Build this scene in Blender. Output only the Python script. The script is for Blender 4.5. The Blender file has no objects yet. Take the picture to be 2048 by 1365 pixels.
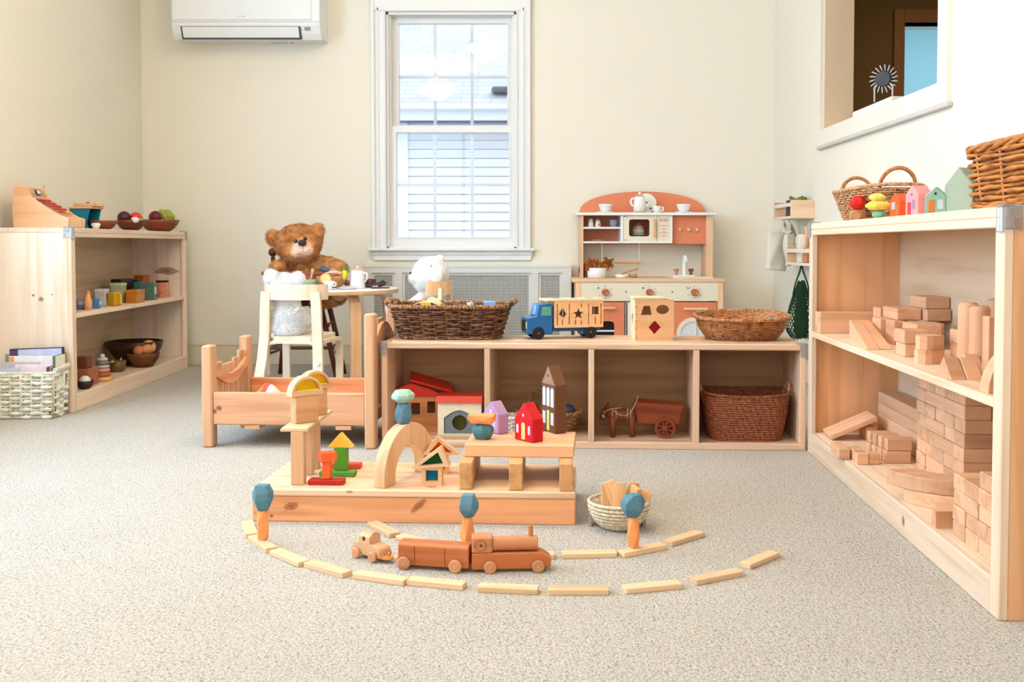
import bpy, bmesh, math, random
from math import pi, sin, cos, radians, sqrt, atan2, hypot
from mathutils import Vector, Matrix, Euler, noise as mnoise
random.seed(7)
SC = bpy.context.scene
C = SC.collection

# ---------------------------------------------------------------- camera
F, CX, CY, EYE, TILT = 2000.0, 1070.0, 559.8, 0.66, radians(2.0)
cam_d = bpy.data.cameras.new('camera')
cam = bpy.data.objects.new('camera', cam_d); C.objects.link(cam)
cam.location = (0, 0, EYE)
cam.rotation_euler = (pi/2 - TILT, 0, 0)
cam_d.sensor_width = 36.0
cam_d.lens = 36.0*F/2048.0
cam_d.shift_x = (1024.0-CX)/2048.0
cam_d.shift_y = -(682.5-CY)/2048.0
cam_d.clip_start = 0.05
cam_d.dof.use_dof = True
cam_d.dof.focus_distance = 2.35
cam_d.dof.aperture_fstop = 14.0
SC.camera = cam
SC.view_settings.view_transform = 'Standard'
SC.view_settings.look = 'None'
SC.view_settings.gamma = 1.0
SC.view_settings.use_curve_mapping = False
SC.view_settings.exposure = 0.04

# ---------------------------------------------------------------- world and lights
wd = bpy.data.worlds.new('overcast_sky'); SC.world = wd; wd.use_nodes = True
bg = wd.node_tree.nodes['Background']
bg.inputs['Color'].default_value = (0.86, 0.93, 1.0, 1); bg.inputs['Strength'].default_value = 2.1

def area_light(name, loc, rot, sx, sy, power, col, spread=pi):
    l = bpy.data.lights.new(name, 'AREA'); l.shape = 'RECTANGLE'; l.size = sx; l.size_y = sy
    l.energy = power; l.color = col; l.spread = spread
    o = bpy.data.objects.new(name, l); C.objects.link(o); o.location = loc; o.rotation_euler = rot
    return o
# daylight at the window of the left wall (out of frame) and at the wide window behind the camera, then a warm fill
area_light('daylight_left_window', (-2.30, 2.45, 1.35), (0, -pi/2, 0), 1.5, 2.0, 88, (0.43, 0.70, 1.0))
area_light('daylight_rear_window', (-1.35, -2.32, 1.40), (pi/2, 0, 0), 1.1, 1.5, 9, (0.72, 0.86, 1.0))
area_light('warm_fill_rear', (0.1, -2.32, 1.40), (pi/2, 0, 0), 1.8, 1.5, 10, (1.0, 0.80, 0.62))  # added warm light for the surfaces facing the camera, no known source
# room beyond the pass-through
area_light('hall_fill', (2.6, 4.4, 2.40), (0, 0, 0), 0.3, 0.3, 14, (1.0, 0.84, 0.6))  # added fill that brightens the hall, not a fixture of the house
area_light('daylight_far_room', (3.3, 7.2, 2.3), (radians(35), 0, 0), 0.8, 0.8, 34, (0.7, 0.88, 1.0))

# ---------------------------------------------------------------- picture coordinates -> world
def ray(px, py):
    u = (px-CX)/F; v = (CY-py)/F
    return (u, cos(TILT)+v*sin(TILT), -sin(TILT)+v*cos(TILT))
def at(px, py, Y):
    d = ray(px, py); s = Y/d[1]; return Vector((d[0]*s, Y, EYE+d[2]*s))
def fl(px, py, h=0.0):
    d = ray(px, py); s = (h-EYE)/d[2]; return Vector((d[0]*s, d[1]*s, h))

# ---------------------------------------------------------------- geometry builder
class G:
    def __init__(s): s.v=[]; s.f=[]; s.m=[]; s.s=[]
    def add(s, vs, fs, M=None, mi=0, sm=False):
        n=len(s.v)
        if M is not None: vs=[M@Vector(p) for p in vs]
        s.v += [tuple(p) for p in vs]
        for f in fs: s.f.append(tuple(i+n for i in f)); s.m.append(mi); s.s.append(sm)
        return s
    def bm_add(s, bm, M=None, mi=0, sm=False):
        bm.verts.index_update()
        s.add([v.co.copy() for v in bm.verts], [[v.index for v in f.verts] for f in bm.faces], M, mi, sm); bm.free(); return s
    def box(s, x0,x1,y0,y1,z0,z1, bev=0.0012, M=None, mi=0):
        if x1<x0: x0,x1=x1,x0
        if y1<y0: y0,y1=y1,y0
        if z1<z0: z0,z1=z1,z0
        b=min(bev,(x1-x0)*.3,(y1-y0)*.3,(z1-z0)*.3)
        if b<=0:
            vs=[(x,y,z) for x in (x0,x1) for y in (y0,y1) for z in (z0,z1)]
            return s.add(vs,[(0,1,3,2),(4,6,7,5),(0,4,5,1),(2,3,7,6),(0,2,6,4),(1,5,7,3)],M,mi)
        vs=[];idx={}
        for ix,x in enumerate((x0,x1)):
            for iy,y in enumerate((y0,y1)):
                for iz,z in enumerate((z0,z1)):
                    sx=(1,-1)[ix]*b; sy=(1,-1)[iy]*b; sz=(1,-1)[iz]*b
                    idx[ix,iy,iz,0]=len(vs); vs.append((x,y+sy,z+sz))
                    idx[ix,iy,iz,1]=len(vs); vs.append((x+sx,y,z+sz))
                    idx[ix,iy,iz,2]=len(vs); vs.append((x+sx,y+sy,z))
        fs=[]
        q=[(0,0),(1,0),(1,1),(0,1)]
        for k in (0,1):
            a=[idx[k,i,j,0] for i,j in q]; fs.append(a if k else a[::-1])
            a=[idx[i,k,j,1] for i,j in q]; fs.append(a[::-1] if k else a)
            a=[idx[i,j,k,2] for i,j in q]; fs.append(a if k else a[::-1])
        for i in (0,1):
            for j in (0,1):
                fs.append((idx[0,i,j,1],idx[1,i,j,1],idx[1,i,j,2],idx[0,i,j,2]) if (i^j) else (idx[0,i,j,2],idx[1,i,j,2],idx[1,i,j,1],idx[0,i,j,1]))
                fs.append((idx[i,0,j,0],idx[i,1,j,0],idx[i,1,j,2],idx[i,0,j,2]) if not (i^j) else (idx[i,0,j,2],idx[i,1,j,2],idx[i,1,j,0],idx[i,0,j,0]))
                fs.append((idx[i,j,0,0],idx[i,j,1,0],idx[i,j,1,1],idx[i,j,0,1]) if (i^j) else (idx[i,j,0,1],idx[i,j,1,1],idx[i,j,1,0],idx[i,j,0,0]))
                for k in (0,1):
                    t=(idx[i,j,k,0],idx[i,j,k,1],idx[i,j,k,2])
                    fs.append(t if (i+j+k)%2 else t[::-1])
        return s.add(vs,fs,M,mi)
    def cbox(s,c,d,rot=(0,0,0),bev=0.0012,mi=0,M=None):
        T=Matrix.Translation(c)@Euler(rot).to_matrix().to_4x4()
        if M is not None: T=M@T
        return s.box(-d[0]/2,d[0]/2,-d[1]/2,d[1]/2,-d[2]/2,d[2]/2,bev,T,mi)
    def plate(s, outer, holes, y0, y1, M=None, mi=0, bev=0, side_mi=None, sm=False):
        """outline (x,z) with optional holes, extruded along y"""
        bm=bmesh.new(); loops=[]
        for lp in [outer]+list(holes):
            vs=[bm.verts.new((p[0],y0,p[1])) for p in lp]; loops.append(vs)
            for i in range(len(vs)): bm.edges.new((vs[i],vs[(i+1)%len(vs)]))
        if holes: bmesh.ops.triangle_fill(bm,use_beauty=True,use_dissolve=False,edges=bm.edges[:])
        else: bm.faces.new(loops[0])
        fr=bm.faces[:]
        r=bmesh.ops.extrude_face_region(bm,geom=fr)
        for e in r['geom']:
            if isinstance(e,bmesh.types.BMVert): e.co.y=y1
        bmesh.ops.recalc_face_normals(bm,faces=bm.faces[:])
        if bev and not holes:
            ed=[e for e in bm.edges if len(e.link_faces)==2 and e.calc_face_angle(0)>0.5]
            bmesh.ops.bevel(bm,geom=ed,offset=bev,segments=1,affect='EDGES',clamp_overlap=True)
        return s.bm_add(bm,M,mi,sm)
    def lathe(s, prof, seg=28, M=None, mi=0, sm=True, c=(0,0,0), sx=1, sy=1):
        vs=[];fs=[];n=len(prof)
        for k in range(seg):
            a=2*pi*k/seg
            for r,z in prof: vs.append((c[0]+sx*r*cos(a),c[1]+sy*r*sin(a),c[2]+z))
        for k in range(seg):
            k2=(k+1)%seg
            for i in range(n-1):
                if prof[i][0]<1e-6 and prof[i+1][0]<1e-6: continue
                if prof[i][0]<1e-6: fs.append((k*n+i,k2*n+i+1,k*n+i+1))
                elif prof[i+1][0]<1e-6: fs.append((k*n+i,k2*n+i,k*n+i+1))
                else: fs.append((k*n+i,k2*n+i,k2*n+i+1,k*n+i+1))
        return s.add(vs,fs,M,mi,sm)
    def cyl(s,p0,p1,r0,r1=None,seg=16,mi=0,bev=0.0,sm=True):
        if r1 is None: r1=r0
        p0=Vector(p0);p1=Vector(p1);d=p1-p0;L=d.length
        M=Matrix.Translation(p0)@d.to_track_quat('Z','Y').to_matrix().to_4x4()
        b=min(bev,L*.3)
        pr=[(0,0),(max(r0-b,1e-5),0)]+([(r0,b)] if b else [])+([(r1,L-b)] if b else [(r1,L)])+([(max(r1-b,1e-5),L)] if b else [])+[(0,L)]
        if not b:  # keep sharp rims: duplicate rings
            s.lathe([(r0,0),(r1,L)],seg,M,mi,sm); s.lathe([(0,0),(r0,0)],seg,M,mi,False); return s.lathe([(r1,L),(0,L)],seg,M,mi,False)
        s.lathe(pr[2:-2],seg,M,mi,sm); s.lathe(pr[:3],seg,M,mi,False); return s.lathe(pr[-3:],seg,M,mi,False)
    def ball(s,c,r,seg=20,ring=12,M=None,mi=0,rot=None):
        if not hasattr(r,'__len__'): r=(r,r,r)
        pr=[(max(sin(pi*i/ring),0) if 0<i<ring else 0,-cos(pi*i/ring)) for i in range(ring+1)]
        T=Matrix.Translation(c)
        if rot: T=T@Euler(rot).to_matrix().to_4x4()
        T=T@Matrix.Diagonal((r[0],r[1],r[2],1))
        if M is not None: T=M@T
        return s.lathe(pr,seg,T,mi,True)
    def tube(s,path,r,seg=7,closed=False,mi=0,caps=True,M=None,flat=1.0):
        P=[Vector(p) for p in path];n=len(P)
        if not hasattr(r,'__len__'): r=[r]*n
        T=[]
        for i in range(n):
            if closed: t=P[(i+1)%n]-P[i-1]
            else: t=P[min(i+1,n-1)]-P[max(i-1,0)]
            T.append(t.normalized() if t.length>1e-9 else Vector((0,0,1)))
        up=Vector((0,0,1))
        if abs(T[0].z)>.9: up=Vector((1,0,0))
        nrm=(up-T[0]*up.dot(T[0])).normalized(); N=[nrm]
        for i in range(1,n):
            q=N[-1]-T[i]*N[-1].dot(T[i])
            N.append(q.normalized() if q.length>1e-6 else N[-1])
        vs=[];fs=[]
        for i in range(n):
            B=T[i].cross(N[i])
            for k in range(seg):
                a=2*pi*k/seg; vs.append(P[i]+N[i]*cos(a)*r[i]*flat+B*sin(a)*r[i])
        for i in range(n if closed else n-1):
            j=(i+1)%n
            for k in range(seg):
                k2=(k+1)%seg; fs.append((i*seg+k,i*seg+k2,j*seg+k2,j*seg+k))
        if caps and not closed:
            fs.append(tuple(range(seg))[::-1]); fs.append(tuple((n-1)*seg+k for k in range(seg)))
        return s.add(vs,fs,M,mi,True)
    def hull(s,pts,bev=0.0015,M=None,mi=0):
        bm=bmesh.new()
        for p in pts: bm.verts.new(p)
        r=bmesh.ops.convex_hull(bm,input=bm.verts[:])
        for v in [v for v in bm.verts if not v.link_faces]: bm.verts.remove(v)
        bmesh.ops.dissolve_limit(bm,angle_limit=radians(7),verts=bm.verts[:],edges=bm.edges[:])
        bmesh.ops.recalc_face_normals(bm,faces=bm.faces[:])
        if bev:
            bmesh.ops.bevel(bm,geom=bm.edges[:],offset=bev,segments=1,affect='EDGES',clamp_overlap=True)
        return s.bm_add(bm,M,mi)
    def sheet(s,nu,nv,fn,mi=0,M=None,sm=True):
        vs=[fn(i/(nu-1),j/(nv-1)) for j in range(nv) for i in range(nu)]
        fs=[(j*nu+i,j*nu+i+1,(j+1)*nu+i+1,(j+1)*nu+i) for j in range(nv-1) for i in range(nu-1)]
        return s.add(vs,fs,M,mi,sm)
    def mesh(s,name,mats):
        me=bpy.data.meshes.new(name); me.from_pydata(s.v,[],s.f)
        if not isinstance(mats,(list,tuple)): mats=[mats]
        for m in mats: me.materials.append(m)
        me.polygons.foreach_set('material_index',s.m); me.polygons.foreach_set('use_smooth',s.s)
        me.update(); return me

def obj(name,g,mats,parent=None,loc=(0,0,0),rz=0.0,label=None,rot=None):
    o=bpy.data.objects.new(name,g.mesh(name,mats) if isinstance(g,G) else g); C.objects.link(o)
    o.location=loc; o.rotation_euler=rot if rot else (0,0,rz)
    if parent is not None: o.parent=parent
    if label: o['label']=label
    return o
def thing(name,label,cat,loc=(0,0,0),rz=0.0,group=None,rot=None):
    o=bpy.data.objects.new(name,None); C.objects.link(o); o.empty_display_size=.05
    o.location=loc; o.rotation_euler=rot if rot else (0,0,rz); o['label']=label; o['category']=cat
    if group: o['group']=group
    return o
def solo(name,g,mats,label,cat,loc=(0,0,0),rz=0.0,group=None,rot=None):
    o=obj(name,g,mats,None,loc,rz,None,rot); o['label']=label; o['category']=cat
    if group: o['group']=group
    return o
def struct(name,g,mats,**k):
    o=obj(name,g,mats,**k)
    if o.parent is None: o['kind']='structure'
    return o
def dup(root,loc,rz=None,label=None,group=None,rot=None):
    r=root.copy(); C.objects.link(r); r.location=loc
    if rz is not None: r.rotation_euler=(0,0,rz)
    if rot is not None: r.rotation_euler=rot
    if label: r['label']=label
    if group: r['group']=group
    for ch in list(root.children):
        c=ch.copy(); C.objects.link(c); c.parent=r
        for gch in list(ch.children):
            d=gch.copy(); C.objects.link(d); d.parent=c
    return r
def box_g(sx,sy,sz,bev=.0012):
    """box centred in x,y standing on z=0"""
    return G().box(-sx/2,sx/2,-sy/2,sy/2,0,sz,bev)

# ---------------------------------------------------------------- materials
def lin(c):
    return tuple(((x/255.0)/12.92 if x/255.0<=.04045 else (((x/255.0)+.055)/1.055)**2.4) for x in c)
def rgb(*c): return lin(c)+(1,)
_M={}
def nodes(name):
    m=bpy.data.materials.new(name); m.use_nodes=True; nt=m.node_tree; b=nt.nodes['Principled BSDF']
    return m,nt,b
def N(nt,t,**k):
    n=nt.nodes.new(t)
    for a,v in k.items(): setattr(n,a,v)
    return n
def ramp(nt,fac,stops,interp='LINEAR'):
    r=N(nt,'ShaderNodeValToRGB'); r.color_ramp.interpolation=interp
    e=r.color_ramp.elements
    while len(e)<len(stops): e.new(.5)
    for i,(p,c) in enumerate(stops): e[i].position=p; e[i].color=c
    nt.links.new(fac,r.inputs[0]); return r
def paint(name,c,rough=.5,spec=.3,bump=.0,var=.04,bscale=60,metal=0,coat=0):
    if name in _M: return _M[name]
    m,nt,b=nodes(name); c=rgb(*c)
    tc=N(nt,'ShaderNodeTexCoord'); nz=N(nt,'ShaderNodeTexNoise'); nz.inputs['Scale'].default_value=bscale; nz.inputs['Detail'].default_value=3
    nt.links.new(tc.outputs['Object'],nz.inputs['Vector'])
    d=tuple(max(x*(1-var*2),0) for x in c[:3])+(1,); e=tuple(min(x*(1+var),1) for x in c[:3])+(1,)
    r=ramp(nt,nz.outputs[0],[(.3,d),(.7,e)]); nt.links.new(r.outputs[0],b.inputs['Base Color'])
    b.inputs['Roughness'].default_value=rough; b.inputs['Specular IOR Level'].default_value=spec; b.inputs['Metallic'].default_value=metal
    b.inputs['Coat Weight'].default_value=coat
    if bump:
        bp=N(nt,'ShaderNodeBump'); bp.inputs['Strength'].default_value=bump; bp.inputs['Distance'].default_value=.002
        nt.links.new(nz.outputs[0],bp.inputs['Height']); nt.links.new(bp.outputs[0],b.inputs['Normal'])
    _M[name]=m; return m
def wood(name,c,axis='X',dark=.72,sc=1.0,knots=(),rough=.5,spec=.3,kcol=(120,66,38),streak=1.0,rnd=.10):
    """planed timber: grain along axis of the part, optional knots [(x,y,z,rx,ry,rz)] fixed in the board"""
    key=name+axis
    if key in _M: return _M[key]
    m,nt,b=nodes(key); c=rgb(*c); L=nt.links
    tc=N(nt,'ShaderNodeTexCoord'); oi=N(nt,'ShaderNodeObjectInfo')
    add=N(nt,'ShaderNodeVectorMath',operation='MULTIPLY_ADD'); add.inputs[1].default_value=(1,1,1)
    L.new(tc.outputs['Object'],add.inputs[0])
    sh=N(nt,'ShaderNodeVectorMath',operation='SCALE'); sh.inputs[0].default_value=(7.3,3.1,5.7); L.new(oi.outputs['Random'],sh.inputs['Scale'])
    L.new(sh.outputs[0],add.inputs[2])
    mp=N(nt,'ShaderNodeMapping'); s={'X':(1.6,26,26),'Y':(26,1.6,26),'Z':(26,26,1.6)}[axis]; mp.inputs['Scale'].default_value=tuple(q*sc for q in s)
    L.new(add.outputs[0],mp.inputs['Vector'])
    n1=N(nt,'ShaderNodeTexNoise'); n1.inputs['Scale'].default_value=1.0; n1.inputs['Detail'].default_value=2.5; n1.inputs['Distortion'].default_value=.6
    L.new(mp.outputs[0],n1.inputs['Vector'])
    mp2=N(nt,'ShaderNodeMapping'); s={'X':(5,130,130),'Y':(130,5,130),'Z':(130,130,5)}[axis]; mp2.inputs['Scale'].default_value=tuple(q*sc for q in s)
    L.new(add.outputs[0],mp2.inputs['Vector'])
    n2=N(nt,'ShaderNodeTexNoise'); n2.inputs['Scale'].default_value=1.0; n2.inputs['Detail'].default_value=2; L.new(mp2.outputs[0],n2.inputs['Vector'])
    dk=(c[0]*dark,c[1]*dark*.92,c[2]*dark*.82,1); lt=tuple(min(x*1.05,1) for x in c[:3])+(1,)
    r1=ramp(nt,n1.outputs[0],[(.36-.06*streak,dk),(.5,c),(.72,lt)])
    mx=N(nt,'ShaderNodeMix',data_type='RGBA',blend_type='MULTIPLY'); mx.inputs[0].default_value=.22*streak
    r2=ramp(nt,n2.outputs[0],[(.35,(.6,.52,.46,1)),(.6,(1,1,1,1))])
    L.new(r1.outputs[0],mx.inputs[6]); L.new(r2.outputs[0],mx.inputs[7]); col=mx.outputs[2]
    # each piece of timber a little lighter or darker
    hv=N(nt,'ShaderNodeHueSaturation'); mr=N(nt,'ShaderNodeMapRange'); mr.inputs[3].default_value=1-rnd; mr.inputs[4].default_value=1+rnd*.6
    L.new(oi.outputs['Random'],mr.inputs[0]); L.new(mr.outputs[0],hv.inputs['Value']); L.new(col,hv.inputs['Color']); col=hv.outputs[0]
    for k in knots:
        q=N(nt,'ShaderNodeMapping',vector_type='POINT'); q.inputs['Location'].default_value=tuple(-k[i]/k[3+i] for i in range(3)); q.inputs['Scale'].default_value=tuple(1/k[3+i] for i in range(3))
        if len(k)>6:   # slanted knot: turn the board coordinates about the knot first
            q0=N(nt,'ShaderNodeVectorRotate',rotation_type='Y_AXIS'); q0.inputs['Center'].default_value=tuple(k[:3]); q0.inputs['Angle'].default_value=k[6]
            L.new(tc.outputs['Object'],q0.inputs['Vector']); L.new(q0.outputs[0],q.inputs['Vector'])
        else: L.new(tc.outputs['Object'],q.inputs['Vector'])
        ln=N(nt,'ShaderNodeVectorMath',operation='LENGTH')
        nn=N(nt,'ShaderNodeTexNoise'); nn.inputs['Scale'].default_value=1.6; L.new(q.outputs[0],nn.inputs['Vector'])
        L.new(q.outputs[0],ln.inputs[0])
        sm=N(nt,'ShaderNodeMath',operation='ADD'); L.new(ln.outputs['Value'],sm.inputs[0]); sb=N(nt,'ShaderNodeMath',operation='MULTIPLY_ADD'); sb.inputs[1].default_value=.7; sb.inputs[2].default_value=-.35
        L.new(nn.outputs[0],sb.inputs[0]); L.new(sb.outputs[0],sm.inputs[1])
        kk=rgb(*kcol)
        rr=ramp(nt,sm.outputs[0],[(0,(.9,.9,.9,1)),(.35,(.75,.75,.75,1)),(.55,(.6,.6,.6,1)),(.72,(.75,.75,.75,1)),(.82,(.3,.3,.3,1)),(1,(0,0,0,1))])
        mk=N(nt,'ShaderNodeMix',data_type='RGBA'); L.new(rr.outputs[0],mk.inputs[0]); L.new(col,mk.inputs[6]); mk.inputs[7].default_value=kk; col=mk.outputs[2]
    L.new(col,b.inputs['Base Color']); b.inputs['Roughness'].default_value=rough; b.inputs['Specular IOR Level'].default_value=spec
    bp=N(nt,'ShaderNodeBump'); bp.inputs['Strength'].default_value=.12; bp.inputs['Distance'].default_value=.001; L.new(n2.outputs[0],bp.inputs['Height']); L.new(bp.outputs[0],b.inputs['Normal'])
    _M[key]=m; return m
def wicker(name,c,c2,scale=(40,40,160),rough=.6,spec=.25):
    if name in _M: return _M[name]
    m,nt,b=nodes(name); L=nt.links
    tc=N(nt,'ShaderNodeTexCoord'); mp=N(nt,'ShaderNodeMapping'); mp.inputs['Scale'].default_value=scale; L.new(tc.outputs['Object'],mp.inputs['Vector'])
    n1=N(nt,'ShaderNodeTexNoise'); n1.inputs['Scale'].default_value=1; n1.inputs['Detail'].default_value=3; L.new(mp.outputs[0],n1.inputs['Vector'])
    r=ramp(nt,n1.outputs[0],[(.32,rgb(*c2)),(.62,rgb(*c))]); L.new(r.outputs[0],b.inputs['Base Color'])
    b.inputs['Roughness'].default_value=rough; b.inputs['Specular IOR Level'].default_value=spec
    bp=N(nt,'ShaderNodeBump'); bp.inputs['Strength'].default_value=.4; bp.inputs['Distance'].default_value=.001; L.new(n1.outputs[0],bp.inputs['Height']); L.new(bp.outputs[0],b.inputs['Normal'])
    _M[name]=m; return m
def glassy(name,c,alpha=.5,rough=.05,ior=1.45):
    """clear or tinted glass / acrylic that lets light straight through"""
    if name in _M: return _M[name]
    m,nt,b=nodes(name); L=nt.links; out=nt.nodes['Material Output']
    tr=N(nt,'ShaderNodeBsdfTransparent'); tr.inputs[0].default_value=rgb(*c)
    gl=N(nt,'ShaderNodeBsdfGlossy'); gl.inputs['Roughness'].default_value=rough; fr=N(nt,'ShaderNodeFresnel'); fr.inputs[0].default_value=ior
    mx=N(nt,'ShaderNodeMixShader'); L.new(fr.outputs[0],mx.inputs[0]); L.new(tr.outputs[0],mx.inputs[1]); L.new(gl.outputs[0],mx.inputs[2])
    last=mx
    if alpha>0:
        df=N(nt,'ShaderNodeBsdfDiffuse'); df.inputs[0].default_value=rgb(*c); m2=N(nt,'ShaderNodeMixShader'); m2.inputs[0].default_value=alpha
        L.new(mx.outputs[0],m2.inputs[1]); L.new(df.outputs[0],m2.inputs[2]); last=m2
    L.new(last.outputs[0],out.inputs[0]); _M[name]=m; return m
def emis(name,c,s):
    if name in _M: return _M[name]
    m,nt,b=nodes(name); b.inputs['Emission Color'].default_value=rgb(*c); b.inputs['Emission Strength'].default_value=s; b.inputs['Base Color'].default_value=rgb(*c)
    _M[name]=m; return m
# ================================================================ THE ROOM
XL, XR, YB, YF, ZC = -2.15, 1.31, 5.5, -2.2, 2.45
M_wall = paint('wall_cream_paint',(240,234,218),rough=.7,spec=.2,bump=.08,var=.01,bscale=180)
M_trim = paint('white_trim_paint',(238,238,236),rough=.4,spec=.4,var=.01)
M_ceil = paint('ceiling_white',(245,243,238),rough=.8,spec=.1,var=.01)
M_base = paint('baseboard_paint',(226,214,186),rough=.5,spec=.3,var=.01)
def carpet_mat():
    m,nt,b=nodes('beige_carpet'); L=nt.links
    tc=N(nt,'ShaderNodeTexCoord')
    v=N(nt,'ShaderNodeTexVoronoi'); v.inputs['Scale'].default_value=230; L.new(tc.outputs['Object'],v.inputs['Vector'])
    n1=N(nt,'ShaderNodeTexNoise'); n1.inputs['Scale'].default_value=150; n1.inputs['Detail'].default_value=4; n1.inputs['Roughness'].default_value=.7; L.new(tc.outputs['Object'],n1.inputs['Vector'])
    n2=N(nt,'ShaderNodeTexNoise'); n2.inputs['Scale'].default_value=3.0; n2.inputs['Detail'].default_value=5; L.new(tc.outputs['Object'],n2.inputs['Vector'])
    r=ramp(nt,n1.outputs[0],[(.28,rgb(112,102,88)),(.42,rgb(192,185,173)),(.62,rgb(216,210,200))])
    mv=N(nt,'ShaderNodeMix',data_type='RGBA',blend_type='MULTIPLY'); mv.inputs[0].default_value=.55
    rv=ramp(nt,v.outputs['Distance'],[(.0,(1,1,1,1)),(.55,(.95,.93,.9,1)),(.9,(.42,.36,.28,1))]); L.new(r.outputs[0],mv.inputs[6]); L.new(rv.outputs[0],mv.inputs[7])
    mp=N(nt,'ShaderNodeMix',data_type='RGBA',blend_type='MULTIPLY'); mp.inputs[0].default_value=.5
    r2=ramp(nt,n2.outputs[0],[(.3,(.9,.88,.85,1)),(.65,(1,1,1,1))]); L.new(mv.outputs[2],mp.inputs[6]); L.new(r2.outputs[0],mp.inputs[7])
    L.new(mp.outputs[2],b.inputs['Base Color']); b.inputs['Roughness'].default_value=.95; b.inputs['Specular IOR Level'].default_value=.05
    b.inputs['Sheen Weight'].default_value=.2
    ad=N(nt,'ShaderNodeMath',operation='SUBTRACT'); L.new(n1.outputs[0],ad.inputs[0]); L.new(v.outputs['Distance'],ad.inputs[1])
    bp=N(nt,'ShaderNodeBump'); bp.inputs['Strength'].default_value=.8; bp.inputs['Distance'].default_value=.005; L.new(ad.outputs[0],bp.inputs['Height']); L.new(bp.outputs[0],b.inputs['Normal'])
    return m
M_carpet=carpet_mat()
struct('floor',G().add([(XL,YF,0),(XR,YF,0),(XR,YB,0),(XL,YB,0)],[(0,1,2,3)]),M_carpet)
struct('ceiling',G().box(XL-.14,XR+.13,YF-.14,YB+.14,ZC,ZC+.1,0),M_ceil)
# window opening of the back wall
WX0,WX1=at(773,300,YB).x,at(1033,300,YB).x; WZ0,WZ1=at(900,498,YB).z,at(900,24,YB).z
struct('wall_back',G().plate([(XL-.14,0),(XR+2.4,0),(XR+2.4,ZC),(XL-.14,ZC)] if 0 else [(XL-.14,0),(XR+.13,0),(XR+.13,ZC),(XL-.14,ZC)],[[(WX0,WZ0),(WX1,WZ0),(WX1,WZ1),(WX0,WZ1)]],YB,YB+.14),M_wall)
RZ=Matrix.Rotation(pi/2,4,'Z')   # local x -> world y, local y -> world -x
PY0,PY1=3.235,4.56; PZ0,PZ1=1.18,1.98
struct('wall_right',G().plate([(YF-.14,0),(YB,0),(YB,ZC),(YF-.14,ZC)],[[(PY0,PZ0),(PY1,PZ0),(PY1,PZ1),(PY0,PZ1)]],-XR-.13,-XR,M=RZ),M_wall)
struct('wall_left',G().plate([(YF-.14,0),(YB,0),(YB,ZC),(YF-.14,ZC)],[[(1.42,.62),(3.48,.62),(3.48,2.1),(1.42,2.1)]],-XL,-XL+.14,M=RZ),M_wall)
struct('wall_front',G().plate([(XL,0),(XR,0),(XR,ZC),(XL,ZC)],[[(-1.93,.66),(1.03,.66),(1.03,2.14),(-1.93,2.14)]],YF-.14,YF),paint('front_wall_tan',(168,122,84),rough=.7))
def base_board(name,x0,x1,y0,y1):
    g=G(); g.box(x0,x1,y0,y1,0,.10,.002)
    dx=(x1-x0)<(y1-y0)
    g.box(x0+(0 if not dx else 0),x1,y0,y1,.10,.118,.006)
    struct(name,g,M_base)
base_board('baseboard_back',XL+.012,at(728,600,5.4).x-.01,YB-.014,YB)
base_board('baseboard_left',XL,XL+.014,YF,YB-.014)
base_board('baseboard_right',XR-.014,XR,YF,YB-.014)
# simple trim round the two out-of-frame windows
g=G()
for (a,b_,c,d) in ((1.36,1.42,.56,2.16),(3.48,3.54,.56,2.16)): g.box(XL,XL+.02,a,b_,c,d,.003)
g.box(XL,XL+.02,1.42,3.48,2.1,2.16,.003); g.box(XL,XL+.05,1.38,3.52,.58,.62,.003)
g.box(XL-.08,XL-.05,2.43,2.47,.62,2.1,.003)
struct('window_2',g,M_trim)
g=G()
for (a,b_) in ((-1.99,-1.93),(1.03,1.09)): g.box(a,b_,YF,YF+.02,.6,2.2,.003)
g.box(-1.93,1.03,YF,YF+.02,2.14,2.2,.003); g.box(-1.95,1.05,YF,YF+.05,.62,.66,.003)
for x in (-.95,.05): g.box(x-.02,x+.02,YF-.08,YF-.05,.66,2.14,.003)
struct('window_3',g,M_trim)

# ---- window 1 (double hung) --------------------------------------------------
def px(x,Y=YB,y=300): return at(x,y,Y).x
def pz(y,Y=YB,x=900): return at(x,y,Y).z
w1=bpy.data.objects.new('window_1',None); C.objects.link(w1); w1['kind']='structure'
g=G()
X0,X1=px(743.5),px(1061.5)
for sgn,(a,b_) in ((1,(X0,WX0)),(-1,(X1,WX1))):     # moulded side casings
    lo,hi=min(a,b_),max(a,b_)
    g.box(lo,hi,YB-.018,YB,WZ0,WZ1+.09,.003)
    o=a; q=.022*(1 if sgn>0 else -1)
    g.box(min(o,o+q),max(o,o+q),YB-.032,YB-.018,WZ0,WZ1+.09,.005)
    g.box(min(o+1.6*q,o+2.0*q),max(o+1.6*q,o+2.0*q),YB-.024,YB-.018,WZ0,WZ1+.02,.002)
    i=b_; g.box(min(i,i-.35*q),max(i,i-.35*q),YB-.026,YB-.018,WZ0,WZ1+.02,.002)
g.box(X0,X1,YB-.024,YB,WZ1,WZ1+.1,.004)
g.box(X0-.008,X1+.008,YB-.036,YB,WZ1+.085,WZ1+.12,.005)
obj('casing',g,M_trim,w1)
g=G(); s0,s1=px(737.5),px(1070.5)
g.box(s0,s1,YB-.06,YB+.02,WZ0-.012,WZ0+.004,.005)                 # stool
obj('sill',g,M_trim,w1)
g=G(); a0,a1=px(742),px(1066); zt=WZ0-.012; zb=pz(521)
g.plate([(a0,zt),(a1,zt),(a1-.012,zb),(a0+.012,zb)],[],YB-.02,YB,bev=.003)
g.box(a0+.004,a1-.004,YB-.03,YB-.02,zt-.022,zt,.006)
obj('apron',g,M_trim,w1)
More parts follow.
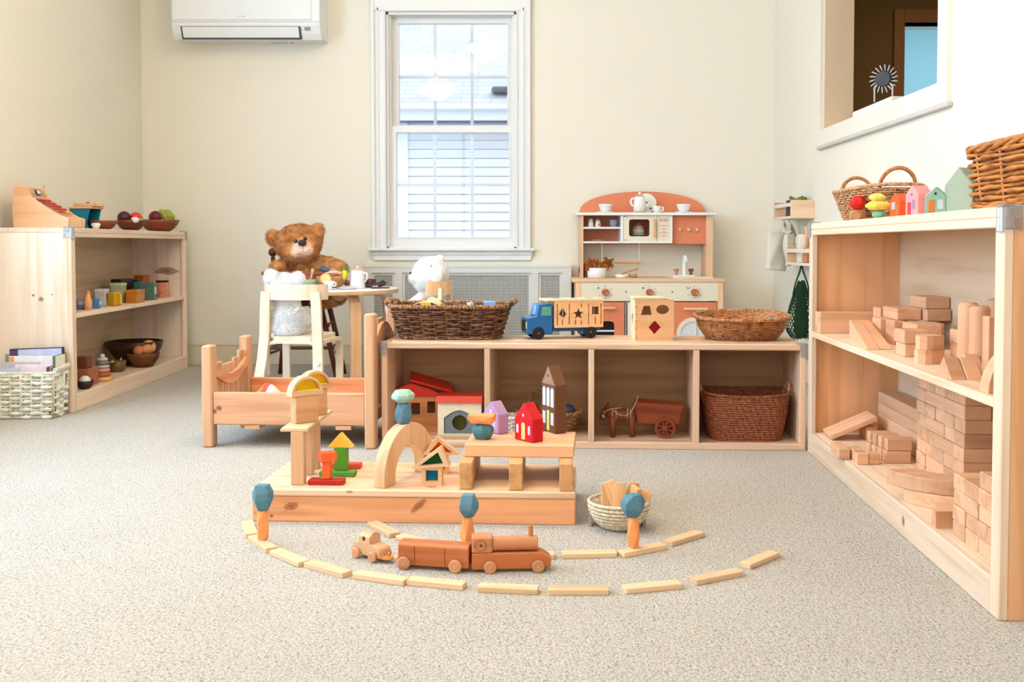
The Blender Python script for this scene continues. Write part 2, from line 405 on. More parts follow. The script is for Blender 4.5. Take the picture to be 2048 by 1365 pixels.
g=G()                                                             # jamb box
g.box(WX0,WX0+.014,YB,YB+.14,WZ0,WZ1,.001); g.box(WX1-.014,WX1,YB,YB+.14,WZ0,WZ1,.001)
g.box(WX0,WX1,YB,YB+.14,WZ1-.014,WZ1,.001); g.box(WX0,WX1,YB+.0,YB+.16,WZ0-.01,WZ0+.012,.001)
g.box(WX0+.014,WX0+.024,YB+.03,YB+.05,WZ0,WZ1-.014,.001); g.box(WX1-.024,WX1-.014,YB+.03,YB+.05,WZ0,WZ1-.014,.001)
obj('jamb',g,M_trim,w1)
Ylo,Yup=YB+.055,YB+.095
def sash(name,Y,xa,xb,za,zb,gx0,gx1,gz0,gz1,vm,hm):
    """frame xa..xb, za..zb with glass gx0..gx1, gz0..gz1 and grille bars"""
    g=G(); g.plate([(xa,za),(xb,za),(xb,zb),(xa,zb)],[[(gx0,gz0),(gx1,gz0),(gx1,gz1),(gx0,gz1)]],Y-.018,Y+.018)
    e=.008
    g.plate([(gx0-e,gz0-e),(gx1+e,gz0-e),(gx1+e,gz1+e),(gx0-e,gz1+e)],[[(gx0,gz0),(gx1,gz0),(gx1,gz1),(gx0,gz1)]],Y-.022,Y-.018)
    s=obj(name,g,M_trim,w1)
    gg=G()
    for x in vm: gg.box(x-.0085,x+.0085,Y-.002,Y+.004,gz0,gz1,.001)
    for z in hm: gg.box(gx0,gx1,Y-.0015,Y+.0035,z-.0085,z+.0085,.001)
    obj('grille',gg,M_trim,s)
    gl=G().box(gx0-.003,gx1+.003,Y-.008,Y-.005,gz0-.003,gz1+.003,0)
    obj('glass_pane',gl,glassy('window_glass',(250,252,255),alpha=0.0,rough=.02,ior=1.5),s)
Yl=Ylo; sash('lower_sash',Yl,px(780,Yl),px(1031,Yl),WZ0+.012,pz(253,Yl),px(794,Yl),px(1018.5,Yl),pz(474,Yl),pz(266,Yl),[px(869.5,Yl),px(944.3,Yl)],[pz(370,Yl)])
Yu=Yup; sash('upper_sash',Yu,px(783,Yu),px(1028,Yu),pz(262,Yu),WZ1-.014,px(799.5,Yu),px(1015,Yu),pz(251.5,Yu),pz(48.5,Yu),[px(870.7,Yu),px(944.2,Yu)],[pz(154.5,Yu)])

# ---- neighbour's house outside ------------------------------------------------
def siding_mat():
    m,nt,b=nodes('white_lap_siding'); b.inputs['Base Color'].default_value=rgb(236,240,246); b.inputs['Roughness'].default_value=.6; return m
def shingle_mat():
    m,nt,b=nodes('grey_shingles'); L=nt.links
    tc=N(nt,'ShaderNodeTexCoord'); br=N(nt,'ShaderNodeTexBrick'); br.inputs['Scale'].default_value=1; br.inputs['Brick Width'].default_value=.26; br.inputs['Row Height'].default_value=.085; br.inputs['Mortar Size'].default_value=.006
    br.inputs['Color1'].default_value=rgb(206,209,215); br.inputs['Color2'].default_value=rgb(192,196,205); br.inputs['Mortar'].default_value=rgb(176,180,192); br.inputs['Mortar Smooth'].default_value=.3
    mp=N(nt,'ShaderNodeMapping'); L.new(tc.outputs['Object'],mp.inputs['Vector']); L.new(mp.outputs[0],br.inputs['Vector'])
    nz=N(nt,'ShaderNodeTexNoise'); nz.inputs['Scale'].default_value=7; L.new(tc.outputs['Object'],nz.inputs['Vector'])
    mx=N(nt,'ShaderNodeMix',data_type='RGBA',blend_type='MULTIPLY'); mx.inputs[0].default_value=.35; L.new(br.outputs[0],mx.inputs[6]); L.new(ramp(nt,nz.outputs[0],[(.35,(.7,.72,.78,1)),(.6,(1,1,1,1))]).outputs[0],mx.inputs[7])
    L.new(mx.outputs[2],b.inputs['Base Color']); b.inputs['Roughness'].default_value=.9
    return m
YH=9.3
hs=thing('neighbour_house','white clapboard house with grey shingle roof seen through the window','house',(0,YH,0))
g=G(); zt=pz(246,YH); lap=.083; x0h=px(817,YH); zz=zt
while zz>-1.0:
    g.add([(x0h,.0,zz),(2.5,.0,zz),(2.5,-.02,zz-lap+.009),(x0h,-.02,zz-lap+.009)],[(0,3,2,1)])
    g.add([(x0h,-.02,zz-lap+.009),(2.5,-.02,zz-lap+.009),(2.5,.022,zz-lap+.009),(x0h,.022,zz-lap+.009)],[(0,3,2,1)])
    g.add([(x0h,.022,zz-lap+.009),(2.5,.022,zz-lap+.009),(2.5,.022,zz-lap),(x0h,.022,zz-lap)],[(0,3,2,1)])
    g.add([(x0h,.022,zz-lap),(2.5,.022,zz-lap),(2.5,.0,zz-lap),(x0h,.0,zz-lap)],[(0,3,2,1)]); zz-=lap
obj('siding',g,siding_mat(),hs)
obj('corner_board',G().box(px(760,YH),x0h,-.03,.1,-1,zt,.004),paint('house_white',(244,246,250),var=.01),hs)
obj('soffit',G().box(-3,2.5,-.35,.3,zt,zt+.03,0),paint('soffit_shade_grey',(120,128,150),var=.01),hs)  # dark tone is the shade under the eaves, put into the paint
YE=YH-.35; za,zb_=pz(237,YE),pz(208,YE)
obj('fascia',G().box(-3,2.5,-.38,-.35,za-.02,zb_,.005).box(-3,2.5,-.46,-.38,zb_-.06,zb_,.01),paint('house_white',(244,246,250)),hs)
rl=3.2; g=G().add([(-3,0,0),(2.5,0,0),(2.5,rl,0),(-3,rl,0)],[(0,1,2,3)])
rf=obj('roof',g,shingle_mat(),hs,loc=(0,-.46,zb_),rot=(radians(33),0,0))
vt=at(1003,182,9.0); obj('roof_vent',G().cbox((0,0,0),(.17,.22,.05),bev=.02),paint('vent_dark',(96,98,112)),hs,loc=(vt.x,vt.y-YH,vt.z))
struct('ground_outside',G().add([(-8,5.8,-1),(8,5.8,-1),(8,16,-1),(-8,16,-1)],[(0,1,2,3)]),paint('outside_ground',(190,196,200)))
bpy.data.objects['ground_outside']['label']='pale ground'

# ---- ceiling lamps (mirrored in the window glass) -----------------------------
def bowl_lamp(loc,r,label,power):
    t=thing('ceiling_lamp',label,'ceiling lamp',loc)
    g=G(); g.lathe([(0,-.115),(r*.16,-.108),(r*.42,-.085),(r*.72,-.045),(r*.93,-.012),(r,.0),(r*.97,.010)],36)
    obj('glass_bowl',g,emis('lamp_bowl_glow',(255,228,190),44.0),t)
    g=G(); g.cyl((0,0,.10),(0,0,ZC-loc[2]),.012,seg=12); g.cyl((0,0,ZC-loc[2]-.02),(0,0,ZC-loc[2]),.07,seg=28,bev=.006)
    g.lathe([(.015,-.10),(.02,-.115),(.008,-.125),(0,-.127)],16)
    for k in range(3):
        a=2*pi*k/3; g.tube([(r*.95*cos(a),r*.95*sin(a),.01),(r*.5*cos(a),r*.5*sin(a),.09),(0,0,.12)],.005,6)
    obj('stem',g,paint('brushed_nickel',(190,186,180),rough=.3,metal=1),t)
    l=bpy.data.lights.new('lamp_light','POINT'); l.energy=power; l.color=(1.0,.84,.66); l.shadow_soft_size=.02
    lo=bpy.data.objects.new('lamp_light',l); C.objects.link(lo); lo.parent=t; lo.location=(0,0,.035)
L1=at(875,168,2*YB+.16-1.1); L2=at(975,88,2*YB+.16-3.2)
bowl_lamp((L1.x,1.1,2.22),.185,'glowing frosted bowl ceiling lamp mirrored low in the window',13)
bowl_lamp((L2.x,3.2,2.22),.16,'glowing frosted bowl ceiling lamp nearer the window',13)

# ---- air conditioner ----------------------------------------------------------
M_ac=paint('ac_white_plastic',(238,240,240),rough=.35,spec=.45,var=.005)
M_grey=paint('soft_grey_mark',(150,152,156)); M_gap=paint('dark_gap',(70,72,74))
YA=YB-.215; ax0,ax1=at(342.5,50,YA).x,at(639,50,YA).x; acx=(ax0+ax1)/2; hw=(ax1-ax0)/2
ac=thing('air_conditioner','white wall-mounted split air conditioner above the teddy bears','air conditioner',(acx,YB,0))
def zA(y): return pz(y,YA)
zb=at(500,85,YB-.03).z; ztp=zb+.30
prof=[(0,ztp),(-.19,ztp),(-.212,ztp-.02),(-.215,zA(42)),(-.205,zA(45)),(-.212,zA(50)),(-.19,zA(66)),(-.165,zA(76)),(-.12,zb+.004),(0,zb)]
# side profile extruded along x
R90=Matrix(((0,1,0,0),(1,0,0,0),(0,0,1,0),(0,0,0,1)))
g=G().plate([(p[0],p[1]) for p in prof],[],-hw+.004,hw-.004,M=R90); g.plate([(p[0]*.99,p[1]) for p in prof],[],-hw,hw,M=R90)
obj('housing',g,M_ac,ac)
g=G().box(-hw+.002,hw-.04,-.222,-.2,zA(41),ztp-.03,.006); obj('front_panel',g,M_ac,ac)
fx0,fx1=at(360,60,YA).x-acx,at(598,60,YA).x-acx
g=G().add([(fx0,-.2165,zA(53)),(fx1-.004,-.2165,zA(53)),(fx1+.006,-.188,zA(73)),(fx0+.025,-.188,zA(73))],[(0,3,2,1)]); 
g.box(fx0-.002,fx1-.002,-.2175,-.2,zA(53.6),zA(52.8),0)
obj('louvre_flap',G().cbox(((fx0+fx1)/2+.003,-.199,zA(63.2)),(fx1-fx0-.012,.012,.058),rot=(radians(27),0,0),bev=.004),M_ac,ac)
obj('louvre_gap',G().cbox(((fx0+fx1)/2+.004,-.1935,zA(63.8)),(fx1-fx0+.004,.012,.068),rot=(radians(27),0,0),bev=0),M_gap,ac)
dx0,dx1=px(610,YA)-acx,px(622,YA)-acx
obj('display_window',G().cbox(((dx0+dx1)/2,-.205,zA(56.5)),(dx1-dx0,.006,.019),rot=(radians(20),0,0),bev=.001),M_grey,ac)
g=G(); lx=px(481,YA)-acx; lz=zA(33.5)
for dx,dz in ((0,.0028),(-.0028,-.0018),(.0028,-.0018)):
    g.plate([(lx+dx,lz+dz+.0026),(lx+dx+.0017,lz+dz),(lx+dx,lz+dz-.0026),(lx+dx-.0017,lz+dz)],[],-.2226,-.222)
for k in range(8): g.box(lx+.011+k*.0026,lx+.0128+k*.0026,-.2226,-.222,lz-.0012,lz+.002,0)
for k,(a,b_) in enumerate(((543,553),(555,562),(566,572),(577,584))): g.box(px(a,YA)-acx,px(b_,YA)-acx,-.165,-.158,zA(82.5),zA(80),0)
g.box(px(597,YA)-acx,px(607,YA)-acx,-.2125,-.205,zA(58.2),zA(57.5),0)
obj('printed_marks',g,M_grey,ac)

# ---- radiator cover -----------------------------------------------------------
def perf_mat():
    m,nt,b=nodes('perforated_sheet'); L=nt.links
    tc=N(nt,'ShaderNodeTexCoord'); sp=N(nt,'ShaderNodeSeparateXYZ'); L.new(tc.outputs['Object'],sp.inputs[0])
    def mth(op,a,b2=None,v=None):
        n=N(nt,'ShaderNodeMath',operation=op); L.new(a,n.inputs[0])
        if b2 is not None: L.new(b2,n.inputs[1])
        elif v is not None: n.inputs[1].default_value=v
        return n.outputs[0]
    k=2*pi/.0165
    sx=mth('SINE',mth('MULTIPLY',sp.outputs[0],v=k)); sz=mth('SINE',mth('MULTIPLY',sp.outputs[2],v=k))
    p=mth('ABSOLUTE',mth('MULTIPLY',sx,sz))
    dg=mth('SINE',mth('MULTIPLY',mth('ADD',sp.outputs[0],sp.outputs[2]),v=k*.5)); dg=mth('MULTIPLY',mth('ABSOLUTE',dg),v=.12)
    p=mth('SUBTRACT',p,dg)
    r=ramp(nt,p,[(.26,rgb(222,222,216)),(.34,rgb(34,36,34))]); L.new(r.outputs[0],b.inputs['Base Color']); b.inputs['Roughness'].default_value=.5
    return m
YR=YB-.14; rx0,rx1=px(727,YR,600),px(1142.5,YR,600); rc=thing('radiator_cover','pale grey radiator cover with perforated panels under the window','radiator cover',(0,YR,0))
M_rad=paint('radiator_grey_paint',(222,223,218),rough=.45,var=.01)
zt=pz(531.5,YR); zo=pz(546,YR); zbm=.09
pan=[(px(741,YR),px(788.5,YR)),(px(803,YR),px(1062,YR)),(px(1076.5,YR),px(1125,YR))]
g=G().plate([(rx0,0),(rx1,0),(rx1,zt-.012),(rx0,zt-.012)],[[(a,zbm),(b_,zbm),(b_,zo),(a,zo)] for a,b_ in pan],0,.018)
obj('frame',g,M_rad,rc); obj('cover_top',G().box(rx0-.002,rx1+.002,-.003,.14,zt-.012,zt,.003),M_rad,rc)
obj('cover_side',G().box(rx1-.018,rx1,.018,.14,0,zt-.012,.001),M_rad,rc); obj('cover_side',G().box(rx0,rx0+.018,.018,.14,0,zt-.012,.001),M_rad,rc)
pm=perf_mat()
for a,b_ in pan: obj('perforated_panel',G().box(a-.003,b_+.003,.018,.021,zbm,zo+.003,0),pm,rc)
for a,b_ in pan:
    e=.014; g=G().plate([(a,zbm),(b_,zbm),(b_,zo),(a,zo)],[[(a+e,zbm+e),(b_-e,zbm+e),(b_-e,zo-e),(a+e,zo-e)]],.012,.018); obj('panel_border',g,M_rad,rc)

# ---- pass-through in the right wall and what lies beyond ----------------------
g=G(); f=.07
g.plate([(PY0-.075,PZ0-f),(PY1+.03,PZ0-f),(PY1+.03,PZ1+f),(PY0-.075,PZ1+f)],[[(PY0,PZ0),(PY1,PZ0),(PY1,PZ1),(PY0,PZ1)]],-XR,-XR+.018,M=RZ)
struct('trim_1',g,paint('opening_trim',(240,234,220),var=.01))
struct('trim_2',G().box(XR-.02,XR,PY0-.085,PY1+.045,PZ0-f-.016,PZ0-f,.003),paint('opening_trim_lip',(206,202,194),var=.01))
HY=6.1
g=G(); e=.010
g.box(XR,XR+.13,PY1-e,PY1,PZ0,PZ1,0); g.box(XR,XR+.13,PY0,PY0+e,PZ0,PZ1,0); g.box(XR,XR+.13,PY0,PY1,PZ1-e,PZ1,0)
struct('trim_3',g,paint('reveal_beige',(226,202,170),var=.01))
p0,p1=at(1787,20,HY),at(1808,45,HY)
M_hall=paint('hall_brown_paint',(142,112,66),rough=.7,var=.03); M_dframe=paint('hall_door_frame_wood',(176,122,66),rough=.5,var=.05)
g=G().plate([(XR+.13,0),(4.2,0),(4.2,ZC),(XR+.13,ZC)],[[(p1.x,.02),(3.2,.02),(3.2,p1.z),(p1.x,p1.z)]],HY,HY+.1); struct('wall_hall_end',g,M_hall)
g=G(); g.box(p0.x,p1.x,HY-.02,HY+.12,0,p0.z,.003); g.box(p1.x,3.2,HY-.019,HY+.119,p1.z,p0.z,.0); g.box(3.2,3.3,HY-.02,HY+.12,0,p1.z,.003); struct('door_1',g,M_dframe)
struct('wall_hall_side',G().box(4.2,4.3,YF,8.6,0,ZC,0),M_hall)
struct('wall_hall_near',G().box(XR+.13,4.3,2.2,2.3,0,ZC,0),M_hall)
struct('wall_hall_corner',G().box(XR+.0,XR+.13,YB+.0,HY,0,ZC,0),M_hall)
struct('ceiling_hall',G().box(XR+.13,4.3,2.2,8.7,ZC,ZC+.1,0),M_ceil)
struct('floor_hall',G().box(XR+.13,4.3,2.2,8.6,-.05,0,0),paint('hall_floor_wood',(150,110,70)))
M_blue=paint('blue_room_paint',(146,186,196),rough=.7,var=.01)
q0=at(1812,95,8.4); struct('wall_far_room',G().box(1.5,4.2,8.4,8.5,0,ZC,0),M_blue)
struct('wall_far_room_left',G().box(2.0,2.02,HY+.1,8.4,0,ZC,0),M_blue)

# black spoked wheel toy standing on the sill of the pass-through
tw=at(1768,158,3.80)
kb=at(1768,202,3.80)
t=thing('spoked_wheel_toy','small black wheel with clear spokes on a stand in the wall opening','toy',(tw.x,3.80,PZ0+.022),radians(-128))
hz=tw.z-PZ0-.022
g=G().cyl((-.007,0,hz),(.012,0,hz),.030,seg=24,bev=.003); g.cyl((-.011,0,hz),(-.006,0,hz),.008,seg=12); g.v=[(x,y,z) for x,y,z in g.v]
hb=obj('hub',g,paint('black_plastic',(52,48,58),rough=.4),t)
g=G()
for k in range(18):
    a=2*pi*k/18; g.tube([(.004,.03*cos(a),hz+.03*sin(a)),(.004,.054*cos(a+.1),hz+.054*sin(a+.1))],.0022,5)
obj('spokes',g,glassy('clear_acrylic',(240,244,248),alpha=.6,rough=.1),t)
g=G()
for y in (-.034,.034): g.tube([(.004,y*.2,hz),(.004,y,hz-.03),(.004,y,0)],.0035,6)
obj('stand',g,glassy('clear_acrylic',(240,244,248)),t)
solo('white_ledge_board',G().box(XR-.014,XR+.075,3.66,4.10,PZ0+.001,PZ0+.021,.002),paint('ledge_white',(246,243,238)),'short white board lying on the sill of the wall opening','board')
# ================================================================ SHELVES
PINE=(236,198,152); PINE_P=(243,222,192); PINE_IN=(226,184,140)
def clear_plastic(): return glassy('clear_guard_plastic',(244,246,248),alpha=.12,rough=.15)
def bookshelf(label,loc,rz,L,D=.285,Ht=.727,side_knots=(),pal=PINE,pal_side=PINE,plinth_knots=(),tag=''):
    t=thing('bookshelf',label,'bookshelf',loc,rz)
    mx=wood(tag+'shelf_pine',pal,'X',streak=.35,dark=.88); mz=wood(tag+'shelf_pine',pal,'Z',streak=.35,dark=.88)
    ms=wood(tag+'shelf_side_pine',pal_side,'Z',knots=side_knots,streak=.15,dark=.9) 
    b=.02
    obj('side_panel',G().box(0,b,.017,D,0,Ht-.02,.0015),ms,t); obj('side_panel',G().box(L-b,L,.017,D,0,Ht-.02,.0015),ms,t)
    obj('top_panel',G().box(-.0,L,.0,D,Ht-.02,Ht,.003),mx,t)
    obj('bottom_panel',G().box(b,L-b,.017,D-.008,.05,.067,.001),mx,t)
    obj('middle_shelf',G().box(b,L-b,.002,D-.008,.370,.388,.0015),mx,t)
    obj('back_panel',G().box(b,L-b,D-.008,D-.002,.0,Ht-.02,0),wood(tag+'shelf_back_ply',(216,190,160),'X',streak=.1,dark=.9),t)
    obj('face_stile',G().box(0,.037,0,.017,0,Ht-.02,.002),mz,t); obj('face_stile',G().box(L-.037,L,0,.017,0,Ht-.02,.002),mz,t)
    obj('top_rail',G().box(.037,L-.037,0,.017,Ht-.037,Ht-.02,.002),mx,t)
    obj('plinth',G().box(.037,L-.037,0,.017,0,.067,.002),wood(tag+'shelf_plinth_pine',pal,'X',knots=plinth_knots,streak=.35,dark=.88),t)
    for x,s in ((0,-1),(L,1)):
        g=G(); g.box(x-.004*(1 if s<0 else -0)-(.03 if s>0 else 0),x+(.03 if s<0 else 0)+(.004 if s>0 else 0),-.004,.03,Ht-.001,Ht+.004,.002)
        xx=(x-.004,x) if s<0 else (x,x+.004)
        g.box(xx[0],xx[1],-.004,.03,Ht-.04,Ht,.0015); g.box(x-(.022 if s>0 else .004),x+(.022 if s<0 else .004),-.006,-.0005,Ht-.045,Ht,.002)
        obj('corner_guard',g,clear_plastic(),t,label='clear plastic corner guard')
    return t
# left shelf
a=fl(148,826); b_=fl(378,735.5); LS_rz=atan2(b_.y-a.y,b_.x-a.x); LS_L=hypot(b_.x-a.x,b_.y-a.y)-.02
bookshelf('low open pine bookshelf by the left wall with play food on it',(a.x,a.y,0),LS_rz,LS_L,
  side_knots=[(0,.120,.447,.03,.012,.010),(0,.150,.462,.03,.007,.006),(0,.078,.465,.03,.004,.004),(LS_L-.02,.10,.52,.05,.07,.022)],pal=(242,218,194),pal_side=(236,220,202),tag='left_')
# right shelf
a=fl(1615,904); b_=fl(1996,1243); RS_rz=atan2(b_.y-a.y,b_.x-a.x); RS_L=hypot(b_.x-a.x,b_.y-a.y); RS0=Vector((a.x,a.y,0))
bookshelf('tall open pine bookshelf by the right wall full of wooden blocks',(a.x,a.y,0),RS_rz,RS_L,plinth_knots=[(.93,0,.035,.012,.02,.014)],
  side_knots=[(RS_L,.2,.62,.05,.012,.03),(.02,.27,.44,.05,.008,.008)],pal=(236,212,186),pal_side=(238,184,138),tag='right_')  # side panels: same pine, warm light put into the more orange colour

# four-cube low shelf
a=fl(763.5,893.5); b_=fl(1611,903); CS_rz=atan2(b_.y-a.y,b_.x-a.x); CS_L=hypot(b_.x-a.x,b_.y-a.y); CS_D=.30; CS_H=.342; CS0=Vector((a.x,a.y,0))
t=thing('cube_shelf','long low pine shelf with four open cubbies','shelf',(a.x,a.y,0),CS_rz)
mx=wood('cubby_pine',(236,200,170),'X'); mz=wood('cubby_pine',(232,194,162),'Z'); my=wood('cubby_pine',(238,206,176),'Y')
obj('top_panel',G().box(0,CS_L,0,CS_D,CS_H-.02,CS_H,.003),mx,t); obj('bottom_panel',G().box(0,CS_L,0,CS_D,0,.022,.002),mx,t)
for i in range(5):
    w=.019; x=(CS_L-w)*i/4; obj('side_panel' if i in (0,4) else 'divider',G().box(x,x+w,.0005,CS_D,.022,CS_H-.02,.0015),mz,t)
obj('back_panel',G().box(.01,CS_L-.01,CS_D-.006,CS_D-.001,.02,CS_H-.01,0),wood('cubby_back_ply',(186,146,106),'X',streak=.15,dark=.85),t)
for x,s in ((0,-1),(CS_L,1)):
    g=G(); g.box(x-.004,x+.03,-.004,.03,CS_H-.0005,CS_H+.003,.001) if s<0 else g.box(x-.03,x+.004,-.004,.03,CS_H-.0005,CS_H+.003,.001)
    g.box(*( (x-.004,x) if s<0 else (x,x+.004)),-.004,.03,CS_H-.05,CS_H,.001); g.box(x-.004 if s<0 else x-.02,x+.02 if s<0 else x+.004,-.005,-.0005,CS_H-.04,CS_H,.001)
    obj('corner_guard',g,clear_plastic(),t,label='clear plastic corner guard')
def CS(x,y,z=0):   # point in the cube shelf's own frame
    c,s=cos(CS_rz),sin(CS_rz); return (CS0.x+x*c-y*s, CS0.y+x*s+y*c, z)
def csx(px_,Y): return (at(px_,680,Y).x-CS0.x)/cos(CS_rz)

# ---------------------------------------------------------------- baskets
def loop(a,b,n,cnt):
    raw=[]
    for i in range(360):
        t=2*pi*i/360; c,s=cos(t),sin(t)
        raw.append((a*math.copysign(abs(c)**(2/n),c),b*math.copysign(abs(s)**(2/n),s)))
    d=[0]
    for i in range(360): p,q=raw[i],raw[(i+1)%360]; d.append(d[-1]+hypot(q[0]-p[0],q[1]-p[1]))
    out=[];j=0
    for k in range(cnt):
        t=d[-1]*k/cnt
        while d[j+1]<t: j+=1
        f=(t-d[j])/max(d[j+1]-d[j],1e-9); p,q=raw[j],raw[(j+1)%360]; out.append((p[0]+(q[0]-p[0])*f,p[1]+(q[1]-p[1])*f))
    res=[]
    for k in range(cnt):
        p,q=out[k-1],out[(k+1)%cnt]; tx,ty=q[0]-p[0],q[1]-p[1]; l=hypot(tx,ty) or 1
        res.append((out[k][0],out[k][1],ty/l,-tx/l))
    return res
def woven(a0,b0,a1,b1,h,n=3,rows=10,stakes=40,r=.004,amp=.003,bulge=0.0,seg=6,flat=.8,skip=None,jit=.15,liner=True,z0=0.0,plain=False,rnd=None):
    """woven wall from base (a0,b0) to rim (a1,b1); stakes and over-under strands"""
    rnd=rnd or random.Random(3); g=G(); cnt=stakes*4
    def ab(f):
        e=sin(pi*f)*bulge; return a0+(a1-a0)*f+e, b0+(b1-b0)*f+e
    for k in range(rows):
        f=(k+.5)/rows; a,b=ab(f); lp=loop(a,b,n,cnt); pts=[];rr=[]
        for i,(x,y,nx,ny) in enumerate(lp):
            ph=pi*i/4+pi*k; o=0 if plain else amp*cos(ph)
            pts.append((x+nx*o,y+ny*o,z0+h*f+rnd.uniform(-1,1)*r*jit)); rr.append(r*(1+.25*(cos(2*ph) if not plain else cos(i*pi/2+k)))*rnd.uniform(.92,1.08))
        if skip:
            seg_pts=[];seg_r=[]
            lpath=list(zip(pts,rr)); start=next((i for i,(p,_) in enumerate(lpath) if skip(p)),None)
            if start is None: g.tube(pts,rr,seg,closed=True,flat=flat)
            else:
                lpath=lpath[start:]+lpath[:start]; cur=[]
                for p,q in lpath+[lpath[0]]:
                    if skip(p):
                        if len(cur)>2: g.tube([c[0] for c in cur],[c[1] for c in cur],seg,flat=flat)
                        cur=[]
                    else: cur.append((p,q))
                if len(cur)>2: g.tube([c[0] for c in cur],[c[1] for c in cur],seg,flat=flat)
        else: g.tube(pts,rr,seg,closed=True,flat=flat)
    if not plain:
        for s_ in range(stakes):
            pts=[]
            for q in range(7):
                f=q/6; a,b=ab(f); x,y,nx,ny=loop(a,b,n,cnt)[s_*4] if False else (0,0,0,0)
                pts.append(f)
            LPS=woven._c if getattr(woven,'_k',None)==(a0,b0,a1,b1,n,cnt,bulge) else None
            if LPS is None:
                LPS=[loop(*ab(q/4),n,cnt) for q in range(5)]; woven._c=LPS; woven._k=(a0,b0,a1,b1,n,cnt,bulge)
            path=[(LPS[q][s_*4+2][0],LPS[q][s_*4+2][1],z0+h*q/4) for q in range(5)]
            if skip:
                path=[p for p in path if not skip(p)]
            if len(path)>1: g.tube(path,r*.8,5)
    if liner:
        lps=[loop(ab(q/5)[0]-r*1.1,ab(q/5)[1]-r*1.1,n,cnt) for q in range(6)]; vs=[];fs=[]
        for q in range(6):
            for (x,y,_,_2) in lps[q]: vs.append((x,y,z0+h*q/5*.99+.002))
        for q in range(5):
            for i in range(cnt):
                j=(i+1)%cnt; ids=(q*cnt+i,q*cnt+j,(q+1)*cnt+j,(q+1)*cnt+i)
                if skip and any(skip(vs[w]) for w in ids): continue
                fs.append(ids)
        fs.append(tuple(range(cnt))[::-1]); g.add(vs,fs)
    return g
def rim_g(a,b,n,z,r,turns=60,amp=.12,wav=0,flat=1.0,cnt=None,tilt=None):
    cnt=cnt or turns*4; g=G(); pts=[];rr=[]
    for i,(x,y,nx,ny) in enumerate(loop(a,b,n,cnt)):
        pts.append((x,y,z+(wav*abs(x/a)**2 if wav else 0))); rr.append(r*(1+amp*cos(2*pi*i*turns/cnt)))
    return g.tube(pts,rr,8,closed=True,flat=flat)

# big dark basket on the cube shelf
M_db=wicker('dark_vine_wicker',(132,90,62),(52,31,21),(30,30,90)); M_db2=wicker('dark_rope_wicker',(176,128,84),(84,50,32),(120,120,120)); M_blk=paint('dark_leather',(46,44,48),rough=.5)
bc=at(903,650,3.43); bw=.168
t=thing('woven_basket','large dark brown woven vine basket on the low cubby shelf','basket',(bc.x,3.435,CS_H),CS_rz)
obj('basket_body',woven(.165,.10,.198,.13,.108,n=5,rows=13,stakes=26,r=.0046,amp=.0042,jit=.5,flat=.85),M_db,t)
obj('rim',rim_g(.203,.135,5,.112,.0072,turns=110,amp=.2),M_db2,t); obj('base_rope',rim_g(.166,.101,5,.006,.0055,turns=90,amp=.2),M_db2,t)
for s in (-1,1):
    g=G(); g.tube([(s*.196,-.062,.118),(s*.214,-.05,.122),(s*.220,0,.127),(s*.214,.05,.122),(s*.196,.062,.118)],.010,9); hd=obj('handle',g,M_db2,t)
    g=G(); g.cyl((s*.203,-.078,.113),(s*.213,-.048,.121),.0078,seg=10); g.cyl((s*.203,.078,.113),(s*.213,.048,.121),.0078,seg=10); obj('handle_wrap',g,M_blk,t)
BK=Vector((bc.x,3.435,CS_H))
def inb(px_,dy,z): # point inside dark basket
    Y=3.435+dy; return (at(px_,600,Y).x,Y,z)
# toys in it
t=thing('toy_race_car','yellow painted wooden toy racing car in the dark basket','toy car',inb(854,-.055,CS_H+.104),radians(-4))
g=G(); pr=[(-.052,0)]+[(-.052+.104*i/12,.024*sin(pi*i/12)**.55) for i in range(1,12)]+[(.052,0),(.052,-.014),(-.052,-.014)]
g.plate(pr,[],-.016,.016,bev=.0015); obj('body',g,wood('toy_beech',(236,204,160),'X'),t)
g=G().box(-.018,.012,-.0172,-.0158,-.008,.0205,0); obj('yellow_panel',g,paint('toy_yellow',(238,184,52)),t)
g=G(); g.plate([(-.045,.006),(-.036,.014),(-.021,.0185),(-.021,-.001),(-.045,-.001)],[],-.0172,-.0158); g.plate([(.016,.0195),(.032,.014),(.044,.004),(.016,-.001)],[],-.0172,-.0158); obj('window_print',g,paint('toy_black',(50,36,38)),t)
g=G()
for x in (-.028,.024): g.cyl((x,-.0178,.006),(x,-.0158,.006),.005,seg=12)
obj('driver_print',g,paint('toy_coral',(222,92,84)),t)
g=G(); g.plate([(-.016,.018)]+[(-.008+.05*i/8,.022+.014*sin(pi*i/8)) for i in range(9)]+[(.05,.012),(-.016,.012)],[],.0165,.028,bev=.001); obj('roof_arch',g,wood('toy_beech',(236,204,160),'X'),t)
for x in (-.034,.034):
    for y in (-.021,.021): obj('wheel',G().cyl((x,y-.004,-.012),(x,y+.004,-.012),.011,seg=16,bev=.001),paint('toy_black',(50,36,38)),t)
solo('toy_block',G().box(-.012,.024,-.008,.008,0,.020),paint('toy_ochre',(214,164,62)),'yellow block beside the toy racing car in the dark basket','toy block',inb(876,-.03,CS_H+.096),radians(30))
solo('toy_block',G().box(-.021,.021,-.012,.012,0,.034,.002),paint('toy_sky_blue',(130,168,232)),'sky blue block showing above the rim at the right of the dark basket','toy block',inb(980,-.07,CS_H+.094),radians(-3))
solo('toy_cylinder',G().cyl((0,0,0),(0,0,.03),.012,seg=20,bev=.001),paint('toy_pale_blue',(190,212,226)),'small pale blue peg in the middle of the dark basket','toy peg',inb(941,-.07,CS_H+.094))
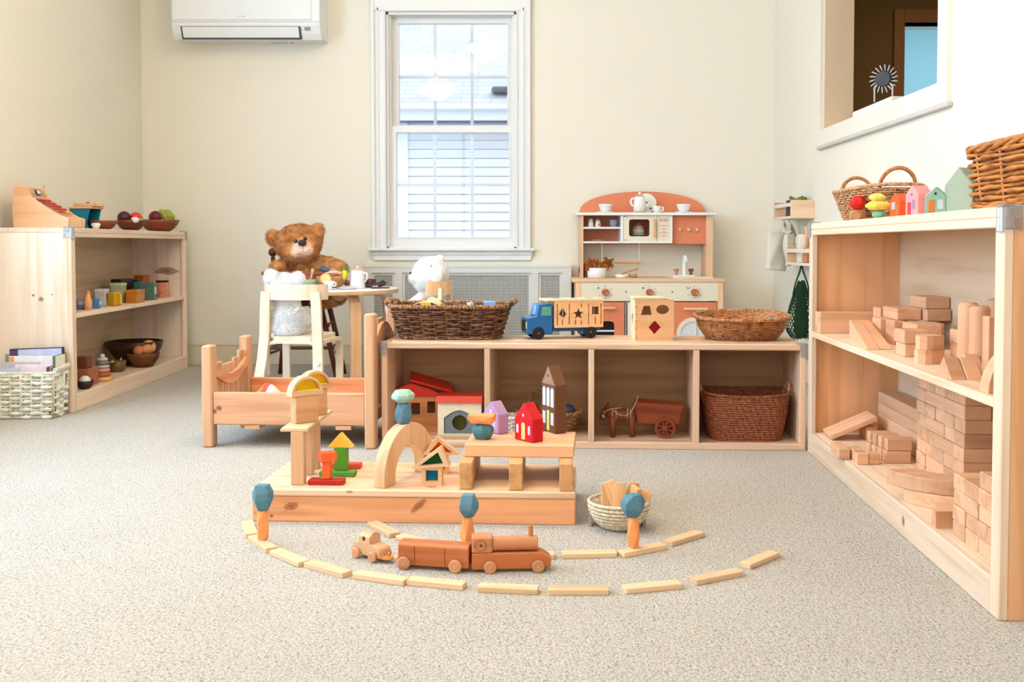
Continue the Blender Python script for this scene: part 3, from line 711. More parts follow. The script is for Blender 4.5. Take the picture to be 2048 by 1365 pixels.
solo('toy_cylinder',G().cyl((0,0,0),(0,0,.03),.014,seg=20,bev=.001),paint('toy_umber',(96,60,44)),'small dark brown peg left of the pale blue peg in the dark basket','toy peg',inb(918,-.05,CS_H+.086))

# shallow oval basket
M_ob=wicker('golden_cane',(200,136,80),(120,68,36),(50,50,200),rough=.4,spec=.4); oc=at(1483,650,3.375)
t=thing('oval_basket','shallow oval golden cane basket at the right end of the cubby shelf','basket',(oc.x,3.375,CS_H),CS_rz+radians(-2))
hole=lambda p: .040<p[2]<.062 and ((p[0]<-.085 and p[1]<-.02 and p[0]>-.150) or (p[0]>.085 and p[1]>.02 and p[0]<.150))
obj('basket_body',woven(.112,.082,.152,.122,.076,n=2.3,rows=17,stakes=42,r=.0026,amp=.0017,bulge=.008,skip=hole,jit=.1),M_ob,t)
obj('rim',rim_g(.156,.126,2.3,.078,.0066,turns=64,amp=.16),M_ob,t)
for ch in t.children:
    for v_ in ch.data.vertices: v_.co.z*=1+.10*(v_.co.y/.12)

# big brown basket in the right cubby
M_bb=wicker('brown_seagrass',(168,98,62),(96,50,32),(180,180,180),rough=.7); bx=csx(1485,3.33)-.006
p=CS(bx,.125,.022)
t=thing('storage_basket','deep reddish brown coiled basket in the rightmost cubby','basket',p,CS_rz)
obj('basket_body',woven(.112,.088,.138,.104,.145,n=4,rows=19,stakes=40,r=.0046,amp=0,plain=True,bulge=.004,flat=1),M_bb,t)
obj('rim',rim_g(.140,.106,4,.147,.0045,turns=70,amp=.2,wav=.008),M_bb,t)
for s in (-1,1): obj('handle',G().tube([(s*.134,-.035,.118),(s*.140,-.033,.150),(s*.146,-.022,.172),(s*.147,0,.18),(s*.146,.022,.172),(s*.140,.033,.150),(s*.134,.035,.118)],.0058,8),wicker('tan_rope',(206,160,110),(150,100,60),(200,200,200)),t,label='tan cord handle')

# donkey and cart in the third cubby
M_dk=wood('walnut_stained',(128,68,36),'X',dark=.6,rough=.4); M_ct=wood('cart_redwood',(140,66,34),'X',dark=.6,rough=.35); M_st=paint('cream_string',(222,206,176))
dx=csx(1240,3.30); p=CS(dx,.10,.022)
t=thing('donkey_figure','carved dark wooden donkey with string harness pulling a cart','donkey figure',p,CS_rz+radians(6))
g=G(); hz=.062
g.ball((0,0,hz+.012),(.048,.022,.022)); g.ball((.028,0,hz+.014),(.023,.022,.021)); g.ball((-.028,0,hz+.015),(.022,.021,.022))
g.tube([(-.034,0,hz+.022),(-.048,0,hz+.028),(-.058,0,hz+.022)],[.013,.011,.010],9); g.tube([(-.054,0,hz+.026),(-.062,0,hz+.008),(-.066,0,hz-.006)],[.0125,.011,.007],9)
for y in (-.009,.009): g.tube([(-.052,y,hz+.032),(-.044,y*1.4,hz+.044),(-.040,y*1.5,hz+.050)],[.004,.005,.001],6)
for x,y in ((-.030,-.011),(-.026,.012),(.034,-.011),(.038,.012)): g.tube([(x,y,hz+.01),(x,y,.03),(x+.001,y,.0)],[.013,.0095,.0088],8)
g.tube([(.046,0,hz+.022),(.054,0,hz+.01),(.054,0,hz-.012)],[.004,.003,.002],6)
obj('body',g,M_dk,t)
g=G()
for x in (-.030,-.018,.020,.030): g.tube([(x+.002*cos(a*pi/6),.0232*cos(a*pi/6),hz+.013+.0225*sin(a*pi/6)) for a in range(12)],.0009,5,closed=True)
g.tube([(-.028,-.0205,hz+.03),(-.01,-.0215,hz+.014),(.01,-.021,hz+.01),(.03,-.019,hz+.022),(.05,-.012,hz+.06),(.055,-.006,hz+.075)],.0011,5)
g.tube([(-.06,-.012,hz+.02),(-.045,-.016,hz+.03),(-.035,-.018,hz+.034),(0,-.014,hz+.036)],.0011,5); g.cyl((-.062,-.0125,hz+.008),(-.060,-.0135,hz+.009),.006,seg=10)
obj('harness',g,M_st,t)
p=CS(csx(1317,3.33),.13,.022)
t=thing('toy_cart','reddish wooden two-wheeled toy cart behind the donkey','toy cart',p,CS_rz+radians(-8))
g=G(); 
for y in (-.042,.042): g.plate([(-.07,.045),(.062,.045),(.078,.108),(-.086,.116)],[],y-.0035,y+.0035,bev=.001)
g.box(-.07,.062,-.04,.04,.043,.05); g.cbox((-.078,0,.078),(.007,.084,.070),(0,radians(-14),0)); g.cbox((.070,0,.074),(.007,.084,.062),(0,radians(16),0))
obj('cart_box',g,M_ct,t)
for y in (-.036,.036): obj('shaft',G().cyl((-.04,y,.047),(-.135,y*.7,.07),.0035,seg=8),M_ct,t)
obj('axle',G().cyl((.02,-.062,.034),(.02,.062,.034),.003,seg=8),M_ct,t)
for y in (-.054,.054):
    g=G(); T=Matrix.Translation((.02,y,.034))@Matrix.Rotation(pi/2,4,'X')
    g.lathe([(.026,-.004),(.0345,-.004),(.0345,.004),(.026,.004),(.026,-.004)],28,T,sm=False)
    for k in range(4): g.cbox((.02,y,.034),(.058,.004,.006),(0,pi*k/4+.4,0))
    g.cyl((.02,y-.006,.034),(.02,y+.006,.034),.008,seg=14); obj('wheel',g,M_ct,t)
    obj('hub_cap',G().cyl((.02,y-.008,.034),(.02,y-.0055,.034),.002,seg=8),paint('steel_pin',(210,210,210),metal=1,rough=.3),t)

# toy stable / garage in the first cubby
Yg=3.30
gx=csx(917,Yg); p=CS(gx,.055,.022)
t=thing('toy_garage','cream toy garage with red roof and grey arched doors in the leftmost cubby','toy garage',p,CS_rz)
s=Yg/2000.; Wd=88*s/2
g=G(); arch=[(-.052,.012)]+[(-.052+.104*i/12,.012+.052+.026*sin(pi*i/12)) for i in range(13)]+[(.052,.012)]
g.plate([(-Wd,0),(Wd,0),(Wd,.118),(-Wd,.118)],[arch],0,.008); g.box(-Wd,-Wd+.008,.008,.10,0,.118,.001); g.box(Wd-.008,Wd,.008,.10,0,.118,.001); g.box(-Wd,Wd,.008,.10,0,.006,.001)
obj('walls',g,paint('garage_cream',(232,218,190)),t)
obj('roof',G().plate([(-.012,.116),(.11,.116),(.10,.136),(.0,.138)],[],-Wd-.004,Wd+.004,M=Matrix(((0,1,0,0),(1,0,0,0),(0,0,1,0),(0,0,0,1))),bev=.001),paint('toy_red',(206,46,30),rough=.35),t)
ci=[(.026*cos(2*pi*i/24),.048+.026*sin(2*pi*i/24)) for i in range(24)]
for sgn in (-1,1):
    half=[(0,.013)]+([(sgn*.050*i/8,.013+.051+.0255*cos(pi*i/16)) for i in range(9)])+[(sgn*.050,.013)]
    # half disc cut out of each leaf
    hc=[(sgn*.025*sin(pi*i/14),.048+.025*cos(pi*i/14)) for i in range(15)]
    poly=[(sgn*.0006,.013)]+[(sgn*max(.0006,abs(x)),z) for x,z in hc[::-1]]+[(sgn*.0006,half[1][1])]+half[2:]
    obj('door',G().plate(poly,[],.004,.009),paint('garage_grey',(112,122,130)),t)
obj('inner_wall',G().box(-Wd+.008,Wd-.008,.04,.044,.006,.11,0),paint('olive_green',(110,104,40)),t)
obj('doorstep',G().box(-Wd-.01,Wd+.004,-.014,.0,0,.008,.001),wood('toy_beech',(236,204,160),'X'),t)
p=CS(csx(826,3.38)+.004,.14,.022)
t=thing('toy_farmhouse','wooden toy farmhouse with red gable roof behind the garage in the leftmost cubby','toy house',p,CS_rz+radians(4))
g=G(); g.plate([(-.09,0),(.09,0),(.09,.125),(-.09,.125)],[[(-.02,.06),(.01,.06),(.01,.10),(-.02,.10)],[(.035,.065),(.062,.065),(.062,.105),(.035,.105)],[(-.072,.01),(-.035,.01),(-.035,.11),(-.072,.11)]],0,.007)
g.box(-.09,-.083,.007,.09,0,.125,.001); g.box(.083,.09,.007,.09,0,.125,.001); g.box(-.083,.083,.007,.09,0,.005,.001)
obj('walls',g,wood('toy_alder',(204,140,92),'X'),t)
g=G(); g.plate([(-.096,.122),(.098,.122),(.04,.150),(-.02,.168),(-.07,.148)],[],-.006,.004,bev=.001); g.cbox((.045,.04,.166),(.15,.10,.008),(radians(10),radians(17),radians(8)),.002); g.cbox((-.048,.05,.146),(.09,.09,.008),(0,radians(-24),0),.002)
obj('roof',g,paint('toy_red',(206,46,30),rough=.35),t)

# second cubby: round basket with toys, small white basket, animal
M_wk=wicker('pale_willow',(196,146,96),(128,84,48),(60,60,200))
p=CS(csx(1092,3.40),.17,.022)
t=thing('round_basket','round willow basket with hoop handle behind the toy houses in the second cubby','basket',p,CS_rz)
obj('basket_body',woven(.075,.075,.108,.098,.070,n=2,rows=11,stakes=24,r=.0032,amp=.0026,jit=.4),M_wk,t); obj('rim',rim_g(.111,.101,2,.073,.005,turns=40,amp=.25),M_wk,t)
obj('handle',G().tube([(-.02+.055*cos(pi*i/12),.05,.08+.055*sin(pi*i/12)) for i in range(13)],.004,7),M_wk,t)
for k,(dx_,dy_,c_,nm) in enumerate(((-.01,-.03,(206,70,40),'orange-red'),(.065,-.02,(60,70,90),'navy blue'),(-.06,.02,(120,52,36),'dark red'))):
    solo('play_fruit',G().ball((0,0,0),(.026,.026,.022)),paint('fruit_'+nm.replace(' ','_').replace('-','_'),c_,rough=.4),nm+' ball lying in the round willow basket of the second cubby','toy ball',(p[0]+dx_,p[1]+dy_,p[2]+.076))
p=CS(csx(1018,3.30),.05,.022)
t=thing('small_white_basket','small white wicker basket behind the lilac house block','basket',p,CS_rz)
M_ww=wicker('white_willow',(240,234,222),(180,170,150),(60,60,200))
obj('basket_body',woven(.046,.034,.054,.042,.072,n=3,rows=11,stakes=16,r=.0032,amp=.0026),M_ww,t); obj('rim',rim_g(.056,.044,3,.074,.004,turns=30,amp=.2),M_ww,t)

# ---------------------------------------------------------------- truck and shape sorter on top
M_tb=paint('truck_blue',(22,98,160),rough=.3,spec=.5); M_tbl=paint('truck_light_blue',(120,176,232),rough=.35); M_tw=paint('rubber_black',(26,26,28),rough=.5); M_ply=wood('birch_ply',(230,180,132),'X',dark=.85,streak=.6)
tc_=at(1128,690,3.40)
t=thing('toy_truck','blue wooden toy truck with slatted wooden animal cage body','toy truck',(tc_.x-.005,3.41,CS_H),CS_rz+radians(17))
# local: nose at -x, near side -y ; length ~ .27
g=G(); g.plate([(-.135,.018),(-.045,.018),(-.045,.118),(-.095,.118),(-.104,.078),(-.135,.072)],[],-.042,.042,bev=.003); obj('cab',g,M_tb,t)
g=G(); g.cbox((-.101,0,.098),(.004,.062,.034),(0,radians(12),0),.001); obj('windscreen',g,M_tbl,t)
for y in (-.0425,.0425): obj('side_window',G().plate([(-.086,.080),(-.052,.080),(-.052,.110),(-.083,.110)],[],y-.0008,y+.0008),paint('truck_window_green',(96,160,140)),t)
obj('grille',G().cbox((-.1355,0,.045),(.002,.06,.034),bev=0),paint('grille_black',(48,54,60)),t)
for y in (-.036,.036): obj('headlight',G().cbox((-.1358,y,.048),(.002,.007,.022),bev=0),paint('lamp_yellow',(222,226,150)),t)
obj('chassis',G().box(-.045,.13,-.016,.016,.024,.036,.002).box(.06,.11,-.03,.03,.012,.036,.003),M_tb,t)
for x in (-.095,.088):
    for y in (-.044,.036): 
        w=obj('wheel',G().cyl((x,y-.0,.0215),(x,y+.008,.0215),.0215,seg=28,bev=.002),M_tw,t); obj('axle_pin',G().cyl((x,y-.001,.0215),(x,y+.009,.0215),.002,seg=8),paint('steel_pin',(210,210,210),metal=1,rough=.3),w)
x0,x1,z0,z1=-.040,.132,.038,.128
def slots(sh):
    hs_=[]
    return hs_
tri=[(-.026,.075),(-.012,.075),(-.002,.082),(-.014,.100)]; tri=[(-.024,.084),(-.008,.070),(.002,.084),(-.012,.106)]
star=[(.044+ (.020 if k%2==0 else .0085)*sin(pi*k/5), .084+(.020 if k%2==0 else .0085)*cos(pi*k/5)) for k in range(10)]
sq=[(.092,.082),(.116,.082),(.116,.108),(.092,.108)]
for y in (-.044,.038):
    hl=[tri[::-1],star,sq]
    for sx_,za,zb2 in ((-.030,.048,.118),(-.012,.048,.066),(.012,.048,.118),(.034,.048,.064),(.054,.048,.062),(.054,.106,.118),(.080,.048,.118),(.104,.048,.074),(.124,.048,.118)):
        hl.append([(sx_-.0017,za),(sx_+.0017,za),(sx_+.0017,zb2),(sx_-.0017,zb2)])
    obj('cage_side',G().plate([(x0,z0),(x1,z0),(x1,z1),(x0,z1)],hl,y,y+.006),M_ply,t)
obj('cage_end',G().box(x1-.006,x1,-.038,.038,z0,z1,.001),M_ply,t); obj('cage_end',G().box(x0,x0+.006,-.038,.038,z0,z1,.001),M_ply,t)
obj('cage_floor',G().box(x0,x1,-.038,.038,z0,z0+.006,.001),M_ply,t)
circ=[(.0+.017*cos(2*pi*i/20),.014*sin(2*pi*i/20)) for i in range(20)]
g=G(); T=Matrix(((1,0,0,0),(0,0,1,0),(0,-1,0,z1+.006),(0,0,0,1)))
g.box(-.072,x1+.002,-.046,.046,z1,z1+.007,.001); obj('cage_roof',g,wood('roof_ply_pale',(244,222,184),'X',streak=.4),t)
g=G(); 
for k,x in enumerate((-.02,.04,.095)): g.cyl((x,0,z1+.007),(x,0,z1+.0076),.016,seg=20 if k==0 else (4 if k==1 else 6))
obj('roof_hole',g,paint('hole_brown',(150,104,62)),t)
solo('toy_block',G().box(-.014,.014,-.014,.014,0,.03,.002),paint('toy_red',(206,46,30)),'red block inside the cage of the blue truck','toy block',(tc_.x+.032,3.40,CS_H+.044),radians(20))

sc=at(1308,682,3.30); sw=.129; 
t=thing('shape_sorter','pale wooden shape sorting cube with cut-out holes on the cubby shelf','shape sorter',(sc.x+.002,3.30,CS_H),radians(2.2))
hw_=sw/2; sz=.137
ell=[(.0265+.0215*cos(2*pi*i/28),.104+.0155*sin(2*pi*i/28)) for i in range(28)]
dia=[(.0,.022),(.0205,.045),(.0,.068),(-.0205,.045)]
trp=[(-.046,.086),(-.009,.086),(-.016,.116),(-.037,.116)]
obj('front_panel',G().plate([(-hw_,0),(hw_,0),(hw_,sz-.0),(-hw_,sz-.0)],[ell,dia,trp],0,.0065),M_ply,t)
obj('back_panel',G().box(-hw_,hw_,sw-.0065,sw,0,sz-.008,.001),M_ply,t)
for x in (-hw_,hw_-.0065):
    yc=[(.035+.0*1,.05)]; hl=[[(sw*.5+.018*cos(2*pi*i/20),.07+.018*sin(2*pi*i/20)) for i in range(20)]]
    obj('side_panel',G().plate([(.0065,0),(sw-.0065,0),(sw-.0065,sz),(.0065,sz)],hl,-x-.0065,-x,M=RZ),wood('side_ply_pale',(244,222,184),'X',streak=.4),t)
obj('base_panel',G().box(-hw_+.0065,hw_-.0065,.0065,sw-.0065,0,.0065,0),M_ply,t)
obj('lid',G().box(-hw_-.004,hw_-.024,.001,sw,sz-.0,sz+.0065,.001),wood('roof_ply_pale',(244,222,184),'X',streak=.4),t)
g=G()
for z in (.012,.036,.060,.084,.108): g.box(-hw_+.0,-hw_+.0065,-.0004,.0,z,z+.009,0)
obj('finger_joint',g,wood('joint_dark_ply',(206,156,96),'X'),t)
g=G(); 
for x in (-hw_+.004,hw_-.006): g.cyl((x,-.0006,.008),(x,.0,.008),.0016,seg=8)
obj('nail_mark',g,paint('toy_black',(50,36,38)),t)
solo('toy_block',G().box(-.022,.022,-.014,.014,0,.052,.002),paint('glossy_red',(214,26,22),rough=.25),'red block seen through the diamond hole of the shape sorter','toy block',(sc.x+.002,3.34,CS_H+.0066),0)
solo('toy_block',G().box(-.03,.03,-.016,.016,0,.05,.002),wood('toy_alder',(204,140,92),'X'),'brown block behind the red one in the shape sorter','toy block',(sc.x+.0,3.385,CS_H+.0066),radians(8))
solo('paper_scrap',G().box(-.009,.009,-.006,.006,0,.001,0),paint('scrap_yellow',(236,226,180)),'tiny pale yellow scrap on the cubby shelf beside the truck','scrap',(at(1029,675,3.38).x,3.38,CS_H),radians(5))
# ================================================================ LEFT SHELF CONTENTS
ZT=.727; ZM=.388; ZB=.067
def LP(px_,X,z): return Vector((X,2000*X/(px_-1070.0),z))   # stands at depth X seen at picture column px_
M_beech=wood('beech_toy',(230,184,142),'Y',dark=.92,streak=.2); M_bowl=wood('acacia_bowl',(142,76,42),'X',dark=.55,rough=.35); M_bowl2=wood('dark_acacia',(112,56,32),'X',dark=.5,rough=.35)
p=Vector((-1.975,4.075,ZT))
t=thing('toy_cash_register','wooden toy cash register with red keys on the left bookshelf','toy cash register',p,radians(90+1))
# local: x along +Y(world), y -> -X(world); front at -y
sd=[(-.108,0),(.108,0),(.113,.08),(.106,.135),(.104,.170),(.055,.168),(.035,.125),(-.02,.085),(-.085,.048),(-.112,.04)]
T=Matrix(((0,1,0,0),(1,0,0,0),(0,0,1,0),(0,0,0,1)))
obj('side_panel',G().plate(sd,[],-.078,-.066,M=T,bev=.002),M_beech,t); obj('side_panel',G().plate(sd,[],.066,.078,M=T,bev=.002),M_beech,t)
g=G(); g.plate([(-.098,.008),(.10,.008),(.108,.08),(.098,.162),(.062,.160),(.040,.118),(-.015,.079),(-.083,.043),(-.098,.036)],[],-.066,.066,M=T); obj('body',g,M_beech,t)
obj('price_display',G().cbox((0,.047,.139),(.13,.006,.052),(radians(-24),0,0)),wood('pink_beech',(228,186,150),'X',streak=.3),t)
g=G().cbox((-.005,.0425,.146),(.03,.004,.022),(radians(-24),0,0),bev=0); obj('display_frame',g,paint('reg_dark',(60,60,64)),t); obj('display_paper',G().cbox((-.006,.0402,.1465),(.022,.002,.016),(radians(-24),0,0),bev=0),paint('paper_white',(236,238,240)),t)
kr=paint('key_red',(184,48,40),rough=.4)
for r_ in range(5):
    for c_ in range(4):
        f=r_/4.0; y=.022-f*.085; z=.108-f*.048+.006
        obj('key',G().cbox((-.045+c_*.030,y,z),(.021,.013,.006),(radians(32),0,0),bev=.002),kr if not (r_==4 and c_>1) else paint('key_yellow',(232,170,70)),t)
obj('cash_drawer',G().box(-.064,.064,-.104,-.09,.004,.040,.002),wood('pink_beech',(228,186,150),'X',streak=.3),t)
for x,y in ((-.072,.09),(-.072,.062),(.072,.055)): obj('peg',G().cyl((x,y,.166),(x,y,.178),.004,seg=8),M_beech,t)

p=LP(176,-1.99,ZT); p.y=4.44
t=thing('toy_coffee_machine','teal and wood toy coffee machine on the left bookshelf','toy coffee machine',p,radians(80))
g=G(); g.plate([(-.05,0),(.05,0),(.05,.09),(-.05,.09),(-.040,.0885),(-.044,.045),(-.05,.012)] if 0 else [(.0,0),(.05,0),(.05,.092),(-.045,.092),(-.030,.03),(-.04,.0)],[],-.045,-.037,M=T); g.plate([(.0,0),(.05,0),(.05,.092),(-.045,.092),(-.030,.03),(-.04,.0)],[],.037,.045,M=T); g.box(-.037,.037,.03,.05,0,.092,.001)
obj('housing',g,paint('teal_toy',(24,120,150),rough=.4),t)
obj('deck',G().box(-.05,.05,-.055,.055,.092,.101,.002),M_beech,t); obj('lid',G().box(-.035,.045,-.062,.04,.102,.116,.002),M_beech,t); obj('lid_knob',G().ball((0,-.01,.118),(.008,.008,.005)),paint('key_red',(184,48,40)),t)
solo('play_cup',G().lathe([(0,0),(.010,0),(.02,.022),(.016,.028),(0,.030)],20),paint('cream_cloth',(238,236,228)),'white play cream cup in front of the teal coffee machine','play cup',LP(193,-1.93,ZT),0)
def bowl(name,label,pos,r,h,m,foot=.45,t_=.005,seg=36,cat='bowl',sx=1,rz=0):
    pr=[(0,.0),(r*foot,0),(r*.72,h*.28),(r*.92,h*.68),(r,h),(r-t_,h+.001),(r*.9-t_,h*.68),(r*.68-t_,h*.3),(r*foot*.8,t_*1.2),(0,t_)]
    return solo(name,G().lathe(pr,seg,sx=sx),m,label,cat,pos,rz)
bowl('wooden_bowl','reddish wooden bowl between the cash register and the fruit bowls',LP(207,-1.93,ZT),.062,.040,M_bowl)
b1=LP(263,-1.90,ZT); b1.x+=.0
bowl('wooden_bowl','small dark wooden fruit bowl on the left bookshelf',b1,.067,.048,M_bowl2)
b2=LP(323,-1.955,ZT); b2.y-=.02
bowl('wooden_bowl','wide shallow wooden bowl with an artichoke on the left bookshelf',b2,.10,.062,M_bowl)
def fruit(base,dx,dz,r,c_,nm,label,dy=0,q=1.0):
    return solo('play_'+nm,G().ball((0,0,0),(r,r,r*q)),paint('play_'+nm+str(c_[0]),c_,rough=.35,spec=.4,bump=.0),label,'play food',(base.x+dy,base.y+dx,base.z+dz))
fruit(b1,-.028,.060,.030,(70,22,26),'plum','dark plum at the back of the small fruit bowl',dy=-.02)
fruit(b1,.008,.060,.027,(222,40,36),'tomato','bright red tomato in the small fruit bowl',dy=.02)
fruit(b1,.040,.056,.023,(150,200,40),'lime','light green lime in the small fruit bowl',dy=.02)
fruit(b1,-.040,.048,.019,(236,226,222),'egg','white egg in the small fruit bowl',dy=.035,q=.8)
fruit(b1,-.012,.046,.014,(238,150,90),'apricot','little orange apricot between the egg and the tomato',dy=.045,q=.8)
fruit(b2,-.055,.075,.033,(110,22,34),'apple','dark red apple at the left of the wide bowl')
fruit(b2,-.004,.058,.024,(92,30,34),'fig','maroon fig between the apple and the artichoke',dy=-.01)
g=G()
for ring,(rr,zz,n_) in enumerate(((.030,.0,12),(.031,.012,12),(.024,.024,9),(.014,.032,6))):
    for k in range(n_):
        a=2*pi*(k+.5*(ring%2))/n_; g.ball((1.25*rr*cos(a),1.25*rr*sin(a),zz*1.25),(.014,.014,.015),8,6)
g.ball((0,0,.01),(.030,.030,.028))
solo('play_artichoke',g,paint('artichoke_green',(172,180,72),rough=.6,var=.2,bscale=90),'green artichoke in the wide wooden bowl','play food',(b2.x+.01,b2.y+.048,b2.z+.064))
# middle shelf
def boxitem(nm,label,px_,X,w,d,h,c_,cat='tin',z=ZM,rz=91,lid=None,rough=.35,metal=0,label_c=None,lidc=None,pcol=None):
    p=LP(px_,X,z); t=thing(nm,label,cat,p,radians(rz))
    obj('body',G().box(-w/2,w/2,-d/2,d/2,0,h,.003),paint('tin_%d_%d_%d'%c_,c_,rough=rough,metal=metal,var=.08,bscale=90),t)
    if lidc: obj('lid',G().box(-w/2-.0015,w/2+.0015,-d/2-.0015,d/2+.0015,h-.012,h+.002,.002),paint('lid_%d_%d'%lidc[:2],lidc,rough=.3),t)
    if pcol: obj('paper_label',G().box(-w*.25,w*.25,-d/2-.0008,-d/2,h*.35,h*.75,0),paint('lbl_%d_%d'%pcol[:2],pcol),t)
    return t
p=LP(163,-1.90,ZM); t=thing('toy_mug','small mug with blue and lilac bands at the left end of the middle shelf','mug',p); obj('cup',G().lathe([(0,0),(.022,0),(.024,.04),(.021,.041),(.020,.004),(0,.003)],22),paint('mug_blue',(110,140,176)),t); obj('band',G().lathe([(.0238,.022),(.0245,.038)],22),paint('mug_lilac',(178,172,206)),t)
p=LP(175,-1.865,ZM); t=thing('peg_doll','peach wooden bottle-shaped peg doll on the left middle shelf','peg doll',p); obj('body',G().lathe([(0,0),(.0155,0),(.016,.035),(.009,.058),(.0072,.070),(0,.070)],22),wood('peach_beech',(236,170,118),'Z',streak=.4),t); obj('cap',G().cyl((0,0,.070),(0,0,.080),.0085,seg=18,bev=.002),wood('cap_beech',(220,176,130),'Z'),t)
t=boxitem('tin_box','bright blue little box with pale stripe on the left middle shelf',192,-1.875,.040,.030,.042,(70,130,190),'box',pcol=(206,222,238),rz=100)
t=boxitem('tea_tin','patterned silver white tea tin behind the blue box',203,-1.925,.046,.046,.074,(196,192,196),lidc=(206,210,214),pcol=(150,130,130))
p=LP(229,-1.87,ZM); t=thing('toy_jar','yellow glossy jar in front of the flowered tin','jar',p,radians(70)); obj('body',G().box(-.025,.025,-.022,.022,0,.062,.006),paint('jar_yellow',(196,150,20),rough=.12,spec=.7),t); obj('highlight_strip',G().box(.008,.014,-.0226,-.022,.008,.052,0),paint('jar_pale',(240,206,90),rough=.12),t)
t=boxitem('tea_tin','tall green flowered tin behind the yellow jar',236,-1.95,.055,.055,.092,(168,178,140),lidc=(190,196,160),pcol=(204,196,150))
t=boxitem('storage_tin','amber yellow wide tin in the middle of the left shelf',270,-1.88,.105,.05,.060,(190,120,34),lidc=(186,116,30),rough=.25)
t=boxitem('storage_box','black box at the back of the left middle shelf',243,-2.03,.15,.05,.105,(30,32,36),'box'); 
t=boxitem('storage_box','slate blue box beside the black box',269,-2.02,.055,.05,.098,(48,60,74),'box')
t=boxitem('storage_box','orange box in the back of the left middle shelf',283,-2.04,.09,.05,.115,(192,84,24),'box')
t=boxitem('toy_block','lilac knob on the teal carton','285',-1.97,.02,.02,.02,(170,160,190),'toy') if 0 else None
t=boxitem('carton','dark teal carton behind the amber tin',283,-1.955,.12,.04,.088,(58,108,98),'carton')
t=boxitem('carton','green carton with square white label on the left middle shelf',302,-1.895,.052,.04,.085,(86,120,108),'carton',pcol=(226,220,196))
p=LP(324,-1.93,ZM); t=thing('canister','salmon speckled canister with black lid on the left middle shelf','canister',p); obj('body',G().lathe([(0,0),(.030,0),(.031,.003),(.031,.078),(0,.078)],28),paint('salmon_speckle',(224,142,112),var=.25,bscale=180),t); obj('lid',G().cyl((0,0,.078),(0,0,.088),.0325,seg=28,bev=.002),paint('lid_black',(24,24,26),rough=.3),t)
# bottom shelf
p=LP(168,-1.90,ZB); t=thing('terracotta_box','terracotta toy box with a darker block on it, bottom of the left bookshelf','box',p,radians(91))
obj('body',G().box(-.05,.05,-.035,.035,0,.075,.004),paint('terracotta',(176,104,74)),t); obj('top_block',G().box(-.05,.0,-.03,.02,.0755,.125,.004),paint('umber_box',(118,66,44)),t)
p=LP(166,-1.855,ZB); solo('wooden_bowl',G().lathe([(0,0),(.016,0),(.032,.014),(.036,.034),(.032,.034),(.026,.014),(0,.006)],28),paint('dark_plum_bowl',(62,40,44),rough=.4),'little dark bowl with a white ball, lower left of the bookshelf','bowl',p)
solo('toy_ball',G().ball((0,0,0),.023),paint('ball_white',(240,240,242)),'white ball in the little dark bowl','ball',(p.x,p.y,p.z+.031))
p=LP(202,-1.885,ZB); t=thing('stacking_rings','pastel stacking ring tower on the bottom of the left bookshelf','stacking toy',p)
z=0
for r_,h_,c_ in ((.037,.019,(236,178,104)),(.0335,.019,(190,96,72)),(.031,.017,(214,150,130)),(.029,.0155,(196,180,176)),(.0275,.0165,(118,128,110)),(.022,.015,(206,194,184))):
    obj('ring',G().lathe([(0,z),(r_-.006,z),(r_,z+h_*.3),(r_,z+h_*.7),(r_-.006,z+h_),(0,z+h_)],28),paint('ring_%d_%d'%(c_[0],c_[1]),c_),t); z+=h_
obj('knob',G().ball((0,0,z+.006),(.011,.011,.010)),paint('ring_knob',(220,206,196)),t)
p=LP(231,-1.955,ZB); t=thing('toy_saucepan','olive toy saucepan with pale handles behind the stacking rings','toy pan',p)
obj('pan',G().lathe([(0,0),(.030,0),(.038,.012),(.040,.052),(.037,.052),(.034,.008),(0,.006)],28),paint('olive_enamel',(110,88,44),rough=.3),t); obj('handle',G().tube([(.0,-.038,.048),(.01,-.07,.056),(.012,-.095,.056)],.005,7),paint('brass_yellow',(206,160,84)),t); obj('handle',G().tube([(0,.035,.05),(.02,.0,.062),(.03,-.03,.058)],.004,7),paint('brass_yellow',(206,160,84)),t)
b3=LP(284,-1.905,ZB); bowl('wooden_bowl','brown bowl of play bread on the bottom of the left bookshelf',b3,.078,.068,wood('umber_wood',(120,72,38),'X',dark=.6),foot=.55)
for dx_,dy_,dz_,r3,c_,lb,rt in ((-.030,-.01,.080,(.027,.046,.026),(206,126,86),'salmon bread roll at the left in the bread bowl',(0,0,.3)),(-.004,.022,.084,(.022,.040,.026),(222,150,104),'lighter bread roll beside the salmon one',(0,0,-.2)),(.014,.0,.082,(.015,.02,.024),(216,104,40),'small orange carrot piece between the rolls in the bread bowl',(0,0,0))):
    solo('play_bread',G().ball((0,0,0),r3,rot=rt),paint('bread_%d'%c_[1],c_,rough=.7),lb,'play food',(b3.x+dy_,b3.y+dx_,b3.z+dz_))
t=thing('play_bread_slice','round cut bread half facing forward in the bread bowl','play food',(b3.x+.01,b3.y+.045,b3.z+.092),0,rot=(radians(90),radians(20),radians(35)))
obj('crust',G().cyl((0,0,-.010),(0,0,.008),.034,seg=30,bev=.004),paint('crust_orange',(222,128,62)),t); obj('crumb',G().cyl((0,0,.0075),(0,0,.0105),.029,seg=30),paint('crumb_pale',(240,196,120)),t)
b4=LP(322,-1.99,ZB); b4.y=4.96; bowl('wooden_bowl','large dark brown bowl behind the bread bowl',b4,.135,.115,wood('ebony_wood',(66,40,24),'X',dark=.6,rough=.35),foot=.5)

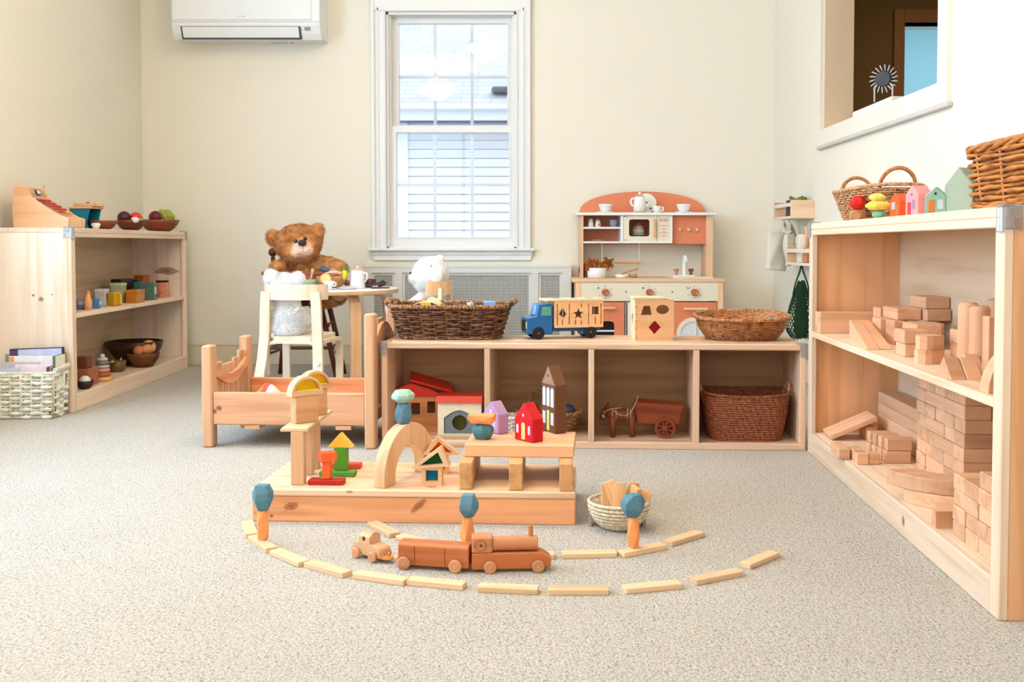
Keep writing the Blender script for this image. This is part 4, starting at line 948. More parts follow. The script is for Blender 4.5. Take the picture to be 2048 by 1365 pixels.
# ---- white seagrass basket with books
cA=fl(91.8,839.6); 
t=thing('storage_basket','white woven rush basket full of picture books by the left wall','basket',(cA.x-.118,cA.y+.075,0),radians(2))
M_wb=wicker('white_rush',(238,236,222),(196,192,170),(26,26,60),rough=.7)
hole=lambda p: p[0]>.11 and abs(p[1])<.045 and .118<p[2]<.158
obj('basket_body',woven(.132,.065,.140,.069,.172,n=12,rows=12,stakes=20,r=.0085,amp=.005,skip=hole,jit=.18,flat=.85,liner=True),[M_wb],t)
obj('rim',rim_g(.141,.070,12,.174,.006,turns=44,amp=.2),M_wb,t)
obj('handle',G().cyl((.142,-.058,.182),(.146,.052,.190),.0105,seg=14,bev=.003),wood('bleached_stick',(222,212,190),'Y',streak=.5),t)
g=G()
for x,y in ((.136,-.069),(.136,.066)): g.tube([(x,y,.0),(x+.004,y,.09),(x+.008,y,.176)],.003,6)
obj('corner_cord',g,wicker('cord_tan',(206,190,150),(170,150,110),(200,200,200)),t)
def book(label,x,y,w,h,th,c_,inner,tilt=-8,side=0,rz=0,spine=None):
    """cover faces the viewer, leaning back in the basket"""
    o=thing('picture_book',label,'book',(cA.x-.096+x*.93,cA.y+.075+y*.8-.012,.012),rot=(radians(tilt),radians(side),radians(3+rz)))
    obj('cover',G().box(-w/2,w/2,-th/2,-th/2+.002,0,h,.001).box(-w/2,w/2,th/2-.002,th/2,0,h,.001).box(-w/2,-w/2+.002,-th/2,th/2,0,h,0),paint('cover_%d_%d_%d'%c_,c_,rough=.3,spec=.5),o)
    obj('pages',G().box(-w/2+.002,w/2-.003,-th/2+.002,th/2-.002,.003,h-.003,0),paint('book_pages',(240,236,226)),o)
    for (x0,x1,z0,z1,cc) in inner: obj('cover_print',G().box(x0,x1,-th/2-.0006,-th/2,z0,z1,0),paint('print_%d_%d_%d'%cc,cc,rough=.3,spec=.5,var=.08,bscale=20),o)
    return o
book('tall dark picture book with pale lilac cover, rearmost in the white basket',.016,.060,.205,.247,.010,(44,44,66),[(-.07,.095,.12,.243,(196,204,240)),(-.10,-.07,.12,.240,(84,64,112))],tilt=-3,side=-2)
book('sage green book edge behind the others in the white basket',-.075,.074,.10,.222,.008,(150,170,160),[],tilt=-3)
book('white picture book with orange spine strip in the white basket',.006,.034,.190,.218,.008,(240,240,240),[(-.094,-.075,.10,.215,(250,170,80))],tilt=-4)
book('grey picture book with a round red spot in the white basket',-.05,.008,.16,.196,.008,(196,198,212),[(-.005,.020,.160,.184,(214,60,70))],tilt=-4)
book('pale pink white book at the front of the white basket',.028,-.016,.150,.190,.008,(244,232,238),[(-.07,.07,.10,.186,(242,222,232))],tilt=-6)
book('light blue book at the left front of the white basket',-.075,-.04,.12,.176,.006,(196,208,232),[],tilt=-6,side=-6)
book('thin plum book standing sideways by the basket handle',.106,.0,.012,.185,.10,(120,44,70),[],tilt=0)
book('thin dark green book beside the plum book by the basket handle',.122,.02,.010,.225,.10,(96,110,84),[],tilt=0)

# ================================================================ DOLL BED
A=fl(404,896); B=fl(747,902.5); brz=CS_rz; BL=hypot(B.x-A.x,B.y-A.y)
M_bed=wood('antique_pine',(222,170,128),'X',dark=.7); M_bedz=wood('antique_pine_post',(216,168,130),'Z',dark=.72)
t=thing('doll_bed','worn pine doll bed with slatted ends','doll bed',(A.x,A.y,0),brz)
D=.40; pw=.034; pd=.05
for x,h in ((0,.333),(BL-pw,.438)):
    for y in (0,D-pd): obj('post',G().box(x,x+pw,y,y+pd,0,h,.005),M_bedz,t)
kn=[(.055,.008,.128,.012,.02,.010),(.040,.008,.118,.009,.02,.009),(.37,.008,.178,.03,.02,.010)]
obj('side_rail',G().box(pw,BL-pw,.008,.026,.074,.180,.003),wood('bed_rail_pine',(224,170,130),'X',knots=kn,kcol=(88,48,30),dark=.75),t)
obj('side_rail',G().box(pw,BL-pw,D-.026,D-.008,.074,.180,.003),wood('bed_rail_in',(226,150,104),'X'),t)
obj('bed_base',G().box(pw*.5,BL-pw*.5,.026,D-.026,.074,.086,.001),M_bed,t)
for k in (.14,.30,.44): obj('base_slat',G().box(k,k+.05,.0,D,.062,.073,.001),M_bed,t)
def endboard(x0,zt_fn,slat_fn,zb_,rail_h):
    g=G(); n=14; top=[];bot=[]
    for i in range(n+1):
        f=i/n; y=pd+(D-2*pd)*f; z=zt_fn(f); top.append((y,z)); bot.append((y,z-rail_h(f)))
    g.plate(top+bot[::-1],[],x0+.0105,x0+.024,M=T,bev=.001); obj('end_rail',g,wood('bed_rail_end',(226,166,124),'Y'),t)
    g=G().box(x0+.0105,x0+.022,pd,D-pd,zb_,zb_+.03,.001); obj('end_rail',g,wood('bed_rail_end',(226,166,124),'Y'),t)
    ns=6
    for k in range(ns):
        f=(k+.5)/ns; y=pd+(D-2*pd)*f; w=.040
        z1=slat_fn(f); obj('slat',G().box(x0,x0+.010,y-w/2,y+w/2,zb_,z1,.002),M_bedz,t)
endboard(.008,lambda f:.265-.045*sin(pi*min(f*.95+.02,1)),lambda f:.298-.045*sin(pi*f),.09,lambda f:.034)
endboard(BL-.030,lambda f:.345+.055*sin(pi*f),lambda f:.33+.085*sin(pi*f),.09,lambda f:.05)
g=G(); w=(D-.06)
def blank(u,v):
    x=.05+u*.17; y=.035+v*w; 
    z=.095+.075*max(0,1-abs(u-.38)*1.9)**.7*(.75+.25*sin(3.2*v*pi+.6))+.012*sin(9*u+4*v)
    return (x,y,max(z,.092))
g.sheet(40,40,blank)
def rain():
    m,nt,b=nodes('rainbow_cloth'); L=nt.links; tc=N(nt,'ShaderNodeTexCoord'); sp=N(nt,'ShaderNodeSeparateXYZ'); L.new(tc.outputs['Object'],sp.inputs[0])
    w_=rgb(244,236,226); r=ramp(nt,sp.outputs[0],[(0,w_),(.075,rgb(150,190,224)),(.088,w_),(.092,rgb(246,206,110)),(.104,rgb(244,160,100)),(.116,rgb(236,90,80)),(.134,w_)],'CONSTANT')
    L.new(r.outputs[0],b.inputs['Base Color']); b.inputs['Roughness'].default_value=.9; return m
g2=G(); g2.v=g.v; g2.f=g.f; g2.m=g.m; g2.s=g.s
c_,s_=cos(brz),sin(brz); bl=solo('doll_blanket',g2,rain(),'rumpled white blanket with rainbow stripes in the doll bed','blanket',(A.x,A.y,0),brz)
bl.modifiers.new('thick','SOLIDIFY').thickness=.004
# ================================================================ TABLE, CHAIRS, PLUSH BEARS
def remeshed(g,voxel,smooth=6):
    o=bpy.data.objects.new('tmp',g.mesh('tmp',[])); C.objects.link(o)
    m=o.modifiers.new('r','REMESH'); m.mode='VOXEL'; m.voxel_size=voxel; m.use_smooth_shade=True
    s=o.modifiers.new('s','SMOOTH'); s.iterations=smooth; s.factor=.5
    dg=bpy.context.evaluated_depsgraph_get(); dg.update(); me=bpy.data.meshes.new_from_object(o.evaluated_get(dg))
    vs=[v.co.copy() for v in me.vertices]; fs=[tuple(p.vertices) for p in me.polygons]; ns=[v.normal.copy() for v in me.vertices]
    bpy.data.objects.remove(o); return vs,fs,ns
def fur(g,vs,fs,n,ln,wd,rnd,droop=.35,mi=0,curl=.5,keep=None):
    """tapered pile strands rooted on the surface"""
    ar=[];tot=0
    for f in fs:
        a=(vs[f[1]]-vs[f[0]]).cross(vs[f[2]]-vs[f[0]]).length; tot+=a; ar.append(tot)
    import bisect
    for _ in range(n):
        f=fs[bisect.bisect(ar,rnd.random()*tot)%len(fs)]
        w=[rnd.random() for _ in f]; sw=sum(w); p=Vector((0,0,0))
        for q,i in zip(w,f): p+=vs[i]*(q/sw)
        if keep and not keep(p): continue
        nn=(vs[f[1]]-vs[f[0]]).cross(vs[f[2]]-vs[f[0]]).normalized()
        cl=mnoise.noise_vector(p*38)*curl
        fd=Vector((0,0,-1)); fd=fd-nn*fd.dot(nn)
        d=(nn*.42+fd*(droop+.25)+cl+Vector((rnd.uniform(-.3,.3),rnd.uniform(-.3,.3),rnd.uniform(-.3,.3)))).normalized()
        L=ln*rnd.uniform(.6,1.25); t=d.cross(Vector((rnd.uniform(-1,1),rnd.uniform(-1,1),rnd.uniform(-1,1)))).normalized()*wd
        tip=p+d*L+cl*L*.4; mid=p+nn*L*.5+d*L*.15
        g.add([p-nn*.001-t,p-nn*.001+t,mid+t*.8,tip,mid-t*.8],[(0,1,2,4),(4,2,3)],mi=mi)
def fur_mat(name,c,c2,rough=.9):
    m,nt,b=nodes(name); L=nt.links; tc=N(nt,'ShaderNodeTexCoord'); nz=N(nt,'ShaderNodeTexNoise'); nz.inputs['Scale'].default_value=30; nz.inputs['Detail'].default_value=5; L.new(tc.outputs['Object'],nz.inputs['Vector'])
    r=ramp(nt,nz.outputs[0],[(.35,rgb(*c2)),(.62,rgb(*c))]); L.new(r.outputs[0],b.inputs['Base Color']); b.inputs['Roughness'].default_value=rough; b.inputs['Sheen Weight'].default_value=.4; b.inputs['Specular IOR Level'].default_value=.1; return m

# ---- bentwood chair --------------------------------------------------------------
M_bwW=wood('white_birch',(238,218,192),'Z',dark=.94,streak=.3); M_bwB=wood('birch_ply_chair',(236,196,158),'Z',dark=.9,streak=.4)
def bent_chair(label,loc,rz,seat_h=.29,back_h=.50,w=.228,mback=None,mleg=None):
    t=thing('bentwood_chair',label,'chair',loc,rz); mback=mback or M_bwW; mleg=mleg or M_bwW
    # forward = +y
    obj('seat',G().plate([( (w/2)*math.copysign(abs(cos(a))**.45,cos(a)), .012+.125*math.copysign(abs(sin(a))**.45,sin(a))) for a in [2*pi*k/40 for k in range(40)]],[],-.009,.009,M=Matrix(((1,0,0,0),(0,0,-1,0) if 0 else (0,0,1,0),(0,1,0,0),(0,0,0,1)))@Matrix.Identity(4),bev=.003) if 0 else
        G().add(*seat_slab(w/2,.125,.012,seat_h-.018,seat_h)),[mleg],t)
    # back legs, raked and curved, carrying the backrest
    for s in (-1,1):
        g=G(); path=[(s*(w/2+.018),-.185,0),(s*(w/2+.012),-.150,.10),(s*(w/2+.004),-.126,.20),(s*(w/2-.002),-.116,seat_h),(s*(w/2-.006),-.116,back_h-.09),(s*(w/2-.010),-.118,back_h-.03)]
        strap(g,path,.040,.016,(1,0,0)); obj('leg',g,[mleg],t)
    for s in (-1,1):
        g=G(); r=.035; pts=[(s*(w/2+.004),.118,0),(s*(w/2+.004),.118,seat_h-.022-r)]+[(s*(w/2+.004),.118-r*(1-cos(a)),seat_h-.022-r+r*sin(a)) for a in (pi/8,pi/4,3*pi/8,pi/2)]+[(s*(w/2+.004),-.10,seat_h-.022)]
        if s: g2=[(p[0],p[1],p[2]) for p in pts]; strap(g,g2,.03,.014,(1,0,0)); obj('leg',g,[mleg],t)
    g=G(); r=.035; q=[(-w/2+.004,-.10,.13),(-w/2+.004,-.10,seat_h-.024-r)]+[(-w/2+.004+r*(1-cos(a)),-.10,seat_h-.024-r+r*sin(a)) for a in (pi/8,pi/4,3*pi/8,pi/2)]+[(w/2-.004-r*(1-cos(a)),-.10,seat_h-.024-r+r*sin(a)) for a in (pi/2,3*pi/8,pi/4,pi/8)]+[(w/2-.004,-.10,seat_h-.024-r),(w/2-.004,-.10,.13)]
    strap(g,q,.03,.012,(0,1,0)); obj('seat_brace',g,[mleg],t)
    # curved backrest band
    g=G(); n=20; hw=w/2+.021; vs=[];fs=[]
    for i in range(n+1):
        u=-1+2*i/n; x=hw*sin(u*1.12)/sin(1.12); y=-.146+ .078*(1-cos(u*1.12))/(1-cos(1.12)); 
        for dy,z in ((0,back_h-.062),(.013,back_h-.062),(.013,back_h),(0,back_h)): vs.append((x,y+dy,z))
    for i in range(n):
        for k in range(4): a=i*4+k; b2=i*4+(k+1)%4; fs.append((a,b2,b2+4,a+4))
    fs.append((0,3,2,1)); e=n*4; fs.append((e,e+1,e+2,e+3)); g.add(vs,fs); obj('backrest',g,[mback],t)
    for s in (1,):
        g=G()
        for z in (.155,.115): g.cyl((s*(w/2+.0165),-.148+.012,z),(s*(w/2+.0185)+.008,-.150+.012,z),.009,seg=16)
        g2=G()
        for z,y in ((.185,-.125),(.145,-.136)): g2.cyl((w/2+.008,y-.022,z),(w/2+.008,y-.006,z),.0085,seg=18)
        obj('screw_cover',g2,[paint('screw_cap_white',(244,238,226))],t)
    return t
def seat_slab(a,b,yc,z0,z1,n=40,e=.5):
    vs=[];fs=[]
    for z in (z0,z1):
        for k in range(n):
            t=2*pi*k/n; vs.append((a*math.copysign(abs(cos(t))**e,cos(t)),yc+b*math.copysign(abs(sin(t))**e,sin(t)),z))
    for k in range(n): j=(k+1)%n; fs.append((k,j,n+j,n+k))
    fs.append(tuple(range(n))[::-1]); fs.append(tuple(range(n,2*n))); return vs,fs
def strap(g,path,width,thick,side):
    """flat bent-wood strip: width across 'side', thickness in the bending plane"""
    P=[Vector(p) for p in path]; S=Vector(side).normalized(); vs=[];fs=[];n=len(P)
    # width runs perpendicular to the plane for side given
    for i in range(n):
        t=(P[min(i+1,n-1)]-P[max(i-1,0)]).normalized(); nn=t.cross(S).normalized() if abs(t.dot(S))<.99 else Vector((0,0,1))
        w=S-t*S.dot(t); w.normalize()
        for a,b in ((-1,-1),(1,-1),(1,1),(-1,1)): vs.append(P[i]+w*(a*width/2)+nn*(b*thick/2))
    for i in range(n-1):
        for k in range(4): a=i*4+k; b=i*4+(k+1)%4; fs.append((a,b,b+4,a+4))
    fs.append((0,3,2,1)); e=(n-1)*4; fs.append((e,e+1,e+2,e+3)); g.add(vs,fs)
ca=at(582,590,4.0)
ch1=Vector((ca.x+.012,4.135,0))
bent_chair('white bentwood child chair seen from behind with a shaggy white bear on it',ch1,radians(-9))
ch2=Vector((-.520,4.50,0))
bent_chair('bentwood child chair with birch backrest under the smooth white bear',ch2,radians(84),mback=M_bwB)

# ---- round table ------------------------------------------------------------------
tbx=at(671,577,4.62); TB=Vector((tbx.x,4.62,0)); TH_=.462
t=thing('round_table','round birch children table with white top in front of the teddy bear','table',TB)
R=.288
obj('table_top',G().lathe([(0,TH_-.001),(R-.003,TH_-.001),(R,TH_-.004),(R,TH_-.006)],56),paint('white_laminate',(244,244,244),rough=.3,spec=.5,var=.005),t)
obj('table_edge',G().lathe([(R,TH_-.006),(R,TH_-.022),(R-.003,TH_-.024),(0,TH_-.024)],56),wood('birch_edge',(240,206,164),'X',dark=.9),t)
for ang in (-57,20,123,200):
    a=radians(ang); g=G(); r=.05; R0=R-.055; zt=TH_-.031
    pr=[(R0,0),(R0,zt-r)]+[(R0-r*(1-cos(q)),zt-r+r*sin(q)) for q in (pi/8,pi/4,3*pi/8,pi/2)]+[(R0-.15,zt)]
    strap(g,[(x*cos(a),x*sin(a),z) for x,z in pr],.048,.014,(-sin(a),cos(a),0)); obj('leg',g,wood('birch_leg',(238,196,156),'Z',dark=.9,streak=.4),t)

# ---- brown wooden high chair and the teddy bear ------------------------------------
hc=at(606,600,4.97); HC=Vector((hc.x,4.97,0))
M_hc=wood('mahogany_chair',(112,58,34),'X',dark=.55,rough=.35); M_hcz=wood('mahogany_chair_z',(104,52,32),'Z',dark=.55,rough=.35)
t=thing('doll_high_chair','dark brown wooden doll high chair holding the teddy bear','high chair',HC)
SZ=.385
obj('seat',G().box(-.11,.125,-.13,.10,SZ-.022,SZ,.006),M_hc,t)
for x,y,x2,y2 in ((-.095,-.11,-.165,-.16),(.11,-.11,.20,-.16),(-.095,.08,-.15,.13),(.11,.08,.18,.13)):
    obj('leg',G().tube([(x,y,SZ-.02),((x+x2)/2,(y+y2)/2,SZ/2),(x2,y2,0)],[.014,.0135,.012],8),M_hcz,t)
for z,f in ((.268,.30),(.16,.58),(.13,.66)):
    xa=.11+.09*f; xb=-.095-.07*f; ya=-.11-.05*f; yb=.08+.05*f
    if z!=.13: obj('stretcher',G().cyl((xb-.02,ya,z),(xa+.02,ya,z),.008,seg=8),M_hc,t)
    obj('stretcher',G().cyl((xa,ya,z),(xa-.01,yb,z+.0),.007,seg=8),M_hc,t); obj('stretcher',G().cyl((xb,ya,z),(xb+.01,yb,z),.007,seg=8),M_hc,t)
for x in (-.172,.03):
    g=G(); g.tube([(x*.7,.08,SZ-.02),(x*.95,.09,SZ+.10),(x,.09,.60)],[.012,.012,.011],8); g.ball((x,.09,.622),(.022,.022,.022)); obj('back_post',g,M_hcz,t)
obj('back_rail',G().cyl((-.172,.09,.545),(.03,.09,.545),.009,seg=8),M_hc,t)
tr=at(612,547,4.74)
obj('tray',G().cbox((.022,-.21,tr.z),(.33,.05,.016),bev=.004),wood('tray_mahogany',(150,76,46),'X',dark=.7),t)
for x in (-.14,.17): obj('tray_arm',G().tube([(x,-.20,tr.z-.003),(x,-.05,tr.z-.01),(x*.9,.09,tr.z)],.008,8),M_hc,t)

rnd=random.Random(11)
def pb(x,y,Y): q=at(x,y,Y); return Vector((q.x-HC.x,Y-HC.y,q.z))
g=G(); rl=(0,radians(-9),0)
g.ball(pb(597,486,4.90),(.116,.098,.088),rot=rl); g.ball(pb(600,500,4.86),(.095,.08,.062),rot=rl)
g.ball(pb(547,477,4.89),(.036,.022,.044),rot=(0,radians(-20),0)); g.ball(pb(635,463,4.89),(.036,.022,.042),rot=(0,radians(25),0))
g.ball(pb(603,535,4.93),(.088,.07,.06)); g.ball(pb(604,570,4.93),(.095,.085,.10))
g.tube([pb(572,530,4.93),pb(560,538,4.84),pb(554,537,4.78)],[.036,.034,.034],10); g.ball(pb(554,535,4.77),(.036,.030,.028))
g.tube([pb(634,528,4.91),pb(656,530,4.86),pb(682,538,4.80)],[.040,.038,.034],10); g.ball(pb(684,539,4.80),(.032,.03,.030))
g.tube([pb(630,600,4.90),pb(650,598,4.80),pb(668,594,4.68)],[.046,.044,.04],10); g.ball(pb(672,594,4.66),(.050,.035,.038))
g.tube([pb(585,605,4.90),pb(572,604,4.80),pb(560,600,4.70)],[.046,.044,.04],10)
vs,fs,ns=remeshed(g,.009,5); G1=G(); G1.add(vs,fs,sm=True)
mz=pb(604,499,4.80)
mc=pb(604,499,4.80)
fur(G1,vs,fs,32000,.012,.0009,rnd,droop=.25,curl=.7,keep=lambda p:(p-mc).length>.062)
t=thing('teddy_bear','big golden brown teddy bear sitting at the round table','teddy bear',HC)
obj('body',G1,fur_mat('golden_fur',(224,158,92),(176,108,52)),t)
g=G(); g.ball(pb(603.5,499,4.815),(.054,.050,.044),rot=rl); g.ball(pb(594,505,4.792),(.031,.036,.028)); g.ball(pb(614,502,4.792),(.031,.036,.028)); vs,fs,ns=remeshed(g,.005,4)
mm=obj('muzzle',G().add(vs,fs,sm=True),paint('muzzle_plush',(238,198,172),rough=.9,bump=.5,bscale=200),t)
g=G(); cx0=pb(605,494,4.752); g.tube([cx0,pb(606,503,4.748)],.0009,5); g.tube([pb(590,506,4.764),pb(596,509,4.756),pb(602,508,4.751),pb(606,503,4.748),pb(611,505.5,4.751),pb(616,503,4.757),pb(619,499,4.766)],.0010,5)
obj('mouth_stitch',g,paint('stitch_brown',(96,56,44)),t)
obj('nose',G().ball(pb(604.5,486,4.760),(.021,.016,.0155),rot=rl),paint('nose_plush',(62,48,52),rough=.6),t)
for a,b_ in ((591.5,482.5),(610.5,477.5)): obj('eye',G().ball(pb(a,b_,4.786),(.0095,.009,.0095)),paint('eye_black',(30,20,18),rough=.1,spec=.8),t)
obj('foot_sole',G().ball(pb(677,592,4.622),(.032,.014,.024),rot=(0,radians(20),0)),paint('sole_plush',(214,178,150),rough=.9),t)

# ---- shaggy white bear, back to the camera -----------------------------------------
WB=Vector((ch1.x+.0,4.09,0)); _wx=-.008
def pw_(x,y,Y): q=at(x,y,Y); return Vector((q.x-WB.x+_wx,Y-WB.y,q.z))
g=G()
g.ball(pw_(573,577,4.12),(.066,.06,.060)); g.ball(pw_(547,556,4.09),(.031,.02,.034)); g.ball(pw_(599,560,4.09),(.030,.02,.034))
zb_=SZ
g.ball(pw_(577,640,4.11),(.074,.068,.082)); g.ball(pw_(577,655,4.11),(.080,.072,.060)); g.ball(pw_(576,604,4.11),(.055,.05,.04))
g.tube([pw_(590,618,4.08),pw_(606,638,4.10),pw_(614,652,4.14)],[.028,.027,.026],10)
g.tube([pw_(558,618,4.10),pw_(545,634,4.14),pw_(546,648,4.20)],[.026,.025,.025],10)
g.tube([pw_(560,664,4.16),pw_(572,662,4.28)],[.036,.034],10); g.tube([pw_(595,664,4.16),pw_(612,662,4.27)],[.036,.034],10)
low=.292; vs,fs,ns=remeshed(g,.008,4); vs=[Vector((v.x,v.y,max(v.z,low))) for v in vs]; G1=G(); G1.add(vs,fs,sm=True); fur(G1,vs,fs,26000,.010,.0011,rnd,droop=.3,curl=.6)
G1.v=[(a,b_,max(c2,.2915)) for a,b_,c2 in G1.v]
t=thing('teddy_bear','shaggy white plush bear seen from behind on the white chair','teddy bear',WB); obj('body',G1,fur_mat('white_shag',(255,254,252),(250,248,246)),t)
obj('care_label',G().cbox(pw_(549,673,4.04)+Vector((0,0,.004)),(.012,.001,.02),rot=(.2,0,.3),bev=0),paint('tag_white',(236,240,240)),t)

# ---- smooth white bear, in profile --------------------------------------------------
SB=Vector((ch2.x+.02,4.50,0))
def ps_(x,y,Y): q=at(x,y,Y); return Vector((q.x-SB.x,Y-SB.y,q.z))
g=G()
g.ball(ps_(861,548,4.48),(.084,.076,.078)); g.ball(ps_(836,556,4.48),(.045,.042,.036)); g.ball(ps_(850,566,4.48),(.055,.05,.045))
g.ball(ps_(879,517.5,4.50),(.024,.018,.018)); 
g.ball(ps_(856,607,4.50),(.068,.066,.058)); g.ball(ps_(862,632,4.50),(.082,.076,.056))
g.tube([ps_(846,595,4.44),ps_(826,610,4.40),ps_(800,622,4.36)],[.030,.028,.024],10)
g.tube([ps_(846,638,4.44),ps_(815,640,4.38),ps_(785,632,4.35)],[.038,.036,.032],10); g.ball(ps_(782,616,4.345),(.028,.026,.038))
g.tube([ps_(846,638,4.56),ps_(815,640,4.60),ps_(800,636,4.62)],[.038,.036,.032],10)
vs,fs,ns=remeshed(g,.007,4); vs=[Vector((v.x,v.y,max(v.z,.292))) for v in vs]; G1=G(); G1.add(vs,fs,sm=True); fur(G1,vs,fs,14000,.004,.0005,rnd,droop=.1,curl=.3)
t=thing('teddy_bear','smooth white plush bear in profile behind the dark basket','teddy bear',SB); obj('body',G1,fur_mat('white_plush',(242,240,240),(226,222,218)),t)
obj('nose',G().ball(ps_(823,547,4.470),(.010,.014,.008),rot=(0,-.5,0)),paint('nose_dark',(40,34,40),rough=.4),t)
obj('eye',G().ball(ps_(862,532,4.400),(.0035,.004,.005)),paint('eye_grey',(150,160,164),rough=.3),t)
g=G(); g.ball(ps_(874,553,4.398),(.026,.012,.042),rot=(0,radians(14),0)); obj('ear',g,fur_mat('white_plush_ear',(236,232,228),(220,214,208)),t)
obj('foot_pad',G().ball(ps_(780,613,4.330),(.021,.014,.028)),paint('pad_blue_white',(222,230,246),rough=.8),t)

# ================================================================ ON THE TABLE
def tp(x,Y): q=at(x,580,Y); return Vector((q.x,Y,TH_))
M_por=paint('porcelain',(244,244,240),rough=.15,spec=.6,var=.005)
p=tp(715,4.56); t=thing('teapot','tall cream toy pitcher with handle on the round table','pitcher',p,radians(0))
obj('body',G().lathe([(0,0),(.034,0),(.0355,.004),(.030,.066),(.029,.079),(.027,.079),(.026,.01),(0,.008)],30),M_por,t)
obj('handle',G().tube([(.028,-.004,.070),(.044,-.006,.068),(.046,-.006,.045),(.034,-.004,.028)],.0042,8),M_por,t)
obj('lid',G().lathe([(.029,.079),(.026,.084),(.008,.088),(0,.088)],26),wood('cork_lid',(226,190,150),'X'),t); obj('lid_knob',G().ball((0,0,.0945),.006),paint('pearl_knob',(244,236,220)),t)
solo('plate',G().lathe([(0,0),(.03,0),(.047,.006),(.047,.008),(.03,.003),(0,.002)],30),M_por,'white plate under the cream pitcher edge on the round table','plate',tp(695,4.47))
p=tp(658,4.42); t=thing('teacup','small white teacup on a saucer at the front of the round table','teacup',p)
obj('cup',G().lathe([(0,.004),(.010,.004),(.012,.008),(.022,.022),(.0245,.038),(.0225,.038),(.020,.022),(.0,.01)],26),M_por,t); obj('saucer',G().lathe([(0,0),(.02,0),(.032,.005),(.032,.0065),(0,.003)],26),M_por,t); obj('handle',G().tube([(.022,-.01,.032),(.034,-.012,.03),(.032,-.012,.018),(.020,-.01,.014)],.003,7),M_por,t)
pw3=tp(664,4.56); bowl('wooden_bowl','pale wooden salad bowl with play food on the round table',pw3,.072,.055,wood('salad_bowl_wood',(190,132,84),'X',dark=.75),foot=.4)
solo('play_lemon',G().ball((0,0,0),(.014,.012,.024),rot=(0,.15,0)),paint('lemon_lime',(214,214,50),rough=.5),'yellow-green play pear at the right rim of the salad bowl','play food',(pw3.x+.062,pw3.y-.03,TH_+.062))
solo('play_leaf',G().ball((0,0,0),(.010,.010,.010)),paint('leaf_green',(60,150,40),rough=.5),'green leafy top on the yellow-green play pear','play food',(pw3.x+.063,pw3.y-.028,TH_+.088))
t=thing('orange_slice','orange slice ring leaning on the front of the salad bowl','play food',(pw3.x-.012,pw3.y-.078,TH_+.045),rot=(radians(80),0,radians(10))); obj('peel',G().cyl((0,0,-.004),(0,0,.004),.025,seg=24,bev=.001),paint('peel_orange',(240,168,80)),t); obj('flesh',G().cyl((0,0,.0035),(0,0,.005),.020,seg=24),paint('flesh_orange',(244,204,140)),t)
solo('play_sausage',G().tube([(-.035,0,0),(-.01,0,.012),(.02,0,.013),(.045,0,.006)],[.006,.008,.008,.007],9),paint('peach_toy',(232,180,140)),'peach curved play sausage across the salad bowl','play food',(pw3.x+.010,pw3.y-.045,TH_+.061))
solo('play_egg',G().ball((0,0,0),(.018,.016,.016)),paint('egg_lilac',(206,196,196),rough=.5),'pale egg half in the salad bowl','play food',(pw3.x-.018,pw3.y-.02,TH_+.058))
solo('play_fish',G().ball((0,0,0),(.028,.016,.014),rot=(0,.4,0)),paint('fish_blue',(70,96,116),rough=.5,var=.3,bscale=60),'slate blue play fish heaped at the back of the salad bowl','play food',(pw3.x-.034,pw3.y+.02,TH_+.083))
solo('play_biscuit',G().cyl((0,0,-.004),(0,0,.004),.018,seg=20,bev=.001),paint('biscuit_pink',(188,128,110)),'dusty pink biscuit beside the blue play fish','play food',(pw3.x+.0,pw3.y+.02,TH_+.072),rot=(radians(70),0,0))
ps3=tp(623,4.60); bowl('sage_bowl','sage green toy bowl behind the shaggy white bear',ps3,.042,.038,paint('sage_melamine',(160,172,140),rough=.4))
solo('wooden_spoon',G().tube([(0,0,0),(.01,.0,.06)],[.006,.005],8).ball((.012,0,.066),(.009,.005,.012)),wood('spoon_wood',(224,184,150),'Z'),'pale wooden spoon standing in the sage green bowl','spoon',(ps3.x-.006,ps3.y,TH_+.012))
solo('play_cutlet',G().ball((0,0,0),(.022,.018,.010)),paint('cutlet_orange',(190,100,50),rough=.6),'rust orange play cutlet near the sage green bowl','play food',(tp(616,4.42).x,4.42,TH_+.0095))
solo('play_grapes',G().ball((0,0,0),(.026,.018,.009)).ball((.02,.005,.001),(.014,.012,.008)),paint('grape_dark',(58,40,48),rough=.4),'flat dark play grapes beside the rust orange cutlet','play food',(tp(636,4.44).x,4.47,TH_+.009))
solo('small_plate',G().lathe([(0,0),(.026,0),(.036,.005),(0,.003)],26),M_por,'small white plate behind the white chair back','plate',tp(631,4.39))
solo('play_meatball',G().ball((0,0,0),(.016,.016,.014)),paint('meat_brown',(178,110,70),rough=.6),'tan play nugget between the salad bowl and the pitcher','play food',(tp(694,4.62).x,4.62,TH_+.022))
solo('cocoa_cup',G().lathe([(0,0),(.024,0),(.028,.038),(.025,.038),(.022,.004),(0,.004)],24),paint('cocoa_brown',(96,44,38),rough=.4),'dark maroon cup behind the pitcher on the round table','cup',tp(741,4.66))
t=thing('cutlery_board','small brown board at the right edge of the round table','board',(tp(761,4.55).x,4.55,TH_),radians(8)); obj('board',G().box(-.042,.042,-.02,.02,0,.006,.002),wood('board_brown',(130,84,56),'X',dark=.6),t)
solo('toy_tongs',G().tube([(-.05,0,.0),(-.01,.0,.008),(.03,.004,.026)],[.004,.0045,.003],7).tube([(-.045,-.012,.0),(-.01,-.004,.006),(.034,-.006,.02)],[.004,.0045,.003],7),paint('tong_black',(48,46,56),rough=.35),'black toy tongs lying over the brown board','tongs',(tp(754,4.50).x,4.515,TH_+.012))
solo('play_pod',G().ball((0,0,0),(.022,.011,.010),rot=(0,-.4,0)),paint('pod_brown',(92,56,48)),'brown play pod heaped on the brown board','play food',(tp(764,4.55).x,4.555,TH_+.019))
